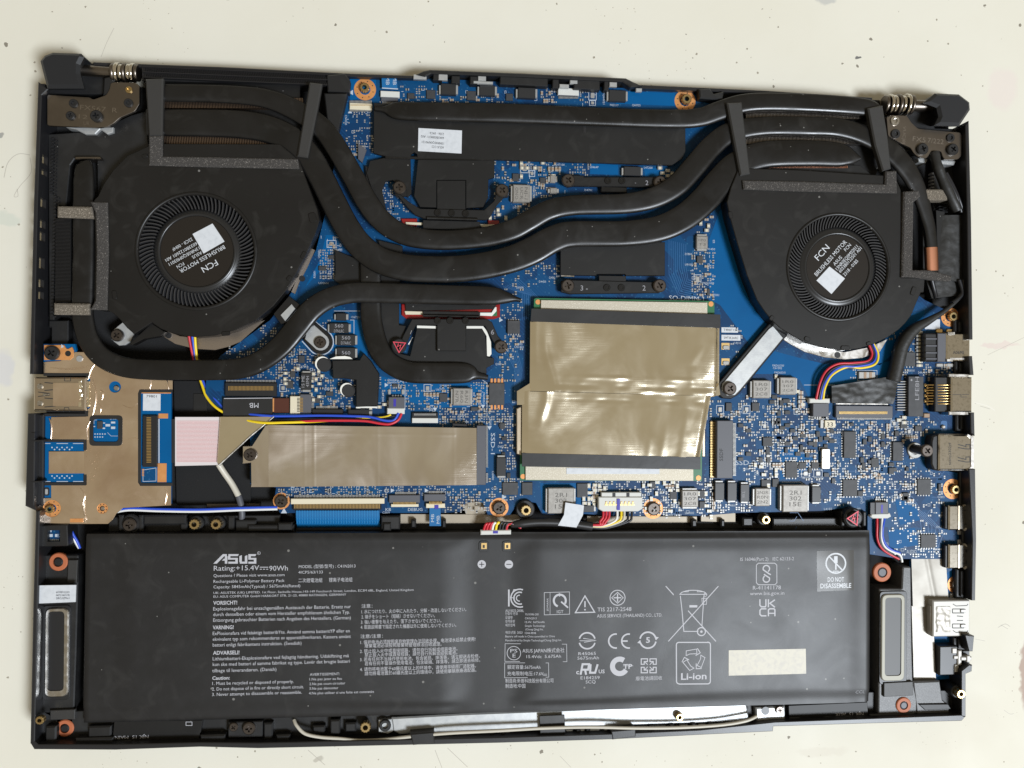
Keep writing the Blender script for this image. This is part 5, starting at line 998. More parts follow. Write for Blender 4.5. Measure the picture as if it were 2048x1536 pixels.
b = MB(); b.box(1879, 1294, 1915, 1349, 6, 11.5, .4); o = build(b, 'audio_jack', [M['connbk']], AB)
b = MB(); b.box(1905, 1297, 1914, 1307, 11.5, 12, .2); b.box(1916, 1302, 1924, 1330, 9, 12.2, .3); b.box(1908, 1312, 1918, 1318, 11, 12, .2); b.box(1910, 1330, 1918, 1344, 11, 12, .2); b.box(1922, 1314, 1944, 1321, 8, 12.6, .3); b.box(1934, 1312, 1941, 1324, 12, 13, .2); build(b, 'jack_contacts', [M['portdull']], o)
b = MB(); b.box(1924, 1302, 1940, 1342, 5, 10, .4); build(b, 'jack_barrel', [M['connbk']], o)
for x, y in ((1903, 1190), (1905, 1276)): b = MB(); b.prism(rounded(RECT(x - 5, y - 4, x + 5, y + 4, 7), .0006), 7, 7.8, .25); build(b, 'solder_tab', [M['tin']], AB)
b = MB(); b.cyl(1842, 1335, 16, 7.6, 8.6, .2, hole=5); b.cyl(1842, 1335, 5, 7.4, 8); o = build(b, 'bezel_ring', [mat('blue_grey_ring', (.10, .125, .16), .3, spec=.2)], AB)
ringpad(AB, 1912, 1169, 17, 7.2, 's', 11)
# ------------------------------------------------------------------ fans
FZ = 15.0
def fan(label, outline, cx, cy, ro, rh, rs, nb, slant, txt, sticker, tsl, ang, marks, rot):
    F = thing('cooling_fan', label, 'fan', cx, cy, 8.2, 'cooling fans in the rear corners')
    c = P(cx, cy, FZ); s = S(cx, cy, FZ)
    b = MB(); b.prism(PX(outline, FZ), 8.2, FZ, .25, holes=[[(c.x + ro * s * cos(2 * pi * k / 72), c.y + ro * s * sin(2 * pi * k / 72)) for k in range(72)]], bottom=False)
    build(b, 'fan_cover', [M['fan']], F)
    b = MB(); b.lathe(c.x, c.y, [(ro * s * 1.035, FZ), (ro * s * 1.025, FZ + .35), (ro * s * 1.0, FZ + .5), (ro * s * .975, FZ + .3), (ro * s * .965, FZ - .8)], 96); build(b, 'inlet_ring', [M['fan']], F)
    b = MB(); b.prism([(c.x + ro * 1.02 * s * cos(2 * pi * k / 48), c.y + ro * 1.02 * s * sin(2 * pi * k / 48)) for k in range(48)], 8.4, 9.2); build(b, 'fan_floor', [M['inner']], F)
    # one blade mesh, turned round the hub
    b = MB(); N = 6; pts = []
    for i in range(N + 1):
        t = i / N; r = (rh * .97 + (ro * .985 - rh * .97) * t) * s; a = slant * (t ** 1.25); pts.append((r * cos(a), r * sin(a), a))
    th = .00021; z0, z1 = .0095, .0146
    vs = []
    for i, (x, y, a) in enumerate(pts):
        j = min(i + 1, N); k = max(i - 1, 0); dx, dy = pts[j][0] - pts[k][0], pts[j][1] - pts[k][1]; l = hypot(dx, dy); nx, ny = -dy / l * th, dx / l * th
        lean = .00035
        for sx, z in ((1, z0), (1, z1), (-1, z1), (-1, z0)):
            q = lean if z == z0 else 0
            vs.append((x + nx * sx - ny / th * 0 + (-y) / max(1e-6, hypot(x, y)) * q, y + ny * sx + x / max(1e-6, hypot(x, y)) * q, z - .0095))
    fs = [(4 * i + k, 4 * i + (k + 1) % 4, 4 * i + 4 + (k + 1) % 4, 4 * i + 4 + k) for i in range(N) for k in range(4)] + [(0, 1, 2, 3), tuple(4 * N + k for k in (3, 2, 1, 0))]
    b.add(vs, fs); me = mesh_of(b, 'fan_blade', [M['blade']])
    for k in range(nb): place(me, 'fan_blade', (c.x, c.y, .0095), F, rz=2 * pi * k / nb)
    b = MB(); R = rh * s; rs_ = rs * s
    b.lathe(c.x, c.y, [(R, 9.4), (R, 12.6), (R * .985, 13.4), (R * .95, 14.0), (R * .90, 14.3), (rs_ * 1.075, 14.5), (rs_ * 1.05, 14.75), (rs_ * 1.015, 14.75), (rs_ * .995, 14.45), (rs_ * .99, 14.2)], 72); o = build(b, 'fan_hub', [M['hub']], F)
    b = MB(); b.lathe(c.x, c.y, [(rs_ * .99, 14.2), (rs_ * .985, 14.28)], 72, smooth=False); b.prism([(c.x + rs_ * .985 * cos(2 * pi * k / 64), c.y + rs_ * .985 * sin(2 * pi * k / 64)) for k in range(64)], 14.1, 14.3); o2 = build(b, 'motor_sticker', [M['sticker']], F)
    b = MB()
    for (t_, x, y, h, w, _) in txt: text(b, t_, x, y, h, 14.34, w=w, ang=ang)
    build(b, 'sticker_lettering', [M['white']], o2)
    b = MB(); b.prism(PX(sticker, 14.42), 14.3, 14.42); build(b, 'code_label', [M['white']], o2)
    for x, y, w, h, a in marks:
        b = MB(); b.prism(rounded(RECT(x - w / 2, y - h / 2, x + w / 2, y + h / 2, FZ, a), .0008, 4), FZ - .1, FZ + .35, .2); build(b, 'cover_clip', [M['fan']], F)
    return F
FL = [(296, 288), (330, 287), (560, 288), (598, 320), (613, 362), (634, 418), (639, 440), (631, 466), (622, 486), (612, 508), (594, 543), (572, 581), (546, 612), (512, 640), (470, 660), (430, 671), (390, 674), (350, 668), (322, 658), (303, 645), (268, 668), (254, 656), (238, 637), (224, 625), (212, 620), (196, 620), (188, 400), (196, 392), (207, 368), (226, 340), (255, 311), (296, 292)]
FANL = fan('larger cooling fan, its round sticker reading FCN upside down, beside tan foam strips', FL, 393, 502, 119, 90, 74, 82, .12,
    [('FCN', 431, 519, 12, 34, 0), ('BRUSHLESS MOTOR', 447, 490, 8, 103, 0), ('FCN', 366, 524, 6.5, 16, 0), ('ASUS', 402, 502, 6.5, 22, 0), ('13NR0EQ0M03011', 397, 493, 6.5, 70, 0), ('6033B0122601 A01', 392, 484, 6.5, 72, 0), ('22C0 - 00HF', 383, 475, 6.5, 46, 0)],
    [(385, 468), (425, 447), (449, 483), (407, 507)], 95, 211, [(229, 590, 9, 19, 8), (452, 667, 18, 9, 6), (607, 510, 9, 16, -25), (578, 556, 8, 12, -38), (625, 435, 15, 20, 15), (290, 312, 12, 8, 15)], 0)
FR = [(1478, 336), (1600, 340), (1790, 352), (1802, 380), (1802, 555), (1850, 556), (1848, 584), (1842, 585), (1838, 594), (1823, 630), (1811, 646), (1798, 659), (1775, 675), (1748, 688), (1720, 697), (1691, 701), (1661, 698), (1640, 694), (1611, 686), (1586, 672), (1561, 657), (1545, 642), (1530, 624), (1514, 600), (1494, 550), (1474, 484), (1460, 434), (1454, 404), (1462, 375)]
FANR = fan('smaller cooling fan whose FCN sticker reads upright, beside the black display cable', FR, 1677, 534, 101, 79, 63, 86, -.17,
    [('FCN', 1637, 522, 12, 34, 0), ('BRUSHLESS MOTOR', 1634, 553, 8, 90, 0), ('FCN', 1692, 503, 6.5, 16, 0), ('ASUS', 1670, 532, 6.5, 22, 0), ('13NR0EQ0M02011', 1675, 541, 6.5, 62, 0), ('6033B0122501 A01', 1681, 546, 6.5, 64, 0), ('2318 - 01BS', 1690, 553, 6.5, 40, 0)],
    [(1633, 561), (1659, 533), (1690, 557), (1663, 588)], 0, 48, [(1826, 582, 9, 17, -20), (1690, 696, 18, 9, 0), (1614, 678, 12, 9, -20), (1461, 430, 8, 14, 14), (1543, 636, 8, 10, -35), (1737, 687, 10, 7, 15)], 0)
# metal base rims and mounting arms of the fans
def fpart(F, name, pts, z0, z1, k, bev=.1):
    b = MB(); b.prism(PX(pts, z1), z0, z1, bev); return build(b, name, [M[k]], F)
fpart(FANL, 'base_rim', [(310, 640), (330, 660), (360, 672), (400, 676), (440, 672), (500, 650), (530, 640), (480, 684), (455, 694), (430, 700), (390, 698), (350, 688), (318, 668), (304, 660)], 7.6, 8.1, 'rimsteel')
fpart(FANL, 'base_rim', [(630, 500), (614, 536), (598, 566), (590, 588), (582, 584), (594, 556), (612, 520), (622, 496)], 8.1, 8.6, 'rimsteel')
fpart(FANL, 'base_rim', [(561, 630), (583, 608), (590, 617), (570, 642)], 12, 13.2, 'sheet')
fpart(FANL, 'base_rim', [(547, 628), (578, 592), (600, 610), (588, 624), (572, 646), (562, 648)], 8.2, 12.6, 'fan')
b = MB(); q = [(247, 643), (268, 668), (262, 682), (250, 690), (238, 691)] + [(236 + 15 * cos(radians(a)), 671 + 15 * sin(radians(a))) for a in (120, 150, 180, 210, 240)]; b.prism(PX(q, 9.5), 8.4, 9.5, .15); build(b, 'mounting_ear', [M['sheet']], FANL); screw(FANL, 236, 671, 13, 9.6)
b = MB(); b.prism(PX([(303, 646), (330, 664), (322, 672), (287, 678), (264, 690), (258, 688)], 13), 9, 13, .2); build(b, 'cover_flange', [M['fan']], FANL)
b = MB(); b.cyl(337, 671, 6, 7.9, 8.3); b.cyl(604, 557, 6, 8.4, 8.9); build(b, 'rim_hole', [M['connbk']], FANL)
q = [(612, 652), (626, 640)] + [(641 + 24 * cos(radians(a)), 684 + 24 * sin(radians(a))) for a in range(-50, 150, 20)] + [(606, 680)]
b = MB(); b.prism(PX(q, 9.6), 8.2, 9.6, .2); build(b, 'mounting_ear', [M['fan']], FANL)
q = [(614, 660), (628, 650)] + [(641 + 17 * cos(radians(a)), 684 + 17 * sin(radians(a))) for a in range(-40, 140, 20)] + [(610, 678)]
b = MB(); b.prism(PX(q, 10.1), 9.5, 10.1, .1); build(b, 'mounting_ear', [M['sheet']], FANL); screw(FANL, 641, 685, 12, 10.1)
b = MB(); q = [(626, 640)] + [(641 + 26 * cos(radians(a)), 684 + 26 * sin(radians(a))) for a in range(-50, 150, 12)] + [(604, 682)]; stroke(b, q, 2, 8.1); build(b, 'silk_outline', [M['silk']], MBD)
fpart(FANR, 'base_rim', [(1566, 662), (1600, 685), (1640, 698), (1690, 704), (1740, 694), (1775, 678), (1760, 704), (1725, 716), (1690, 719), (1650, 715), (1610, 704), (1580, 688), (1562, 676)], 8.3, 9.0, 'steel')
fpart(FANR, 'mounting_arm', [(1526, 662), (1545, 640), (1574, 672), (1476, 790), (1462, 798), (1446, 797), (1434, 786), (1432, 772)], 8.6, 10.6, 'fan', .3)
fpart(FANR, 'mounting_arm_plate', [(1538, 658), (1546, 652), (1566, 676), (1480, 780), (1470, 790), (1454, 791), (1444, 781), (1445, 768)], 10.6, 11.1, 'sheet', .1); screw(FANR, 1458, 777, 13, 11.1)
b = MB(); b.cyl(1675, 710, 6, 9.0, 9.1); build(b, 'rim_hole', [M['connbk']], FANR)

# ------------------------------------------------------------------ heat sink with its pipes
HS = thing('heat_sink', 'black heat sink of curving flat heat pipes, plates and brackets between the fans', 'heat sink', 1000, 450, 9)
PZ = 14.2
PIPES = {
 'a': ([(292, 183, PZ, 36), (420, 185, PZ, 37), (500, 190, PZ, 38), (545, 199, PZ, 40), (585, 216, PZ, 42), (622, 237, PZ, 44), (650, 262, PZ, 44), (678, 303, PZ, 44), (706, 352, PZ, 44), (735, 404, PZ, 45), (765, 442, PZ - .3, 44), (800, 465, PZ - .3, 42), (842, 476, PZ - .3, 41), (900, 479, PZ - .3, 40), (970, 473, PZ - .3, 40), (1024, 459, PZ, 42), (1060, 440, PZ, 42), (1099, 419, PZ, 41), (1150, 409, PZ, 40), (1250, 406, PZ, 40), (1310, 394, PZ, 42), (1355, 369, PZ, 44), (1388, 334, PZ, 45), (1425, 291, PZ, 44), (1466, 262, PZ, 41), (1530, 251, PZ, 37), (1620, 251, PZ, 37), (1680, 254, PZ, 37), (1735, 270, PZ, 38), (1780, 297, PZ, 40), (1816, 335, PZ, 38), (1840, 380, PZ - .5, 32), (1856, 430, PZ - 1, 26), (1866, 480, PZ - 1.5, 23), (1868, 560, PZ - 2, 23)], 'pipe'),
 'b': ([(292, 243, PZ, 56), (420, 244, PZ, 57), (490, 248, PZ, 58), (540, 258, PZ, 57), (585, 280, PZ, 56), (615, 310, PZ, 54), (640, 350, PZ, 52), (665, 400, PZ, 52), (690, 448, PZ, 52), (718, 488, PZ, 53), (755, 517, PZ, 54), (800, 532, PZ, 55), (850, 537, PZ, 54), (910, 537, PZ, 54), (970, 530, PZ, 54), (1024, 517, PZ, 55), (1066, 500, PZ, 56), (1110, 476, PZ, 54), (1150, 467, PZ, 52), (1250, 466, PZ, 51), (1320, 456, PZ, 52), (1370, 433, PZ, 54), (1410, 399, PZ, 56), (1442, 361, PZ, 56), (1476, 328, PZ, 54), (1530, 308, PZ, 52), (1620, 305, PZ, 50), (1680, 308, PZ, 46), (1706, 313, PZ, 30), (1722, 316, PZ - .3, 8)], 'pipe'),
 'l': ([(165, 322, 12.0, 20), (166, 332, 12.5, 36), (165, 380, 12.8, 43), (165, 500, 12.8, 44), (163, 600, 12.8, 44), (164, 640, 13, 44), (175, 680, 13.2, 43), (200, 713, 13.4, 42), (242, 733, 13.6, 42), (300, 739, 13.8, 43), (400, 740, 14, 43), (475, 737, 14.2, 43), (520, 722, 14.2, 44), (560, 692, 14.2, 46), (594, 652, 14.2, 46), (624, 617, 14.2, 45), (660, 595, 14.2, 43), (705, 585, 14.2, 42), (760, 585, 14, 42), (900, 589, 14, 40), (980, 591, 14, 38), (1010, 594, 13.9, 26), (1030, 597, 13.6, 12), (1042, 600, 13.4, 8)], 'pipe'),
 'v': ([(740, 500, 12.2, 42), (741, 560, 12.2, 42), (741, 620, 12.2, 42), (746, 660, 12.2, 43), (758, 697, 12.2, 43), (780, 726, 12.2, 43), (815, 743, 12.2, 43), (860, 746, 12.2, 43), (920, 746, 12.2, 42), (942, 747, 12.2, 34), (956, 751, 12.0, 16), (976, 755, 11.8, 11)], 'pipe'),
 't': ([(750, 216, 12.9, 9), (768, 217, 13.1, 14), (790, 219, 13.4, 34), (830, 221, 13.4, 38), (930, 223, 13.4, 39), (1024, 225, 13.4, 39), (1199, 232, 13.4, 37), (1340, 236, 13.6, 37), (1400, 233, 13.9, 37), (1440, 220, PZ, 38), (1485, 206, PZ, 37), (1540, 202, PZ, 36), (1640, 205, PZ, 36), (1720, 211, PZ, 34), (1748, 216, PZ, 30), (1762, 222, PZ, 18)], 'pipe'),
}
for k, (path, mk) in PIPES.items():
    b = MB(); b.flat(path, 2.3 if k != 'v' else 2.0, 8); build(b, 'heat_pipe', [M[mk]], HS)
b = MB(); b.flat([(1866.5, 494, PZ - 1.4, 24.5), (1867.4, 518, PZ - 1.55, 24.5), (1868, 541, PZ - 1.7, 24.5)], 2.4, 4); build(b, 'bare_pipe_section', [M['copper']], HS)
def plate(pts, z0, z1, k='plate', bev=.12, name='plate', holes=(), par=None):
    b = MB(); b.prism(PX(pts, z1), z0, z1, bev, holes=holes); return build(b, name, [M[k]], par or HS)
plate([(748, 206), (1371, 228), (1371, 303), (1364, 318), (1344, 330), (990, 319), (835, 316), (834, 308), (828, 304), (822, 308), (821, 315), (770, 312), (747, 306)], 9.6, 11.1)
for p in ([(1166, 252), (1172, 252), (1172, 265), (1167, 265)],): plate(p, 11.1, 11.2, 'connbk', 0, 'slot_mark')
plate([(771, 315), (821, 317), (823, 386), (815, 394), (800, 372), (785, 360), (771, 362), (764, 380), (772, 418), (764, 424), (744, 380), (733, 346), (740, 322)], 8.9, 10.4)
plate([(836, 319), (989, 321), (989, 354), (977, 358), (976, 395), (966, 414), (932, 416), (932, 360), (873, 360), (873, 415), (840, 414), (828, 392)], 9.2, 10.6)
plate([(874, 361), (931, 361), (931, 420), (874, 420)], 10.0, 10.9, name='bracket_tongue')
plate([(770, 311), (988, 316), (988, 321), (770, 317)], 10.6, 11.0, 'pipe', .2, 'plate_fold')
plate([(786, 388), (800, 388), (818, 404), (840, 417), (968, 420), (988, 402), (993, 385), (1012, 385), (1006, 397), (994, 410), (980, 434), (972, 440), (848, 437), (830, 430), (814, 414), (796, 392)], 10.4, 11.6, name='bracket', bev=.2)
plate([(786, 366), (812, 370), (814, 392), (792, 394)], 10.2, 11.4, name='bracket_end'); plate([(992, 372), (1016, 372), (1016, 394), (990, 398)], 10.2, 11.4, name='bracket_end')
def studs(lst, z):
    for x, y in lst:
        b = MB(); b.cyl(x, y, 7, z - .05, z + .35, .15, hole=3.8); b.cyl(x, y, 3.6, z - .1, z + .15, m=0); build(b, 'rivet', [M['pipe']], HS)
studs([(875, 425), (903, 426), (931, 427)], 11.6); screw(HS, 799, 376, 13, 11.4); screw(HS, 1004, 382, 13, 11.4)
plate([(802, 437), (834, 437), (834, 452), (806, 452)], 8.2, 9.0, 'red', .2, 'chip_substrate'); plate([(976, 440), (998, 441), (1000, 450), (976, 456)], 8.2, 9.0, 'red', .2, 'chip_substrate')
plate([(811, 444), (845, 445), (845, 450), (812, 449)], 9.2, 9.8, 'cream', .1, 'stiffener'); plate([(960, 448), (993, 449), (994, 454), (978, 457), (962, 453)], 9.2, 9.8, 'cream', .1, 'stiffener')
b = MB(); b.tube([P(854, 436, 12), P(955, 439, 12)], .0006, 10); build(b, 'spring_bar', [M['pipe']], HS)
plate([(846, 440), (960, 443), (960, 460), (846, 458)], 9.6, 11.2)
# second chip and its bracket
plate([(803, 608), (1000, 608), (1000, 634), (988, 638), (812, 637), (803, 630)], 8.05, 8.7, 'red', .2, 'chip_substrate')
plate([(810, 606), (994, 608), (988, 618), (812, 622)], 8.7, 9.6, 'plate', .1, 'chip'); plate([(809, 622), (846, 623), (846, 629), (811, 629)], 8.7, 9.4, 'cream', .1, 'stiffener'); plate([(960, 625), (983, 625), (990, 614), (993, 614), (993, 622), (984, 632), (960, 631)], 8.7, 9.4, 'grease', .1, 'stiffener'); plate([(986, 628), (994, 620), (994, 632), (984, 632)], 8.7, 8.9, 'green', 0, 'board_corner')
plate([(846, 622), (960, 624), (960, 634), (846, 632)], 8.7, 10.2); b = MB(); b.tube([P(846, 631, 10.6), P(958, 633, 10.6)], .0005, 10); build(b, 'spring_bar', [M['pipe']], HS)
plate([(762, 606), (798, 606), (798, 650), (812, 652), (806, 676), (796, 706), (820, 712), (834, 656), (970, 657), (974, 714), (988, 716), (988, 728), (973, 736), (973, 752), (952, 760), (830, 760), (764, 720)], 8.9, 10.3)
plate([(834, 651), (872, 652), (872, 657), (834, 656)], 10.2, 10.5, 'grease', .05, 'thermal_film'); plate([(933, 652), (966, 652), (974, 662), (982, 684), (983, 708), (979, 713), (974, 712), (973, 672), (964, 657), (933, 657)], 10.2, 10.5, 'grease', .05, 'thermal_film')
plate([(818, 690), (824, 676), (826, 674), (816, 688)], 10.2, 10.5, 'grease', .02, 'thermal_film')
plate([(800, 688), (806, 672), (824, 638), (974, 638), (984, 644), (996, 672), (1006, 684), (998, 694), (988, 686), (970, 652), (932, 651), (932, 702), (874, 702), (874, 650), (832, 650), (818, 676), (812, 692)], 10.5, 11.7, name='bracket', bev=.2)
studs([(875, 641), (900, 641), (931, 641)], 11.7); screw(HS, 1002, 694, 13, 11.6); screw(HS, 798, 692, 15, 11.4, 'warning_screw')
b = MB(); stroke(b, [(787, 684), (811, 686), (798, 705)], 1.7, 13.0, True); stroke(b, [(797, 687), (795, 693), (802, 690), (799, 698)], 1.4, 13.0); text(b, '6', 982, 669, 10, 11.76, m=1); text(b, '1', 820, 668, 8, 11.76, ang=-20, m=1); build(b, 'warning_mark', [M['redp'], M['bmarkdim']], HS)
# upper and lower brackets right of the middle
for dy, pts, sc, st, tx in ((0, [(1124, 352), (1136, 350), (1168, 351), (1168, 354), (1318, 354), (1330, 360), (1328, 372), (1318, 378), (1308, 374), (1148, 372), (1136, 374), (1125, 368)], [(1136, 362), (1319, 366)], [(1216, 361), (1244, 361)], [('2', 1291, 370, 9), ('-', 1270, 368, 6)]),
                            (0, [(1122, 562), (1140, 560), (1304, 564), (1318, 558), (1329, 566), (1328, 580), (1318, 586), (1300, 586), (1140, 588), (1122, 584)], [(1135, 572), (1318, 572)], [(1214, 575), (1243, 575)], [('3 -', 1161, 581, 10), ('2', 1285, 581, 10)])):
    plate(pts, 9.6, 11.0, name='bracket', bev=.2); studs(st, 11.0)
    for x, y in sc: screw(HS, x, y, 13, 11.0)
    b = MB()
    for s, x, y, h in tx: text(b, s, x, y, h, 11.06)
    build(b, 'stamped_lettering', [M['bmarkdim']], HS)
plate([(1202, 372), (1254, 374), (1254, 386), (1202, 384)], 8.6, 10.4, 'pipe', .3, 'bracket_tongue')
plate([(1121, 490), (1330, 484), (1330, 551), (1252, 551), (1250, 548), (1194, 548), (1192, 551), (1121, 550)], 9.0, 10.8)
plate([(1198, 551), (1252, 552), (1252, 565), (1198, 564)], 9.0, 10.4, name='bracket_tongue'); plate([(1122, 550), (1149, 551), (1149, 554), (1122, 553)], 10, 10.5, 'steel', .1, 'plate_edge')
plate([(670, 500), (719, 520), (722, 560), (745, 562), (745, 620), (668, 560), (671, 545)], 9.0, 10.0); plate([(730, 330), (752, 345), (772, 420), (760, 432), (735, 395)], 9.0, 9.9); plate([(756, 480), (805, 492), (805, 515), (764, 506)], 9.2, 10.4); plate([(760, 550), (800, 556), (800, 572), (762, 570)], 9.2, 10.4)
for pts in ([(716, 286), (722, 291), (733, 299), (724, 325), (716, 318)], ): plate(pts, 8.4, 9.6, 'conn', .1, 'tab')
# fin stacks under the pipes: thin copper fins one by one
def fins(x0, y0, x1, y1, n, z0, z1, k='copper', slant=2.0):
    b = MB(); b.prism(PX([(x0, y0), (x1, y0 + (y1 - y0) * 0), (x1, y1), (x0, y1)], z0 + .4), z0, z0 + .4); o = build(b, 'fin_stack', [M['plate']], HS)
    b = MB()
    for i in range(n):
        x = x0 + (x1 - x0) * (i + .5) / n; b.prism(PX([(x - .7, y0), (x + .7, y0), (x + .7 + slant, y1), (x - .7 + slant, y1)], z1), z0 + .4, z1, bottom=False)
    build(b, 'fins', [M[k]], o, kind='stuff')
fins(326, 196, 606, 216, 92, 8.6, 11.4, 'findim'); fins(326, 270, 590, 290, 80, 8.6, 12.6, 'findim'); fins(1490, 212, 1742, 238, 90, 8.6, 11.6, 'hinge'); fins(1490, 262, 1738, 288, 90, 8.6, 11.6, 'hinge'); fins(1490, 322, 1694, 336, 76, 8.6, 12.0, 'copper')
plate([(1488, 190), (1760, 200), (1770, 300), (1752, 350), (1490, 344)], 8.2, 8.9); plate([(322, 160), (600, 168), (600, 300), (322, 296)], 8.2, 8.9)
b = MB(); b.prism(PX([(1490, 328), (1720, 330), (1742, 348), (1740, 352), (1490, 344)], 11.8), 8, 11.8, .2); build(b, 'fin_cover', [M['plate']], HS)
# white paper label on the big plate, upside down
b = MB(); b.prism(PX([(837, 256), (924, 261), (923, 307), (836, 302)], 11.25), 11.1, 11.25); o = build(b, 'paper_label', [M['white']], HS)
b = MB()
for s, x, y, w in (('ASUS CCI', 888, 293, 24), ('13NR0EQ0AM0131', 888, 285, 44), ('6043B0384311 A02', 888, 274, 46), ('2336 - 09C0', 888, 266, 28)): text(b, s, x, y, 4.6, 11.29, w=w, ang=177.5)
build(b, 'label_lettering', [M['ink']], o)
# foam strips laid over pipes and fan edges
def strip(pts, z0, z1, k, par, name='foam_strip', bev=.5): b = MB(); b.prism(PX(pts, z1), z0, z1, bev); return build(b, name, [M[k]], par)
strip([(290, 157), (326, 156), (324, 272), (297, 272)], 13.6, 15.6, 'rubber', HS, 'rubber_strip'); strip([(619, 164), (644, 167), (636, 212), (615, 315), (594, 312), (612, 204)], 13.6, 15.8, 'rubber', HS, 'rubber_strip')
strip([(1454, 205), (1484, 204), (1501, 347), (1481, 351)], 13.6, 16.0, 'rubber', HS, 'rubber_strip'); strip([(1736, 216), (1766, 210), (1776, 270), (1783, 337), (1766, 342), (1750, 290)], 13.6, 16.0, 'rubber', HS, 'rubber_strip')
strip([(297, 271), (324, 271), (324, 312), (400, 313), (595, 317), (598, 337), (400, 333), (297, 330)], 14.6, 16.0, 'foam', FANL)
strip([(180, 403), (214, 404), (216, 500), (213, 620), (180, 619), (190, 600), (192, 500), (190, 425)], 14.6, 16.0, 'foam', FANL)
strip([(1486, 360), (1600, 362), (1771, 368), (1772, 342), (1794, 341), (1795, 386), (1600, 382), (1488, 378)], 14.7, 16.2, 'foam', FANR); strip([(1808, 383), (1838, 380), (1842, 392), (1828, 404), (1826, 540), (1860, 540), (1880, 545), (1905, 552), (1902, 562), (1868, 560), (1826, 554), (1804, 554)], 14.2, 16.2, 'foam', FANR)
strip([(114, 412), (182, 413), (187, 437), (114, 434)], 13.2, 14.6, 'tanfoam', HS); strip([(107, 606), (178, 607), (178, 630), (107, 629)], 13.2, 14.6, 'tanfoam', HS); strip([(1846, 378), (1898, 378), (1896, 400), (1846, 400)], 9, 13.4, 'tanfoam', HS)
plate([(1846, 400), (1856, 400), (1862, 470), (1860, 560), (1846, 556)], 8, 11, 'plate'); plate([(1872, 420), (1890, 424), (1882, 470), (1880, 540), (1876, 540)], 8, 10.5, 'plate')
plate([(216, 440), (182, 438), (182, 606), (192, 606)], 9, 11.6, 'plate'); plate([(112, 436), (142, 436), (142, 604), (110, 604)], 8.6, 10.4, 'plate')
b = MB()
for k in range(60): y = 438 + k * 2.8; b.box(110, y, 141, y + 1.0, 10.3, 10.9, m=0)
build(b, 'fins', [M['rim']], HS, kind='stuff')
# black thermal films on the board left of the middle
FILM = thing('black_film', 'angular matte black film stuck over the coils left of the second processor plate', 'film', 715, 760, 8)
b = MB(); b.prism(PX([(664, 721), (719, 720), (727, 706), (742, 722), (758, 747), (755, 812), (712, 814), (712, 795), (712, 760), (690, 757), (666, 757)], 11.2), 8.3, 11.2, .25); build(b, 'film_sheet', [M['plate']], FILM)
b = MB(); b.prism(PX([(659, 718), (705, 718), (700, 714), (690, 712), (672, 713)], 11.25), 9, 11.25); b.box(712, 813, 754, 816, 8.5, 10.5); build(b, 'film_edge', [M['grease']], FILM)
# ------------------------------------------------------------------ battery
BT = thing('battery', 'long black battery pack with grey printing lying along the front edge', 'battery', 950, 1250, 3)
Q = [(171, 1069), (1742, 1062), (1741, 1405), (164, 1449)]
BC = [tuple(P(x, y, 12.6)[:2]) for x, y in Q]
o_ = Vector(BC[3]); ex = (Vector(BC[2]) - o_); ey = (Vector(BC[0]) - o_); LX, LY = ex.length, ey.length; ex.normalize(); ey.normalize()
def sm(a, b, x): t = min(1, max(0, (x - a) / (b - a))); return t * t * (3 - 2 * t)
def pxu(x): return (P(x, 1250, 12.6).x - BC[3][0]) / LX
U1, U2, U3, U4 = pxu(876), pxu(954), pxu(1014), pxu(1086)
def bh(x, y):
    u = (x - BC[3][0]) / LX; d = Vector((x, y)) - o_; v = 1 - d.dot(ey) / LY
    z = 13.0
    ch = sm(U1, U2, u) * (1 - sm(U3, U4, u)); z -= .85 * ch
    cell = 1 - ch
    z -= cell * .75 * sm(.895 - .02 * sin(u * 9), .96, v); z -= cell * .35 * (1 - sm(.02, .10, v))
    z -= cell * .35 * (1 - sm(.03, .065, u)) + cell * .4 * sm(.965, .99, u)
    z += .25 * sin(pi * min(1, max(0, u / U1))) * sin(pi * v) * (1 if u < U1 else 0) + (.3 * sin(pi * (u - U4) / (1 - U4)) * sin(pi * v) if u > U4 else 0)
    e = min(u * LX, (1 - u) * LX, v * LY, (1 - v) * LY) * 1000
    z -= .8 * (1 - sm(0, 1.2, e)) + .12 * noise.noise(Vector((x * 70, y * 70, 0))) * cell
    # wrinkles running into the valley corners
    z += .22 * ch * (1 - ch) * 4 * sin(v * 26 + u * 40) * (sm(.75, 1, v) + (1 - sm(0, .12, v)))
    return z
g = MB(); g.grid(BC, 260, 70, lambda u, v, x, y: bh(x, y), skirt=3.0); build(g, 'battery_case', [M['batt']], BT)
bz = lambda x, y: bh(x, y) + .05
bz2 = lambda x, y: bh(x, y) + .03
b = MB(); d = MB()
def T(s, x, y, w, h, bold=False, mb=None, al='l'): text(mb or b, s, x, y, h, 13.05, w=w, bold=bold, zf=bz, align=al, pz=12.9)
def SK(pts, w, closed=False, mb=None): stroke(mb or b, pts, w, 13.05, closed, zf=bz, pz=12.9)
def FP(pts, mb=None): fillp(mb or b, pts, 13.05, zf=bz, pz=12.9)
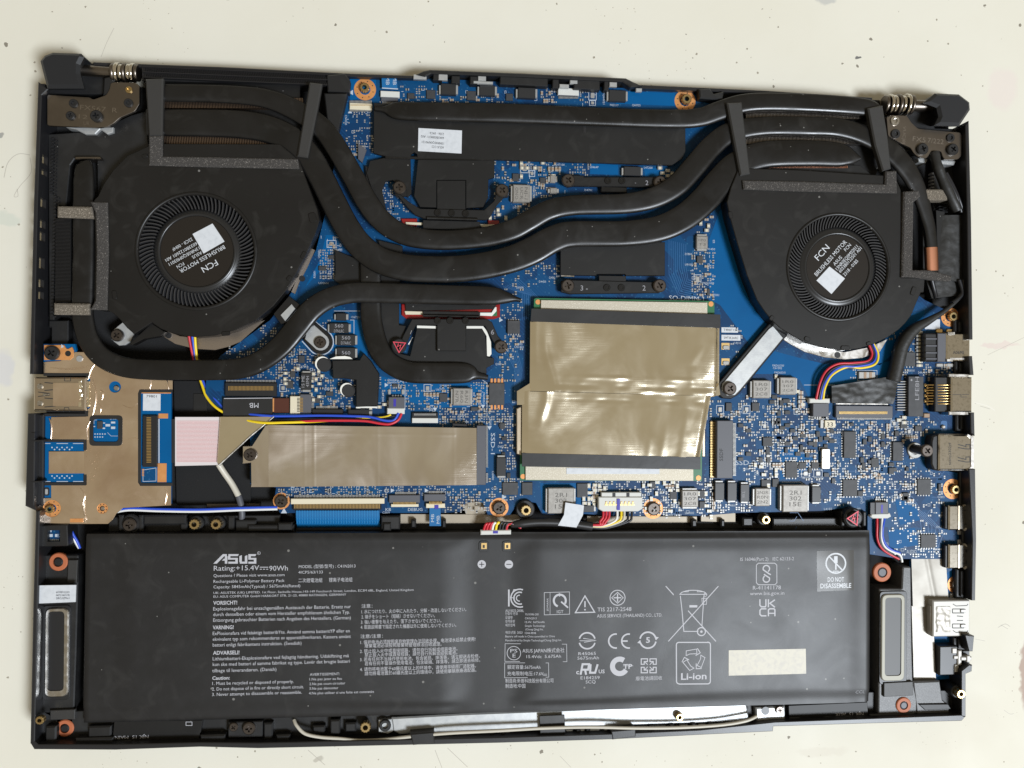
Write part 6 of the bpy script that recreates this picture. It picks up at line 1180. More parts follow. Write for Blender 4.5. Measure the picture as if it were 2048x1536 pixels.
# brand logo drawn from its strokes
for p in ([(427, 1127), (434, 1127), (449, 1112), (454, 1112), (454, 1108), (446, 1108)], [(444, 1121), (455, 1121), (455, 1117), (448, 1117)], [(450, 1127), (455, 1127), (455, 1112), (450, 1112)],
          [(457, 1108), (478, 1108), (476, 1112), (457, 1112)], [(456, 1112), (461, 1112), (461, 1116), (456, 1116)], [(456, 1115.5), (476, 1115.5), (476, 1119), (456, 1119)], [(471, 1118), (476, 1118), (476, 1127), (471, 1127)], [(457, 1123), (476, 1123), (476, 1127), (457, 1127)],
          [(479, 1112), (484, 1110), (484, 1124), (479, 1124)], [(480, 1123), (494, 1123), (494, 1127), (480, 1127)], [(490, 1112), (495, 1110), (495, 1127), (490, 1127)],
          [(497, 1108), (513, 1108), (511, 1112), (497, 1112)], [(497, 1112), (502, 1112), (502, 1116), (497, 1116)], [(497, 1115.5), (513, 1115.5), (513, 1119), (497, 1119)], [(508, 1118), (513, 1118), (513, 1127), (508, 1127)], [(497, 1123), (513, 1123), (513, 1127), (497, 1127)]): FP(p)
SK(ringpts(518, 1106, 3), .7, True); T('R', 516.6, 1107.5, 2.6, 3)
T('Rating:+15.4V', 428, 1141, 91, 10); SK([(520, 1134), (537, 1134)], 1.4)
for k in range(3): SK([(520 + k * 6.4, 1138), (524 + k * 6.4, 1138)], 1.4)
T('90Wh', 539, 1141, 37, 10)
for s, x, y, w, h in (('Questions ? Please visit www.asus.com', 427.5, 1153.7, 143, 6), ('Rechargeable Li-Polymer Battery Pack', 427.5, 1165.3, 143, 6), ('Capacity: 5845mAh(Typical) / 5675mAh(Rated)', 427.5, 1176.3, 175, 6), ('MODEL (型號/型号) : C41N2013', 597.7, 1136, 114, 6), ('4ICP5/63/133', 597, 1147, 49, 5.6), ('二次鋰電池組', 597, 1164, 48, 6.6), ('锂离子电池组', 658, 1163, 47, 6.6)): T(s, x, y, w, h)
for s, x, y, w, h in (('UK: ASUSTEK (UK) LIMITED. 1st Floor, Sackville House,143-149 Fenchurch Street, London, EC3M 6BL, England, United Kingdom', 427.5, 1187.5, 409, 4.6), ('EU: ASUS COMPUTER GmbH HARKORT STR. 21-23, 40880 RATINGEN, GERMANY', 427.5, 1195, 269, 4.6)): T(s, x, y, w, h, mb=b)
for s, x, y, w, h, bo_ in (('VORSICHT!', 427, 1209, 48, 7.5, 1), ('Explosionsgefahr bei unsachgemäßen Austausch der Batterie. Ersatz nur', 427, 1220.5, 279, 7, 0), ('durch denselben oder einem vom Hersteller empfohlenem ähnlichen Typ.', 427, 1231.7, 277, 7, 0), ('Entsorgung gebrauchter Batterien nach Angaben des Herstellers. (German)', 427, 1243, 279, 7, 0),
    ('VARNING!', 426, 1258, 42, 7.5, 1), ('ExPlosionsfara vid felaktigt batteribYte. Använd samma batteritYP eller en', 426, 1269.6, 278, 7, 0), ('ekvivalent typ som rekommenderas av apparattillverkaren. Kassera använt', 426, 1281, 280, 7, 0), ('batteri enligt fabrikantens instruktion. (Swedish)', 426, 1292.5, 179, 7, 0),
    ('ADVARSELI!', 426.5, 1308.7, 53, 7.5, 1), ('Lithiumbatteri-Eksplosionsfare ved fejlagtig håndtering. Udskiftning må', 426, 1320.2, 276, 7, 0), ('kun ske med batteri af samme fabrikat og type. Levér det brugte batteri', 426, 1331.4, 278, 7, 0), ('tilbage til leverandøren. (Danish)', 425, 1344, 129, 7, 0),
    ('Caution:', 425, 1359, 35, 7, 1), ('1. Must be recycled or disposed of properly.', 425, 1369.5, 164, 6.6, 0), ('2. Do not dispose of in fire or directly short circuit.', 424.5, 1380.8, 185, 6.6, 0), ('3. Never attempt to disassemble or reassemble.', 424.5, 1391.6, 181, 6.6, 0),
    ('AVERTISSEMENT:', 620, 1351, 60, 5.2, 0), ('1.Ne pas jeter au feu', 619, 1360.4, 65, 5.2, 0), ('2.Ne pas court-circuiter', 619, 1369.8, 72, 5.2, 0), ('3.Ne pas démonter', 619, 1379, 58, 5.2, 0), ('4.Ne plus utiliser si une fuite est constatée', 618, 1388.4, 131, 5.2, 0)): T(s, x, y, w, h, bool(bo_))
for s, x, y, w, h in (('注意：', 723, 1215, 22, 6), ('1. 水につけたり、火の中に入れたり、分解・改造しないでください。', 723, 1226.4, 212, 6.4), ('2. 端子をショート（短絡）させないでください。', 723, 1236.6, 148, 6.4), ('3. 強い衝撃を与えたり、落下させないでください。', 722, 1247.2, 162, 6.4), ('4. 取扱説明書で指定された機器以外に使用しないでください。', 721.4, 1257.2, 193, 6.4),
    ('注意/注意：', 721, 1275.5, 45, 6), ('1. 保护电池必须按照废弃物管理办法回收处理，电池浸水后禁止使用!', 721, 1287.6, 233, 6.4), ('廢棄電池必須按照廢棄物管理辦法回收處理。', 729.5, 1294.6, 155, 6.4), ('2. 禁止投入火中或直接短路，请勿自行拆解或组装电池。', 720, 1305.4, 197, 6.2), ('禁止投入火中或直接短路，請勿自行拆解或組裝電池。', 729.5, 1313, 187, 6.2),
    ('3. 若有任何不当操作使用电池，包含破损、摔落等，请立即送去检修。', 720, 1322, 243, 6.2), ('若有任何不當操作使用電池，包含破損、摔落等，請立即送去檢修。', 729.5, 1330.2, 234, 6.2), ('4. 请勿将电池置于60摄氏度以上的环境中，请使用华硕原厂适配器。', 720, 1341.6, 235, 6.2), ('請勿將電池置於60攝氏度以上的環境中，請使用華碩原廠適配器。', 729.5, 1350, 226, 6.2)): T(s, x, y, w, h)
build(b, 'warning_lettering', [M['bmark']], BT); b = MB()
# terminal windows and polarity marks
for x in (967.6, 1014.5):
    q = MB(); q.prism(rounded(RECT(x - 10, 1082, x + 10, 1104, 12.5), .0012), 11.6, 12.45, .1); q.box(x - 5, 1086, x + 6, 1098, 12.45, 12.6, m=1); q.box(x - 2, 1090, x + 2, 1096, 12.6, 12.7, m=2); build(q, 'terminal_window', [M['inner'], M['gold'], M['chipdk']], BT)
for x, plus in ((963.7, 1), (1018, 0)):
    FP(ringpts(x, 1129.5, 8.4, 24)); SK([(x - 5, 1129.5), (x + 5, 1129.5)], 1.5, mb=d)
    if plus: SK([(x, 1124.5), (x, 1134.5)], 1.5, mb=d)
zz = MB(); zz.v = [(x, y, z + .00003) for x, y, z in d.v]; zz.f, zz.m, zz.sm = d.f, d.m, d.sm; build(zz, 'polarity_signs', [M['batt']], BT)
# approval marks
SK([(1018, 1180), (1018, 1214)], 3.2); SK([(1037, 1180), (1028, 1180), (1021, 1196), (1030, 1197)], 1.4)
SK(ringpts(1040, 1197, 18, 14, 70, 290), 2.6); SK(ringpts(1040, 1197, 12, 14, 70, 290), 2.6); SK(ringpts(1039, 1197, 6, 10, 80, 280), 2.0)
for s, x, y, w, h in (('AU10025-2008L', 1011, 1225, 37, 5), ('인증자 번호', 1011, 1231, 25, 4.6), ('모델명', 1011, 1239, 14, 4.6), ('정격용량', 1011, 1246.5, 19, 4.6), ('제조업체', 1011, 1254, 19, 4.6), ('YU10346-200', 1050, 1231, 27, 4), ('C41N2013', 1050, 1239, 23, 4), ('15.4V, 5675mAh', 1050, 1246.5, 39, 4), ('Simplo Technology', 1050, 1254, 40, 4), ('(Chong Qing) Inc.', 1051, 1261, 36, 4), ('제조년월: 2023', 1011, 1268.5, 34, 4.4), ('1544-9898', 1050, 1268.5, 22, 4), ('Battery cell made in China assembled in China', 1011, 1276, 99, 4), ('Manufactured by Simplo Technology(Chong Qing) Inc.', 1011, 1284, 113, 4)): T(s, x, y, w, h)
SK([(1010.5, 1288.5), (1133, 1288), (1133.6, 1323), (1010, 1324)], .9, True); SK(ringpts(1028, 1307.4, 13.5), 1.2, True); T('PS', 1028, 1306, 14, 7, al='c'); T('E', 1028.5, 1316, 6, 7.6, al='c'); T('ASUS JAPAN株式会社', 1045, 1305.5, 84, 7); T('15.4Vdc  5.675Ah', 1053, 1316.5, 69, 6)
SK([(1009.6, 1327), (1097, 1325.6), (1097.4, 1354), (1009.6, 1357)], .9, True); T('額定容量:5675mAh', 1015, 1339, 66, 6.4); T('充电限制电压:17.6V', 1015, 1352, 72, 6.4); SK([(1086, 1348), (1094, 1348)], .8); SK([(1086, 1350.5), (1094, 1350.5)], .8); T('制造商:新普科技股份有限公司', 1011, 1366.5, 96, 6.4); T('制造地:中国', 1011, 1377, 40, 6.4)
SK([(1088.5, 1185), (1138.6, 1183.5), (1139, 1228), (1088.5, 1229.5)], 1, True); SK([(1100, 1185), (1100, 1229)], .8); SK(ringpts(1119.4, 1201, 12, 20, -30, 250), 4); SK([(1122, 1203), (1136, 1215)], 3); SK([(1119, 1186), (1119, 1193)], 1.6, mb=b); T('IGT', 1120, 1226, 13, 6, al='c'); text(b, 'JDMARK', 1096.5, 1222, 3.4, 13, w=26, ang=90, zf=bz, pz=12.9)
SK([(1169.7, 1191.5), (1189, 1224), (1150.5, 1225)], 2.2, True); SK([(1169.7, 1202), (1169.7, 1214)], 2.6); FP(ringpts(1169.7, 1219, 1.7, 10))
SK(ringpts(1234.7, 1195, 15), 1.6, True); SK([(1234.7, 1184), (1246, 1195), (1234.7, 1206), (1223, 1195)], 1.4, True); SK([(1234.7, 1187), (1234.7, 1203)], 2.2); SK([(1227, 1195), (1242, 1195)], 2.2)
T('TIS 2217-2548', 1194.6, 1222.5, 68, 7.6); T('ASUS SERVICE (THAILAND) CO., LTD.', 1193.7, 1234.7, 131, 6.4)
SK([(1331, 1171.8), (1431, 1282)], 1.8); SK([(1436, 1171.8), (1336, 1282)], 1.8); SK(ringpts(1386, 1188, 26, 20, 0, 180, 8), 1.6); SK([(1358, 1188), (1413, 1188)], 1.6); SK([(1360, 1191), (1363, 1218), (1367, 1262), (1396, 1262)], 1.7); SK([(1407, 1191), (1403, 1252)], 1.7); SK(ringpts(1402, 1262.5, 8), 2.2, True); FP(ringpts(1402, 1262.5, 2.6, 10)); SK([(1378, 1212), (1394, 1212)], 4.6); SK([(1403, 1196), (1413, 1196), (1412, 1208), (1404, 1208)], 1.2, True); SK([(1365, 1183), (1376, 1183), (1376, 1180), (1394, 1180), (1394, 1183), (1408, 1183)], 1.2); SK(ringpts(1410, 1189, 3), 1.2, True)
SK(ringpts(1357, 1289, 5, 5, 90, 180)[::-1] + [(1415, 1284)] + ringpts(1415, 1288.5, 5, 5, 90, 0) + [(1420, 1362)] + ringpts(1415, 1362, 5, 5, 0, -90) + [(1358, 1367.5)] + ringpts(1357.5, 1362, 5, 5, 270, 180), 2.2, True)
for k in range(3):
    a = radians(90 + 120 * k); cx_, cy_ = 1386.5, 1318.5
    def rp(r, ad): return (cx_ + r * cos(a + radians(ad)), cy_ - r * sin(a + radians(ad)))
    SK([rp(17, 62), rp(23, 40), rp(22, -16), rp(13, -30), rp(12, -10), rp(14, 36)], 1.4, True); SK([rp(24, -18), rp(19, -44), rp(9, -26)], 1.6)
T('Li-ion', 1387, 1358, 51, 12.5, True, al='c')
SK(ringpts(1174, 1281, 16, 16, 15, 165), 3); SK(ringpts(1174, 1281, 16, 16, 195, 345), 3); SK([(1159, 1281), (1190, 1281)], 1.2); SK([(1166, 1276), (1192, 1280), (1168, 1284)], 1.4); T('R45065', 1156.5, 1310, 35, 6); T('5675mAh', 1154.6, 1319, 43, 6)
SK(ringpts(1231, 1281.5, 14, 16, 80, 280), 3); SK(ringpts(1257, 1281.5, 14, 16, 80, 280), 3); SK([(1243, 1281.5), (1255, 1281.5)], 3)
SK(ringpts(1295.4, 1279.6, 16, 20, 20, 170), 3.2); SK(ringpts(1295.4, 1279.6, 16, 20, 200, 350), 3.2); T('5', 1295.4, 1284.6, 8, 10.5, True, al='c'); FP([(1308, 1272), (1317, 1274), (1311, 1280)]); FP([(1282, 1287), (1274, 1285), (1280, 1279)])
SK([(1161, 1349), (1165, 1328), (1178, 1328), (1176, 1339), (1164, 1339)], 4); SK([(1170, 1339), (1172, 1349)], 4); SK([(1181, 1328), (1180, 1345), (1190, 1345), (1195, 1328)], 4); T('c', 1152, 1348, 6, 9, True); T('US', 1197, 1346, 12, 7, True); T('E184259', 1161, 1358.5, 38, 6); T('SCQ', 1171, 1366.5, 20, 6)
SK(ringpts(1239, 1332, 14.5, 22, 55, 330), 10); T('TP', 1246, 1337, 18, 9, True); SK([(1246, 1331), (1266, 1331)], 1)
for sx, sy in ((1, 1), (-1, 1), (-1, -1), (1, -1)):
    cx_, cy_ = 1297, 1331; SK([(cx_ + sx * 2.5, cy_ + sy * 14), (cx_ + sx * 15, cy_ + sy * 14), (cx_ + sx * 15, cy_ + sy * 3), (cx_ + sx * 9, cy_ + sy * 3), (cx_ + sx * 9, cy_ + sy * 8.5), (cx_ + sx * 2.5, cy_ + sy * 8.5)], 2, True); SK([(cx_ + sx * 2, cy_ + sy * 2), (cx_ + sx * 8, cy_ + sy * 8)], 1.6)
T('廢電池請回收', 1271, 1360, 53, 6.2)
build(b, 'approval_marks', [M['bmark']], BT); b = MB()
T('IS 16046(Part 2)   IEC 62133-2', 1480, 1121.5, 108, 6.4); SK(ringpts(1518, 1131, 5, 5, 90, 180)[::-1][:0] + [(1516, 1126), (1549, 1126), (1553, 1130), (1553, 1165), (1549, 1169), (1516, 1169), (1512, 1165), (1512, 1130)], 1.4, True)
SK(ringpts(1532, 1137, 6.5, 16, -60, 200) + [(1537, 1147), (1541, 1149)], 2.4); SK(ringpts(1532, 1157.5, 6.5, 16, 120, 380)[::1] + [(1527, 1148)], 2.4); T('R-41141178', 1505, 1179, 56, 7.4); T('www.bis.gov.in', 1499, 1190, 69, 7); build(b, 'approval_marks', [M['bmark']], BT); b = MB(); T('CCL', 1712, 1388, 19, 6); build(b, 'cell_code', [M['bmarkdim']], BT); b = MB()
SK([(1519, 1198), (1519, 1210), (1522, 1213), (1530, 1213), (1531, 1210), (1531, 1198)], 2.6); SK([(1536, 1198), (1536, 1214)], 2.6); SK([(1549, 1199), (1539, 1206), (1549, 1214)], 2.6); SK([(1532, 1217), (1522, 1217), (1519, 1220), (1519, 1228), (1522, 1231), (1532, 1231)], 2.6); SK([(1536, 1232), (1536, 1219), (1539, 1217), (1547, 1217), (1549, 1219), (1549, 1232)], 2.6); SK([(1537, 1226), (1548, 1226)], 2.2)
build(b, 'approval_marks', [M['bmark']], BT); b = MB()
# stuck on labels
g = MB(); cs = [tuple(P(x, y, 13)[:2]) for x, y in ((1633, 1102), (1708, 1100), (1708, 1180), (1634, 1183))]; g.grid(cs, 20, 20, lambda u, v, x, y: bh(x, y) + .04, smooth=True); o = build(g, 'warning_sticker', [mat('smoky_sticker', (.075, .073, .069), .2, spec=.2)], BT)
bz = lambda x, y: bh(x, y) + .075
SK(ringpts(1671, 1126.4, 19.5, 32), 3, True); SK([(1658, 1113), (1684, 1140)], 2.6); SK([(1671, 1112), (1671, 1126)], 7); SK([(1671, 1126), (1671, 1139)], 3); SK([(1665, 1142), (1677, 1142)], 1.6); T('DO NOT', 1671, 1163, 33, 8.6, True, al='c'); T('DISASSEMBLE', 1671, 1175.5, 62, 8.6, True, al='c'); build(b, 'sticker_lettering', [M['white']], o)
g = MB(); cs = [tuple(P(x, y, 13)[:2]) for x, y in ((1457, 1300), (1611, 1297), (1612, 1347), (1457, 1351))]; g.grid(cs, 30, 10, lambda u, v, x, y: bh(x, y) + .05); build(g, 'metallic_label', [mat('shiny_paper', (.50, .47, .385), .5, var=(500, (.44, .415, .36), .45, .65))], BT)

# ------------------------------------------------------------------ speakers
M['silverdark'] = mat('dull_steel_ring', (.25, .24, .20), .5, .2, spec=.3)
M['membrane'] = mat('grey_membrane', (.05, .05, .05), .5, bump=(2000, .2, .03))
def speaker(label, case, ring, inner, z, groms, pads, extra, mats):
    s = thing('speaker', label, 'speaker', case[0][0], case[0][1], 3, 'speakers at the front corners')
    b = MB(); b.prism(rounded(PX(case, z), .0006, 3), 2.8, z, .4); build(b, 'speaker_case', [M[mats[0]]], s)
    def rr(x0, y0, x1, y1, zz, r): return rounded(RECT(x0, y0, x1, y1, zz), r, 5)
    b = MB(); x0, y0, x1, y1 = ring; b.prism(rr(x0 - 4, y0 - 6, x1 + 4, y1 + 6, z + .6, .0016), z, z + .6, .2); build(b, 'cone_frame', [M['connbk' if mats[0] == 'inner' else 'shell']], s)
    b = MB(); b.prism(rr(*ring, z + 1.3, .0024), z + .5, z + 1.3, .35, holes=[rr(*inner, z + 1.3, .0016)]); build(b, 'cone_ring', [M[mats[1]]], s)
    b = MB(); b.prism(rr(inner[0] - 2, inner[1] - 2, inner[2] + 2, inner[3] + 2, z + 1.0, .0014), z + .6, z + .95, .05); build(b, 'membrane', [M[mats[2]]], s)
    for x, y, r in groms:
        b = MB(); b.cyl(x, y, r, z - .8, z + .6, .3, 28, hole=r * .55); build(b, 'rubber_grommet', [M['orange']], s)
        b = MB(); b.cyl(x, y, r * .5, z - 1.4, z + .8, .4, 12); build(b, 'mount_peg', [M['inner' if mats[0] == 'inner' else 'conn']], s)
    for p in pads: b = MB(); b.prism(PX(p, z + 1.2), z, z + 1.2, .2); build(b, 'foam_pad', [M['rubber']], s)
    return s
s1 = speaker('black speaker with a bright cone rim and a white paper label, beside the battery', [(78, 1110), (156, 1110), (156, 1150), (152, 1300), (147, 1440), (140, 1470), (118, 1472), (112, 1440), (78, 1422), (72, 1415), (74, 1250)], (89, 1212, 136, 1399), (95, 1219, 128, 1386), 9, [(116, 1124, 19), (129, 1457, 18)], [[(136, 1120), (155, 1120), (153, 1166), (134, 1166)], [(100, 1421), (150, 1419), (149, 1439), (100, 1440)]], None, ('inner', 'steel', 'connbk'))
b = MB(); b.prism(PX([(77, 1171), (152, 1170), (151, 1204), (78, 1207)], 13.3), 12.9, 13.3); o = build(b, 'paper_label', [M['white']], s1); b = MB()
for k, t_ in enumerate(('6039B0153301', '04072 04415198', '20RCL0ZP06-5')): text(b, t_, 112, 1186.5 + k * 6, 4, 13.35, w=27)
build(b, 'label_lettering', [M['ink']], o)
s2 = speaker('speckled grey speaker with a grey membrane, between the battery and the foil covered board', [(1759, 1178), (1804, 1178), (1806, 1134), (1822, 1134), (1824, 1300), (1826, 1364), (1834, 1400), (1833, 1428), (1757, 1430)], (1763, 1193, 1810, 1358), (1770, 1199, 1803, 1348), 11.4, [(1765, 1145, 18), (1808, 1411, 15)], [[(1768, 1366), (1826, 1363), (1827, 1391), (1768, 1394)]], None, ('dust', 'silverdark', 'membrane'))
# ------------------------------------------------------------------ memory modules and their foil cover
def memory(label, pts, chips, dots, z):
    m = thing('memory_module', label, 'memory module', pts[0][0], pts[0][1], z - 1, 'memory modules under the foil cover')
    b = MB(); b.prism(PX(pts, z), z - 1, z, .05); build(b, 'module_board', [M['green']], m)
    b = MB(); b.prism(PX(chips, z + .8), z, z + .8, .1); build(b, 'heat_spreader', [M['nickel']], m)
    for x, y in dots: b = MB(); b.cyl(x, y, 5, z, z + .08, n=18); build(b, 'copper_dot', [M['ring']], m)
    return m
m1 = memory('green memory module with a sparkling silver strip, its upper edge showing above the black band', [(1068, 598), (1072, 596), (1425, 602), (1429, 606), (1429, 690), (1066, 680)], [(1082, 600), (1415, 605), (1415, 680), (1081, 670)], [(1076, 604), (1422, 608)], 10.4)
m2 = memory('green memory module with a silver strip and a blank white label below the foil', [(1040, 870), (1404, 880), (1404, 962), (1040, 961)], [(1051, 880), (1387, 890), (1387, 962), (1051, 960)], [(1046, 953), (1397, 956)], 10.4)
b = MB(); b.prism(PX([(1133, 936), (1319, 938), (1319, 948), (1133, 948)], 11.35), 11.2, 11.35); build(b, 'paper_label', [M['white']], m2)
SH = thing('memory_foil_cover', 'creased silver foil sheet with a black band along two edges, covering the memory modules', 'foil cover', 1240, 780, 11)
def shz(u, v, x, y):
    z = 12.2 + .10 * noise.noise(Vector((x * 26, y * 26, 7)))
    px = 1024 + (x + .031911) * 5263; v_ = v
    for c, w, h in ((.405, .014, .20), (.47, .016, -.17), (.50, .018, .2), (.575, .014, -.15)):
        d_ = (v_ - c) / w; z += h * math.exp(-d_ * d_) * max(0, .35 + 1.5 * noise.noise(Vector((x * 150, c * 9, 3)))) * sm(.08, .14, u) * (1 - sm(.94, .98, u))
    uu = .075 + .05 * sm(.15, .5, v) - .03 * sm(.55, .8, v); d_ = (u - uu) / .022; z += .5 * math.exp(-d_ * d_) * (sm(-.1, .2, v) * (1 - sm(.6, .85, v)))
    uu = .90 - .05 * sm(.1, .3, v) + .06 * sm(.4, .9, v); d_ = (u - uu) / .025; z += .25 * math.exp(-d_ * d_) * (.4 + .9 * abs(noise.noise(Vector((y * 120, 4, 1)))))
    for c, va in ((.70, .85), (.775, .8), (.88, .75)): d_ = (u - c) / .018; z += .14 * math.exp(-d_ * d_) * sm(va - .15, va + .1, v)
    z += .05 * noise.noise(Vector((x * 240, y * 240, 1))) * (sm(.38, .44, v) * (1 - sm(.6, .66, v)) + sm(.8, .95, u)) * 1.6
    z -= 1.2 * sm(.965, 1, u) + .9 * (1 - sm(0, .03, u))
    return z
g = MB(); g.grid([tuple(P(x, y, 12.2)[:2]) for x, y in ((1061, 643), (1441, 656), (1440, 792), (1060, 782))], 150, 60, lambda u, v, x, y: shz(u, v * .52, x, y), skirt=10.8); build(g, 'foil_sheet', [M['foil']], SH)
g = MB(); g.grid([tuple(P(x, y, 12.2)[:2]) for x, y in ((1045, 782.5), (1424, 792), (1402, 915), (1044, 906))], 150, 60, lambda u, v, x, y: shz(u, .52 + v * .48, x, y), skirt=10.8); build(g, 'foil_sheet', [M['foil']], SH)
for p, z0, z1 in (([(1034, 782), (1060, 766), (1062, 806), (1044, 810), (1034, 810)], 10.8, 11.6), ([(1438, 767), (1441, 790), (1415, 796), (1424, 790)], 10.8, 11.6)): b = MB(); b.prism(PX(p, z1), z0, z1, .1); build(b, 'foil_flap', [M['foil']], SH)
for p in ([(1063, 617), (1441, 629), (1441, 656), (1061, 643)], [(1044, 906), (1401, 914), (1401, 939), (1044, 933)]): b = MB(); b.prism(PX(p, 12.35), 12.05, 12.35, .05); build(b, 'black_band', [M['tape']], SH)
for p in ([(1033, 817), (1044, 812), (1044, 912), (1033, 908)], [(1404, 822), (1411, 822), (1411, 914), (1404, 914)]): b = MB(); b.prism(PX(p, 10.5), 8, 10.5, .3); build(b, 'module_clip', [M['tansteel']], SH)
b = MB()
rnd = random.Random(9)
for _ in range(70):
    t = rnd.random(); x = 1150 + rnd.uniform(0, 170); y = 740 - (x - 1150) * .36 - rnd.uniform(0, 46) + 30 * t; L_ = rnd.uniform(10, 40)
    if y < 662 or y > 738: continue
    q = [P(x, y, 12.66), P(x + L_ * .5, y - L_ * .3, 12.68), P(x + L_, y - L_ * .42, 12.66)]
    pass
# ------------------------------------------------------------------ storage drive foil
SD = thing('drive_cover', 'flat shiny foil plate over the storage drive, screwed down at one end', 'drive cover', 730, 910, 9)
def sdz(u, v, x, y): return 11.6 + .3 * noise.noise(Vector((x * 18, y * 26, 2))) + .07 * math.exp(-((u - .215) / .006) ** 2) + .035 * math.exp(-((u - .17) / .006) ** 2) + .03 * math.exp(-((u - .52) / .006) ** 2) + .03 * math.exp(-((u - .89) / .007) ** 2) + (.12 * math.exp(-((v - .13) / .012) ** 2) if u < .9 else 0)
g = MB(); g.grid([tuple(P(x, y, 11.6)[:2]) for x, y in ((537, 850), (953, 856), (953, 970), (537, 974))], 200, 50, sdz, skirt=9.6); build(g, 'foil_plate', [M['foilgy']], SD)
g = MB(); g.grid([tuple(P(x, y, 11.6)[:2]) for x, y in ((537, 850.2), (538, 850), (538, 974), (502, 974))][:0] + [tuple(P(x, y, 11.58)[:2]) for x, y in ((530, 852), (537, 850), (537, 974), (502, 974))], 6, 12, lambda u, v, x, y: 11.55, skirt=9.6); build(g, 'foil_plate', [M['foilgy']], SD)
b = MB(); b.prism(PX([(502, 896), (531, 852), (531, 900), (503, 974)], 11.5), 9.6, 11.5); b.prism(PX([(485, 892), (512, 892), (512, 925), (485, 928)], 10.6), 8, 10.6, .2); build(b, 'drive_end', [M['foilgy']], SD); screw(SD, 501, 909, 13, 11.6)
b = MB(); b.prism(PX([(905, 846), (935, 848), (934, 853), (905, 852)], 11), 9, 11, .2); build(b, 'plastic_tab', [M['connbk']], SD)

# ------------------------------------------------------------------ cables
def cable(name, label, cat, x, y, z=8, group=None): return thing(name, label, cat, x, y, z, group)
def wires(par, lst, r=.55, plug=None):
    for k, path in lst: b = MB(); b.wire(path, r); build(b, 'wire', [M[k]], par)
C1 = cable('fan_cable', 'red, blue, yellow and black wires running along the top of the foil drive plate', 'cable', 620, 840)
wires(C1, [('w_red', [(376, 660, 10), (381, 690, 9), (388, 722, 8)]), ('w_blue', [(383, 660, 10), (387, 690, 9.2), (391, 722, 8)]), ('w_yellow', [(389, 660, 10), (391, 690, 9.4), (394, 722, 8)]),
    ('w_yellow', [(398, 752, 7), (404, 770, 7), (414, 795, 8), (436, 818, 9), (470, 834, 9), (520, 845, 11.8), (570, 845, 11.8), (630, 843, 10.6), (700, 838, 10), (765, 835, 10), (782, 829, 10)]), ('w_blue', [(402, 752, 7), (412, 775, 7), (430, 798, 7.6), (460, 822, 8), (530, 831, 10.5), (580, 832, 10.8), (640, 831, 10.8), (700, 832, 10.8), (740, 834, 10.8), (770, 841, 10.8), (788, 840, 10.6), (797, 826, 10.2)]),
    ('w_black', [(404, 770, 6), (440, 812, 7), (530, 838, 9.8), (600, 838, 10.2), (680, 837, 10.2), (740, 838, 10), (790, 832, 10)]), ('w_red', [(560, 846, 10), (620, 842, 11.2), (680, 841, 11.2), (730, 842, 11.2), (760, 847, 11.2), (780, 848, 11.2), (796, 840, 10.8), (803, 827, 10.2)])], .5)
b = MB(); b.box(774, 816, 809, 828, 8.2, 10.4, .3); build(b, 'plug', [M['whitep']], C1)
C2 = cable('fan_cable', 'red, blue, yellow and black wires arching below the smaller fan to a white plug', 'cable', 1690, 750)
wires(C2, [('w_red', [(1738, 690, 10), (1744, 708, 10), (1735, 722, 10.4), (1705, 726, 10.8), (1675, 728, 11), (1653, 741, 11), (1640, 765, 11), (1632, 799, 10)]), ('w_black', [(1742, 690, 10), (1748, 710, 10), (1738, 724, 10.4), (1708, 729, 10.6), (1678, 732, 10.8), (1656, 746, 10.8), (1644, 770, 10.8), (1637, 799, 10)]), ('w_blue', [(1746, 688, 10), (1752, 708, 10), (1744, 726, 10.4), (1712, 733, 10.6), (1682, 734, 10.8), (1660, 749, 10.8), (1647, 772, 10.8), (1641, 799, 10)]), ('w_yellow', [(1746, 686, 10), (1756, 708, 10), (1750, 728, 10.2), (1722, 736, 10.4), (1694, 734, 10.6), (1664, 750, 10.4), (1650, 775, 10.4), (1646, 799, 10)])], .5)
b = MB(); b.box(1619, 797, 1660, 806, 8.2, 10.2, .3); build(b, 'plug', [M['whitep']], C2)
C3 = cable('battery_cable', 'black sheathed harness of coloured wires between the battery and its wide white plug', 'cable', 1110, 1048)
b = MB(); b.prism(PX([(961, 1061), (1022, 1060), (1022, 1069), (961, 1070)], 12.4), 10, 12.4, .3); build(b, 'plug', [M['whitep']], C3)
b = MB(); b.box(986, 1062, 996, 1067, 12.4, 12.46); build(b, 'pen_mark', [M['marker']], C3)
wires(C3, [(k, [(x, 1063, 11.4), (x + dx * .3, 1052 - h, 12.2), (x + dx, 1047, 11.6), (1042, 1046 + j * 1.2, 10.6)]) for j, (k, x, dx, h) in enumerate((('w_red', 967, 16, 3), ('w_red', 973, 16, 4), ('w_red', 979, 16, 5), ('w_white', 984, 14, 5), ('w_yellow', 991, 14, 6), ('w_black', 998, 14, 6), ('w_black', 1004, 14, 5), ('w_black', 1010, 12, 4), ('w_red', 1012, 10, 1)))], .5)
b = MB(); q = catmull([(1022, 1050, 10.6), (1042, 1047, 10.8), (1080, 1044, 10.8), (1130, 1046, 10.6), (1184, 1053, 10.4)], 6); b.tube([P(x, y, z) for x, y, z in q], [S(1080, 1045, 10) * (5 + 3.6 * min(1, i / 6)) for i in range(len(q))], 12); build(b, 'sheath', [M['tape']], C3)
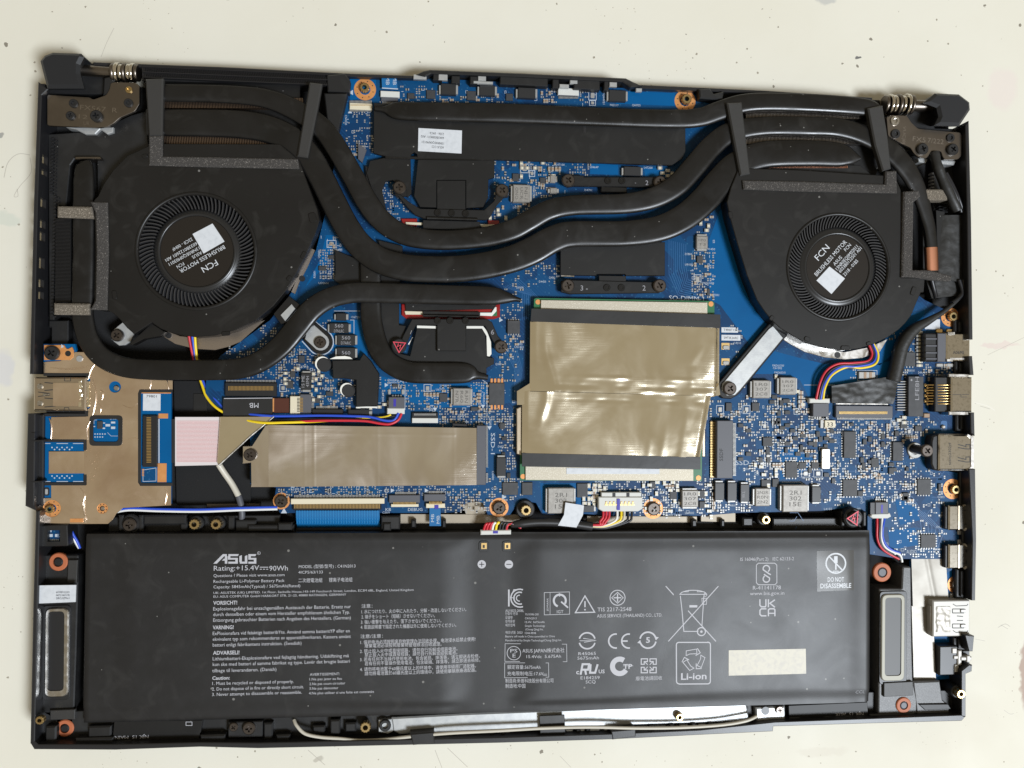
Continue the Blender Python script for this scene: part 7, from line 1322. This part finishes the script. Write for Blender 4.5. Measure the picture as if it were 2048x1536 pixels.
wires(C3, [(k, [(1180, 1050 + j * .8, 10.4), (1200 + j * 2, 1049 + j, 10.8), (x - 6, 1043, 10.8), (x, 1034, 10.6), (x + .5, 1020, 10.2)]) for j, (k, x) in enumerate((('w_red', 1206), ('w_red', 1212), ('w_red', 1218), ('w_white', 1234), ('w_yellow', 1242), ('w_grey', 1248), ('w_black', 1256), ('w_black', 1263)))], .5)
b = MB(); b.prism(PX([(1197, 994), (1285, 994), (1285, 1018), (1276, 1023), (1206, 1023), (1197, 1018)], 11), 8.2, 11, .3); o = build(b, 'plug', [M['whitep']], C3)
for k in range(8): b = MB(); x = 1211 + k * 7.6; b.box(x, 1003, x + 3.4, 1011, 11, 11.25, .1); b.box(x - 1, 1008, x + 5, 1011, 11, 11.2); build(b, 'contact', [M['gold']], o)
b = MB(); b.box(1234, 998, 1240, 1020, 11.26, 11.32); build(b, 'pen_mark', [M['marker']], o)
b = MB(); b.prism(PX([(1131, 1005), (1168, 1011), (1166, 1030), (1153, 1055), (1116, 1051), (1128, 1030)], 12.4), 12.25, 12.4); build(b, 'paper_flag', [M['white']], C3)
C4 = cable('usb_ribbon', 'wide folded ribbon cable, pink and white then silver, with a black end printed USB', 'ribbon cable', 440, 880)
b = MB(); b.prism(PX([(319, 838), (350, 838), (350, 926), (319, 925)], 9.6), 9.3, 9.6, .05); o = build(b, 'ribbon_end', [M['tape']], C4); b = MB(); text(b, 'USB', 328, 868, 10, 9.64, w=26, ang=-90); build(b, 'end_lettering', [M['bmark']], o)
b = MB(); b.prism(PX([(350, 834), (444, 834), (436, 930), (350, 932)], 9.8), 9.55, 9.8, .05); o = build(b, 'ribbon', [mat('pale_ribbon', (.60, .55, .55), .5)], C4)
M['pink'] = mat('pale_pink_line', (.60, .36, .36), .5)
b = MB()
for k in range(32): y = 841.5 + k * 2.62; b.prism(PX([(353, y), (437 - k * .12, y), (437 - k * .12, y + 1.35), (353, y + 1.35)], 9.86), 9.8, 9.86, bottom=False)
build(b, 'ribbon_lines', [M['pink']], o, kind='stuff')
b = MB(); g = b
tri = [(440, 833), (548, 833), (500, 872), (440, 931), (434, 926)]
b.prism(PX(tri, 10.9), 10.3, 10.9, .15); build(b, 'ribbon_fold', [M['foil']], C4)
b = MB(); b.tube([P(548, 833, 10.9), P(500, 873, 10.9), P(438, 930, 10.6)], S(500, 873, 10) * 2.4, 8); build(b, 'fold_edge', [M['steel']], C4)
b = MB(); b.prism(PX([(446, 797), (545, 796), (545, 833), (446, 832)], 9.9), 9.5, 9.9, .05); o = build(b, 'ribbon_end', [M['tape']], C4); b = MB(); text(b, 'MB', 517, 806, 10, 9.94, w=18, ang=180); stroke(b, [(448, 797), (545, 796)], 1.4, 9.93); build(b, 'end_lettering', [M['bmark']], o)
b = MB(); b.box(547, 796, 578, 826, 8.4, 9.4, .1); build(b, 'flex_end', [mat('brown_flex', (.07, .02, .012), .35)], C4); b = MB(); b.box(543, 796, 548, 824, 8.4, 9.5, .1); build(b, 'flex_strip', [M['ring']], C4)
C5 = cable('signal_cable', 'white and grey cable drooping from the folded ribbon down past the drive plate', 'cable', 470, 990, 6)
b = MB(); b.wire([(437, 928, 9), (448, 945, 8), (464, 968, 7), (477, 992, 6.8)], 1.15, 10); build(b, 'cable_core', [M['w_grey']], C5); b = MB(); b.wire([(477, 992, 6.8), (482, 1010, 6.8), (484, 1030, 6.6), (482, 1046, 5.5)], 1.2, 10); build(b, 'shrink_sleeve', [M['conn']], C5)
C6 = cable('keyboard_ribbon', 'wide blue ribbon cable with pale lines dipping under the battery edge', 'ribbon cable', 675, 1040, 6)
g = MB(); g.grid([tuple(P(x, y, 8.6)[:2]) for x, y in ((592, 1021), (759, 1021), (760, 1060), (592, 1060))], 4, 12, lambda u, v, x, y: 8.9 - 3.2 * v * v, skirt=None); o = build(g, 'ribbon', [M['bluefilm']], C6)
b = MB()
for k in range(32): x = 594 + k * 5.2; b.prism(PX([(x, 1021), (x + 1.6, 1021), (x + 1.6, 1046), (x, 1046)], 8.8), 7.8, 8.85, bottom=False) if 0 else g
b = MB()
for k in range(32):
    x = 594 + k * 5.2
    for j in range(4): stroke(b, [(x, 1021 + j * 6.5), (x, 1027.5 + j * 6.5)], 1.2, 8.95 - 3.2 * ((j + 1) * 6.5 / 39) ** 2 + .25 * (j + 1) * .4)
build(b, 'ribbon_lines', [mat('pale_blue_line', (.02, .2, .45), .35)], o, kind='stuff')
b = MB(); b.box(592, 1055, 762, 1061, 6, 7.0, .2); build(b, 'ribbon_stiffener', [M['inner']], C6)
C7 = cable('touchpad_ribbon', 'narrow blue ribbon printed MB twice, left of the black wire harness', 'ribbon cable', 870, 1035, 6, None)
b = MB(); b.prism(PX([(859, 1016), (881, 1016), (882, 1052), (859, 1052)], 9.2), 8.9, 9.2); o = build(b, 'ribbon', [M['bluefilm']], C7); b = MB(); text(b, 'MB', 868, 1044, 6, 9.25, w=16, ang=90); text(b, 'MB', 879, 1047, 6, 9.25, w=16, ang=90); build(b, 'ribbon_lettering', [M['silk']], o)
b = MB(); b.box(869, 1010, 877, 1018, 9.6, 9.66); build(b, 'pen_mark', [M['marker']], C7)
C8 = cable('rear_ribbon', 'short blue ribbon printed MB upright at the rear edge beside the copper screw ring', 'ribbon cable', 780, 165, 8)
b = MB(); b.prism(PX([(763, 150), (793, 151), (795, 177), (764, 175)], 9.6), 9.3, 9.6); o = build(b, 'ribbon', [M['bluefilm']], C8); b = MB(); text(b, 'MB', 772, 152, 7, 9.65, w=18, ang=-90); text(b, 'MB', 786, 152, 7, 9.65, w=18, ang=-90); stroke(b, [(764, 176), (796, 178)], 2, 9.65); build(b, 'ribbon_lettering', [M['silk']], o)
C9 = cable('display_cable', 'thick black taped display cable looping round the smaller fan from hinge to board', 'cable', 1880, 500, 8)
b = MB(); q = catmull([(1868, 306, 12), (1874, 330, 13), (1886, 362, 13), (1902, 396, 13), (1914, 420, 12)], 6); b.tube([P(*p) for p in q], [S(1880, 360, 12) * (9 + .4 * sin(i)) for i in range(len(q))], 12); build(b, 'sheath', [M['clothtape']], C9)
b = MB(); b.wire([(1884, 340, 13.2), (1896, 360, 13.6), (1912, 392, 13.6), (1922, 424, 12)], .7); b.wire([(1892, 346, 12.6), (1906, 372, 13), (1918, 400, 13), (1928, 430, 11)], .7); build(b, 'wire', [M['w_black']], C9)
def crump(u, v, x, y): return 11.4 + .5 * noise.noise(Vector((x * 190, y * 40, 6))) + .18 * noise.noise(Vector((x * 500, y * 300, 2))) - 1.2 * abs(u - .5) ** 2 * 4
g = MB(); g.grid([tuple(P(x, y, 11.4)[:2]) for x, y in ((1884, 430), (1932, 430), (1932, 566), (1876, 556))], 24, 60, crump, skirt=7); build(g, 'tape_wrap', [M['clothtape']], C9)
g = MB(); g.grid([tuple(P(x, y, 11)[:2]) for x, y in ((1858, 560), (1930, 556), (1926, 590), (1868, 596))], 24, 24, lambda u, v, x, y: crump(u, v, x, y) - .8, skirt=7); build(g, 'tape_wrap', [M['clothtape']], C9)
b = MB(); q = catmull([(1926, 560, 11), (1926, 582, 11.4), (1912, 602, 12), (1886, 624, 12.4), (1856, 642, 12.2), (1826, 660, 11.8), (1804, 690, 11.4), (1794, 730, 11), (1786, 762, 10.8)], 7); N_ = len(q); b.tube([P(*p) for p in q], [S(1860, 640, 12) * (4 + 9 * sm(.3, .75, i / N_)) for i in range(N_)], 14); build(b, 'sheath', [M['clothtape']], C9)
b = MB(); b.wire([(1862, 556, 11), (1868, 580, 10), (1872, 596, 10)], .9); b.wire([(1918, 560, 11.6), (1924, 588, 11.8), (1904, 606, 12.4)], .8); build(b, 'wire', [M['w_black']], C9)
def crump2(u, v, x, y): return 10.6 + .7 * noise.noise(Vector((x * 90, y * 190, 6))) + .25 * noise.noise(Vector((x * 400, y * 500, 2)))
g = MB(); g.grid([tuple(P(x, y, 10.6)[:2]) for x, y in ((1664, 772), (1800, 750), (1786, 808), (1664, 806))], 60, 26, crump2, skirt=9.4); build(g, 'tape_wrap', [M['clothtape']], C9)
C10 = cable('speaker_cable', 'red, black, white and blue wires dropping from the connector marked SPK to the right speaker', 'cable', 1765, 1070, 8)
b = MB(); b.prism(PX([(1744, 1028), (1780, 1026), (1783, 1033), (1776, 1037), (1746, 1037), (1741, 1033)], 10.2), 8.2, 10.2, .3); build(b, 'plug', [M['whitep']], C10)
wires(C10, [('w_red', [(1754, 1035, 9.4), (1754, 1052, 9.6), (1754, 1075, 9.4), (1760, 1092, 9.4), (1772, 1104, 9.6), (1798, 1118, 9.8)]), ('w_black', [(1759, 1035, 9.4), (1759, 1055, 9.6), (1759, 1080, 9.4), (1766, 1096, 9.4), (1780, 1106, 9.6), (1802, 1120, 9.6)]), ('w_white', [(1764, 1035, 9.4), (1763, 1055, 9.8), (1763, 1078, 9.6), (1770, 1094, 9.6), (1786, 1104, 9.8), (1800, 1110, 9.8), (1804, 1124, 9.6)]), ('w_blue', [(1769, 1035, 9.4), (1766, 1052, 10), (1765, 1072, 9.8), (1772, 1090, 9.8), (1784, 1100, 9.8), (1800, 1106, 9.6)])], .5)
C11 = cable('speaker_cable', 'thin blue and white wire pair along the black rail below the foil shield', 'cable', 330, 1022, 6)
wires(C11, [('w_white', [(232, 1024, 8), (260, 1020, 8), (320, 1022, 8), (400, 1023, 8), (480, 1020, 8), (555, 1018, 8)]), ('w_blue', [(232, 1020, 8.2), (262, 1016, 8.2), (320, 1018, 8.2), (400, 1019, 8.2), (480, 1016, 8.2), (555, 1014, 8)]), ('w_blue', [(138, 1050, 8), (146, 1068, 7.6), (154, 1082, 7), (160, 1096, 6)]), ('w_white', [(135, 1050, 8), (141, 1066, 7.6), (150, 1082, 7), (158, 1096, 6)])], .5)
C12 = cable('antenna_cable', 'long white cable lying along the front edge below the battery', 'cable', 900, 1475, 6)
b = MB(); b.wire([(588, 1440, 11.4), (594, 1452, 12.8), (610, 1467, 13.4), (640, 1474, 13.4), (680, 1477, 13.4), (720, 1481, 13.4), (770, 1479, 13.4), (830, 1472, 13.8), (900, 1466, 14.4), (1000, 1461, 14.4), (1090, 1456, 14.0), (1180, 1454, 14.4), (1270, 1456, 14.4), (1360, 1455, 14.4), (1440, 1450, 14.4), (1490, 1442, 14.4), (1514, 1432, 13.4)], .62, 10, 8); build(b, 'cable_core', [M['w_grey']], C12)
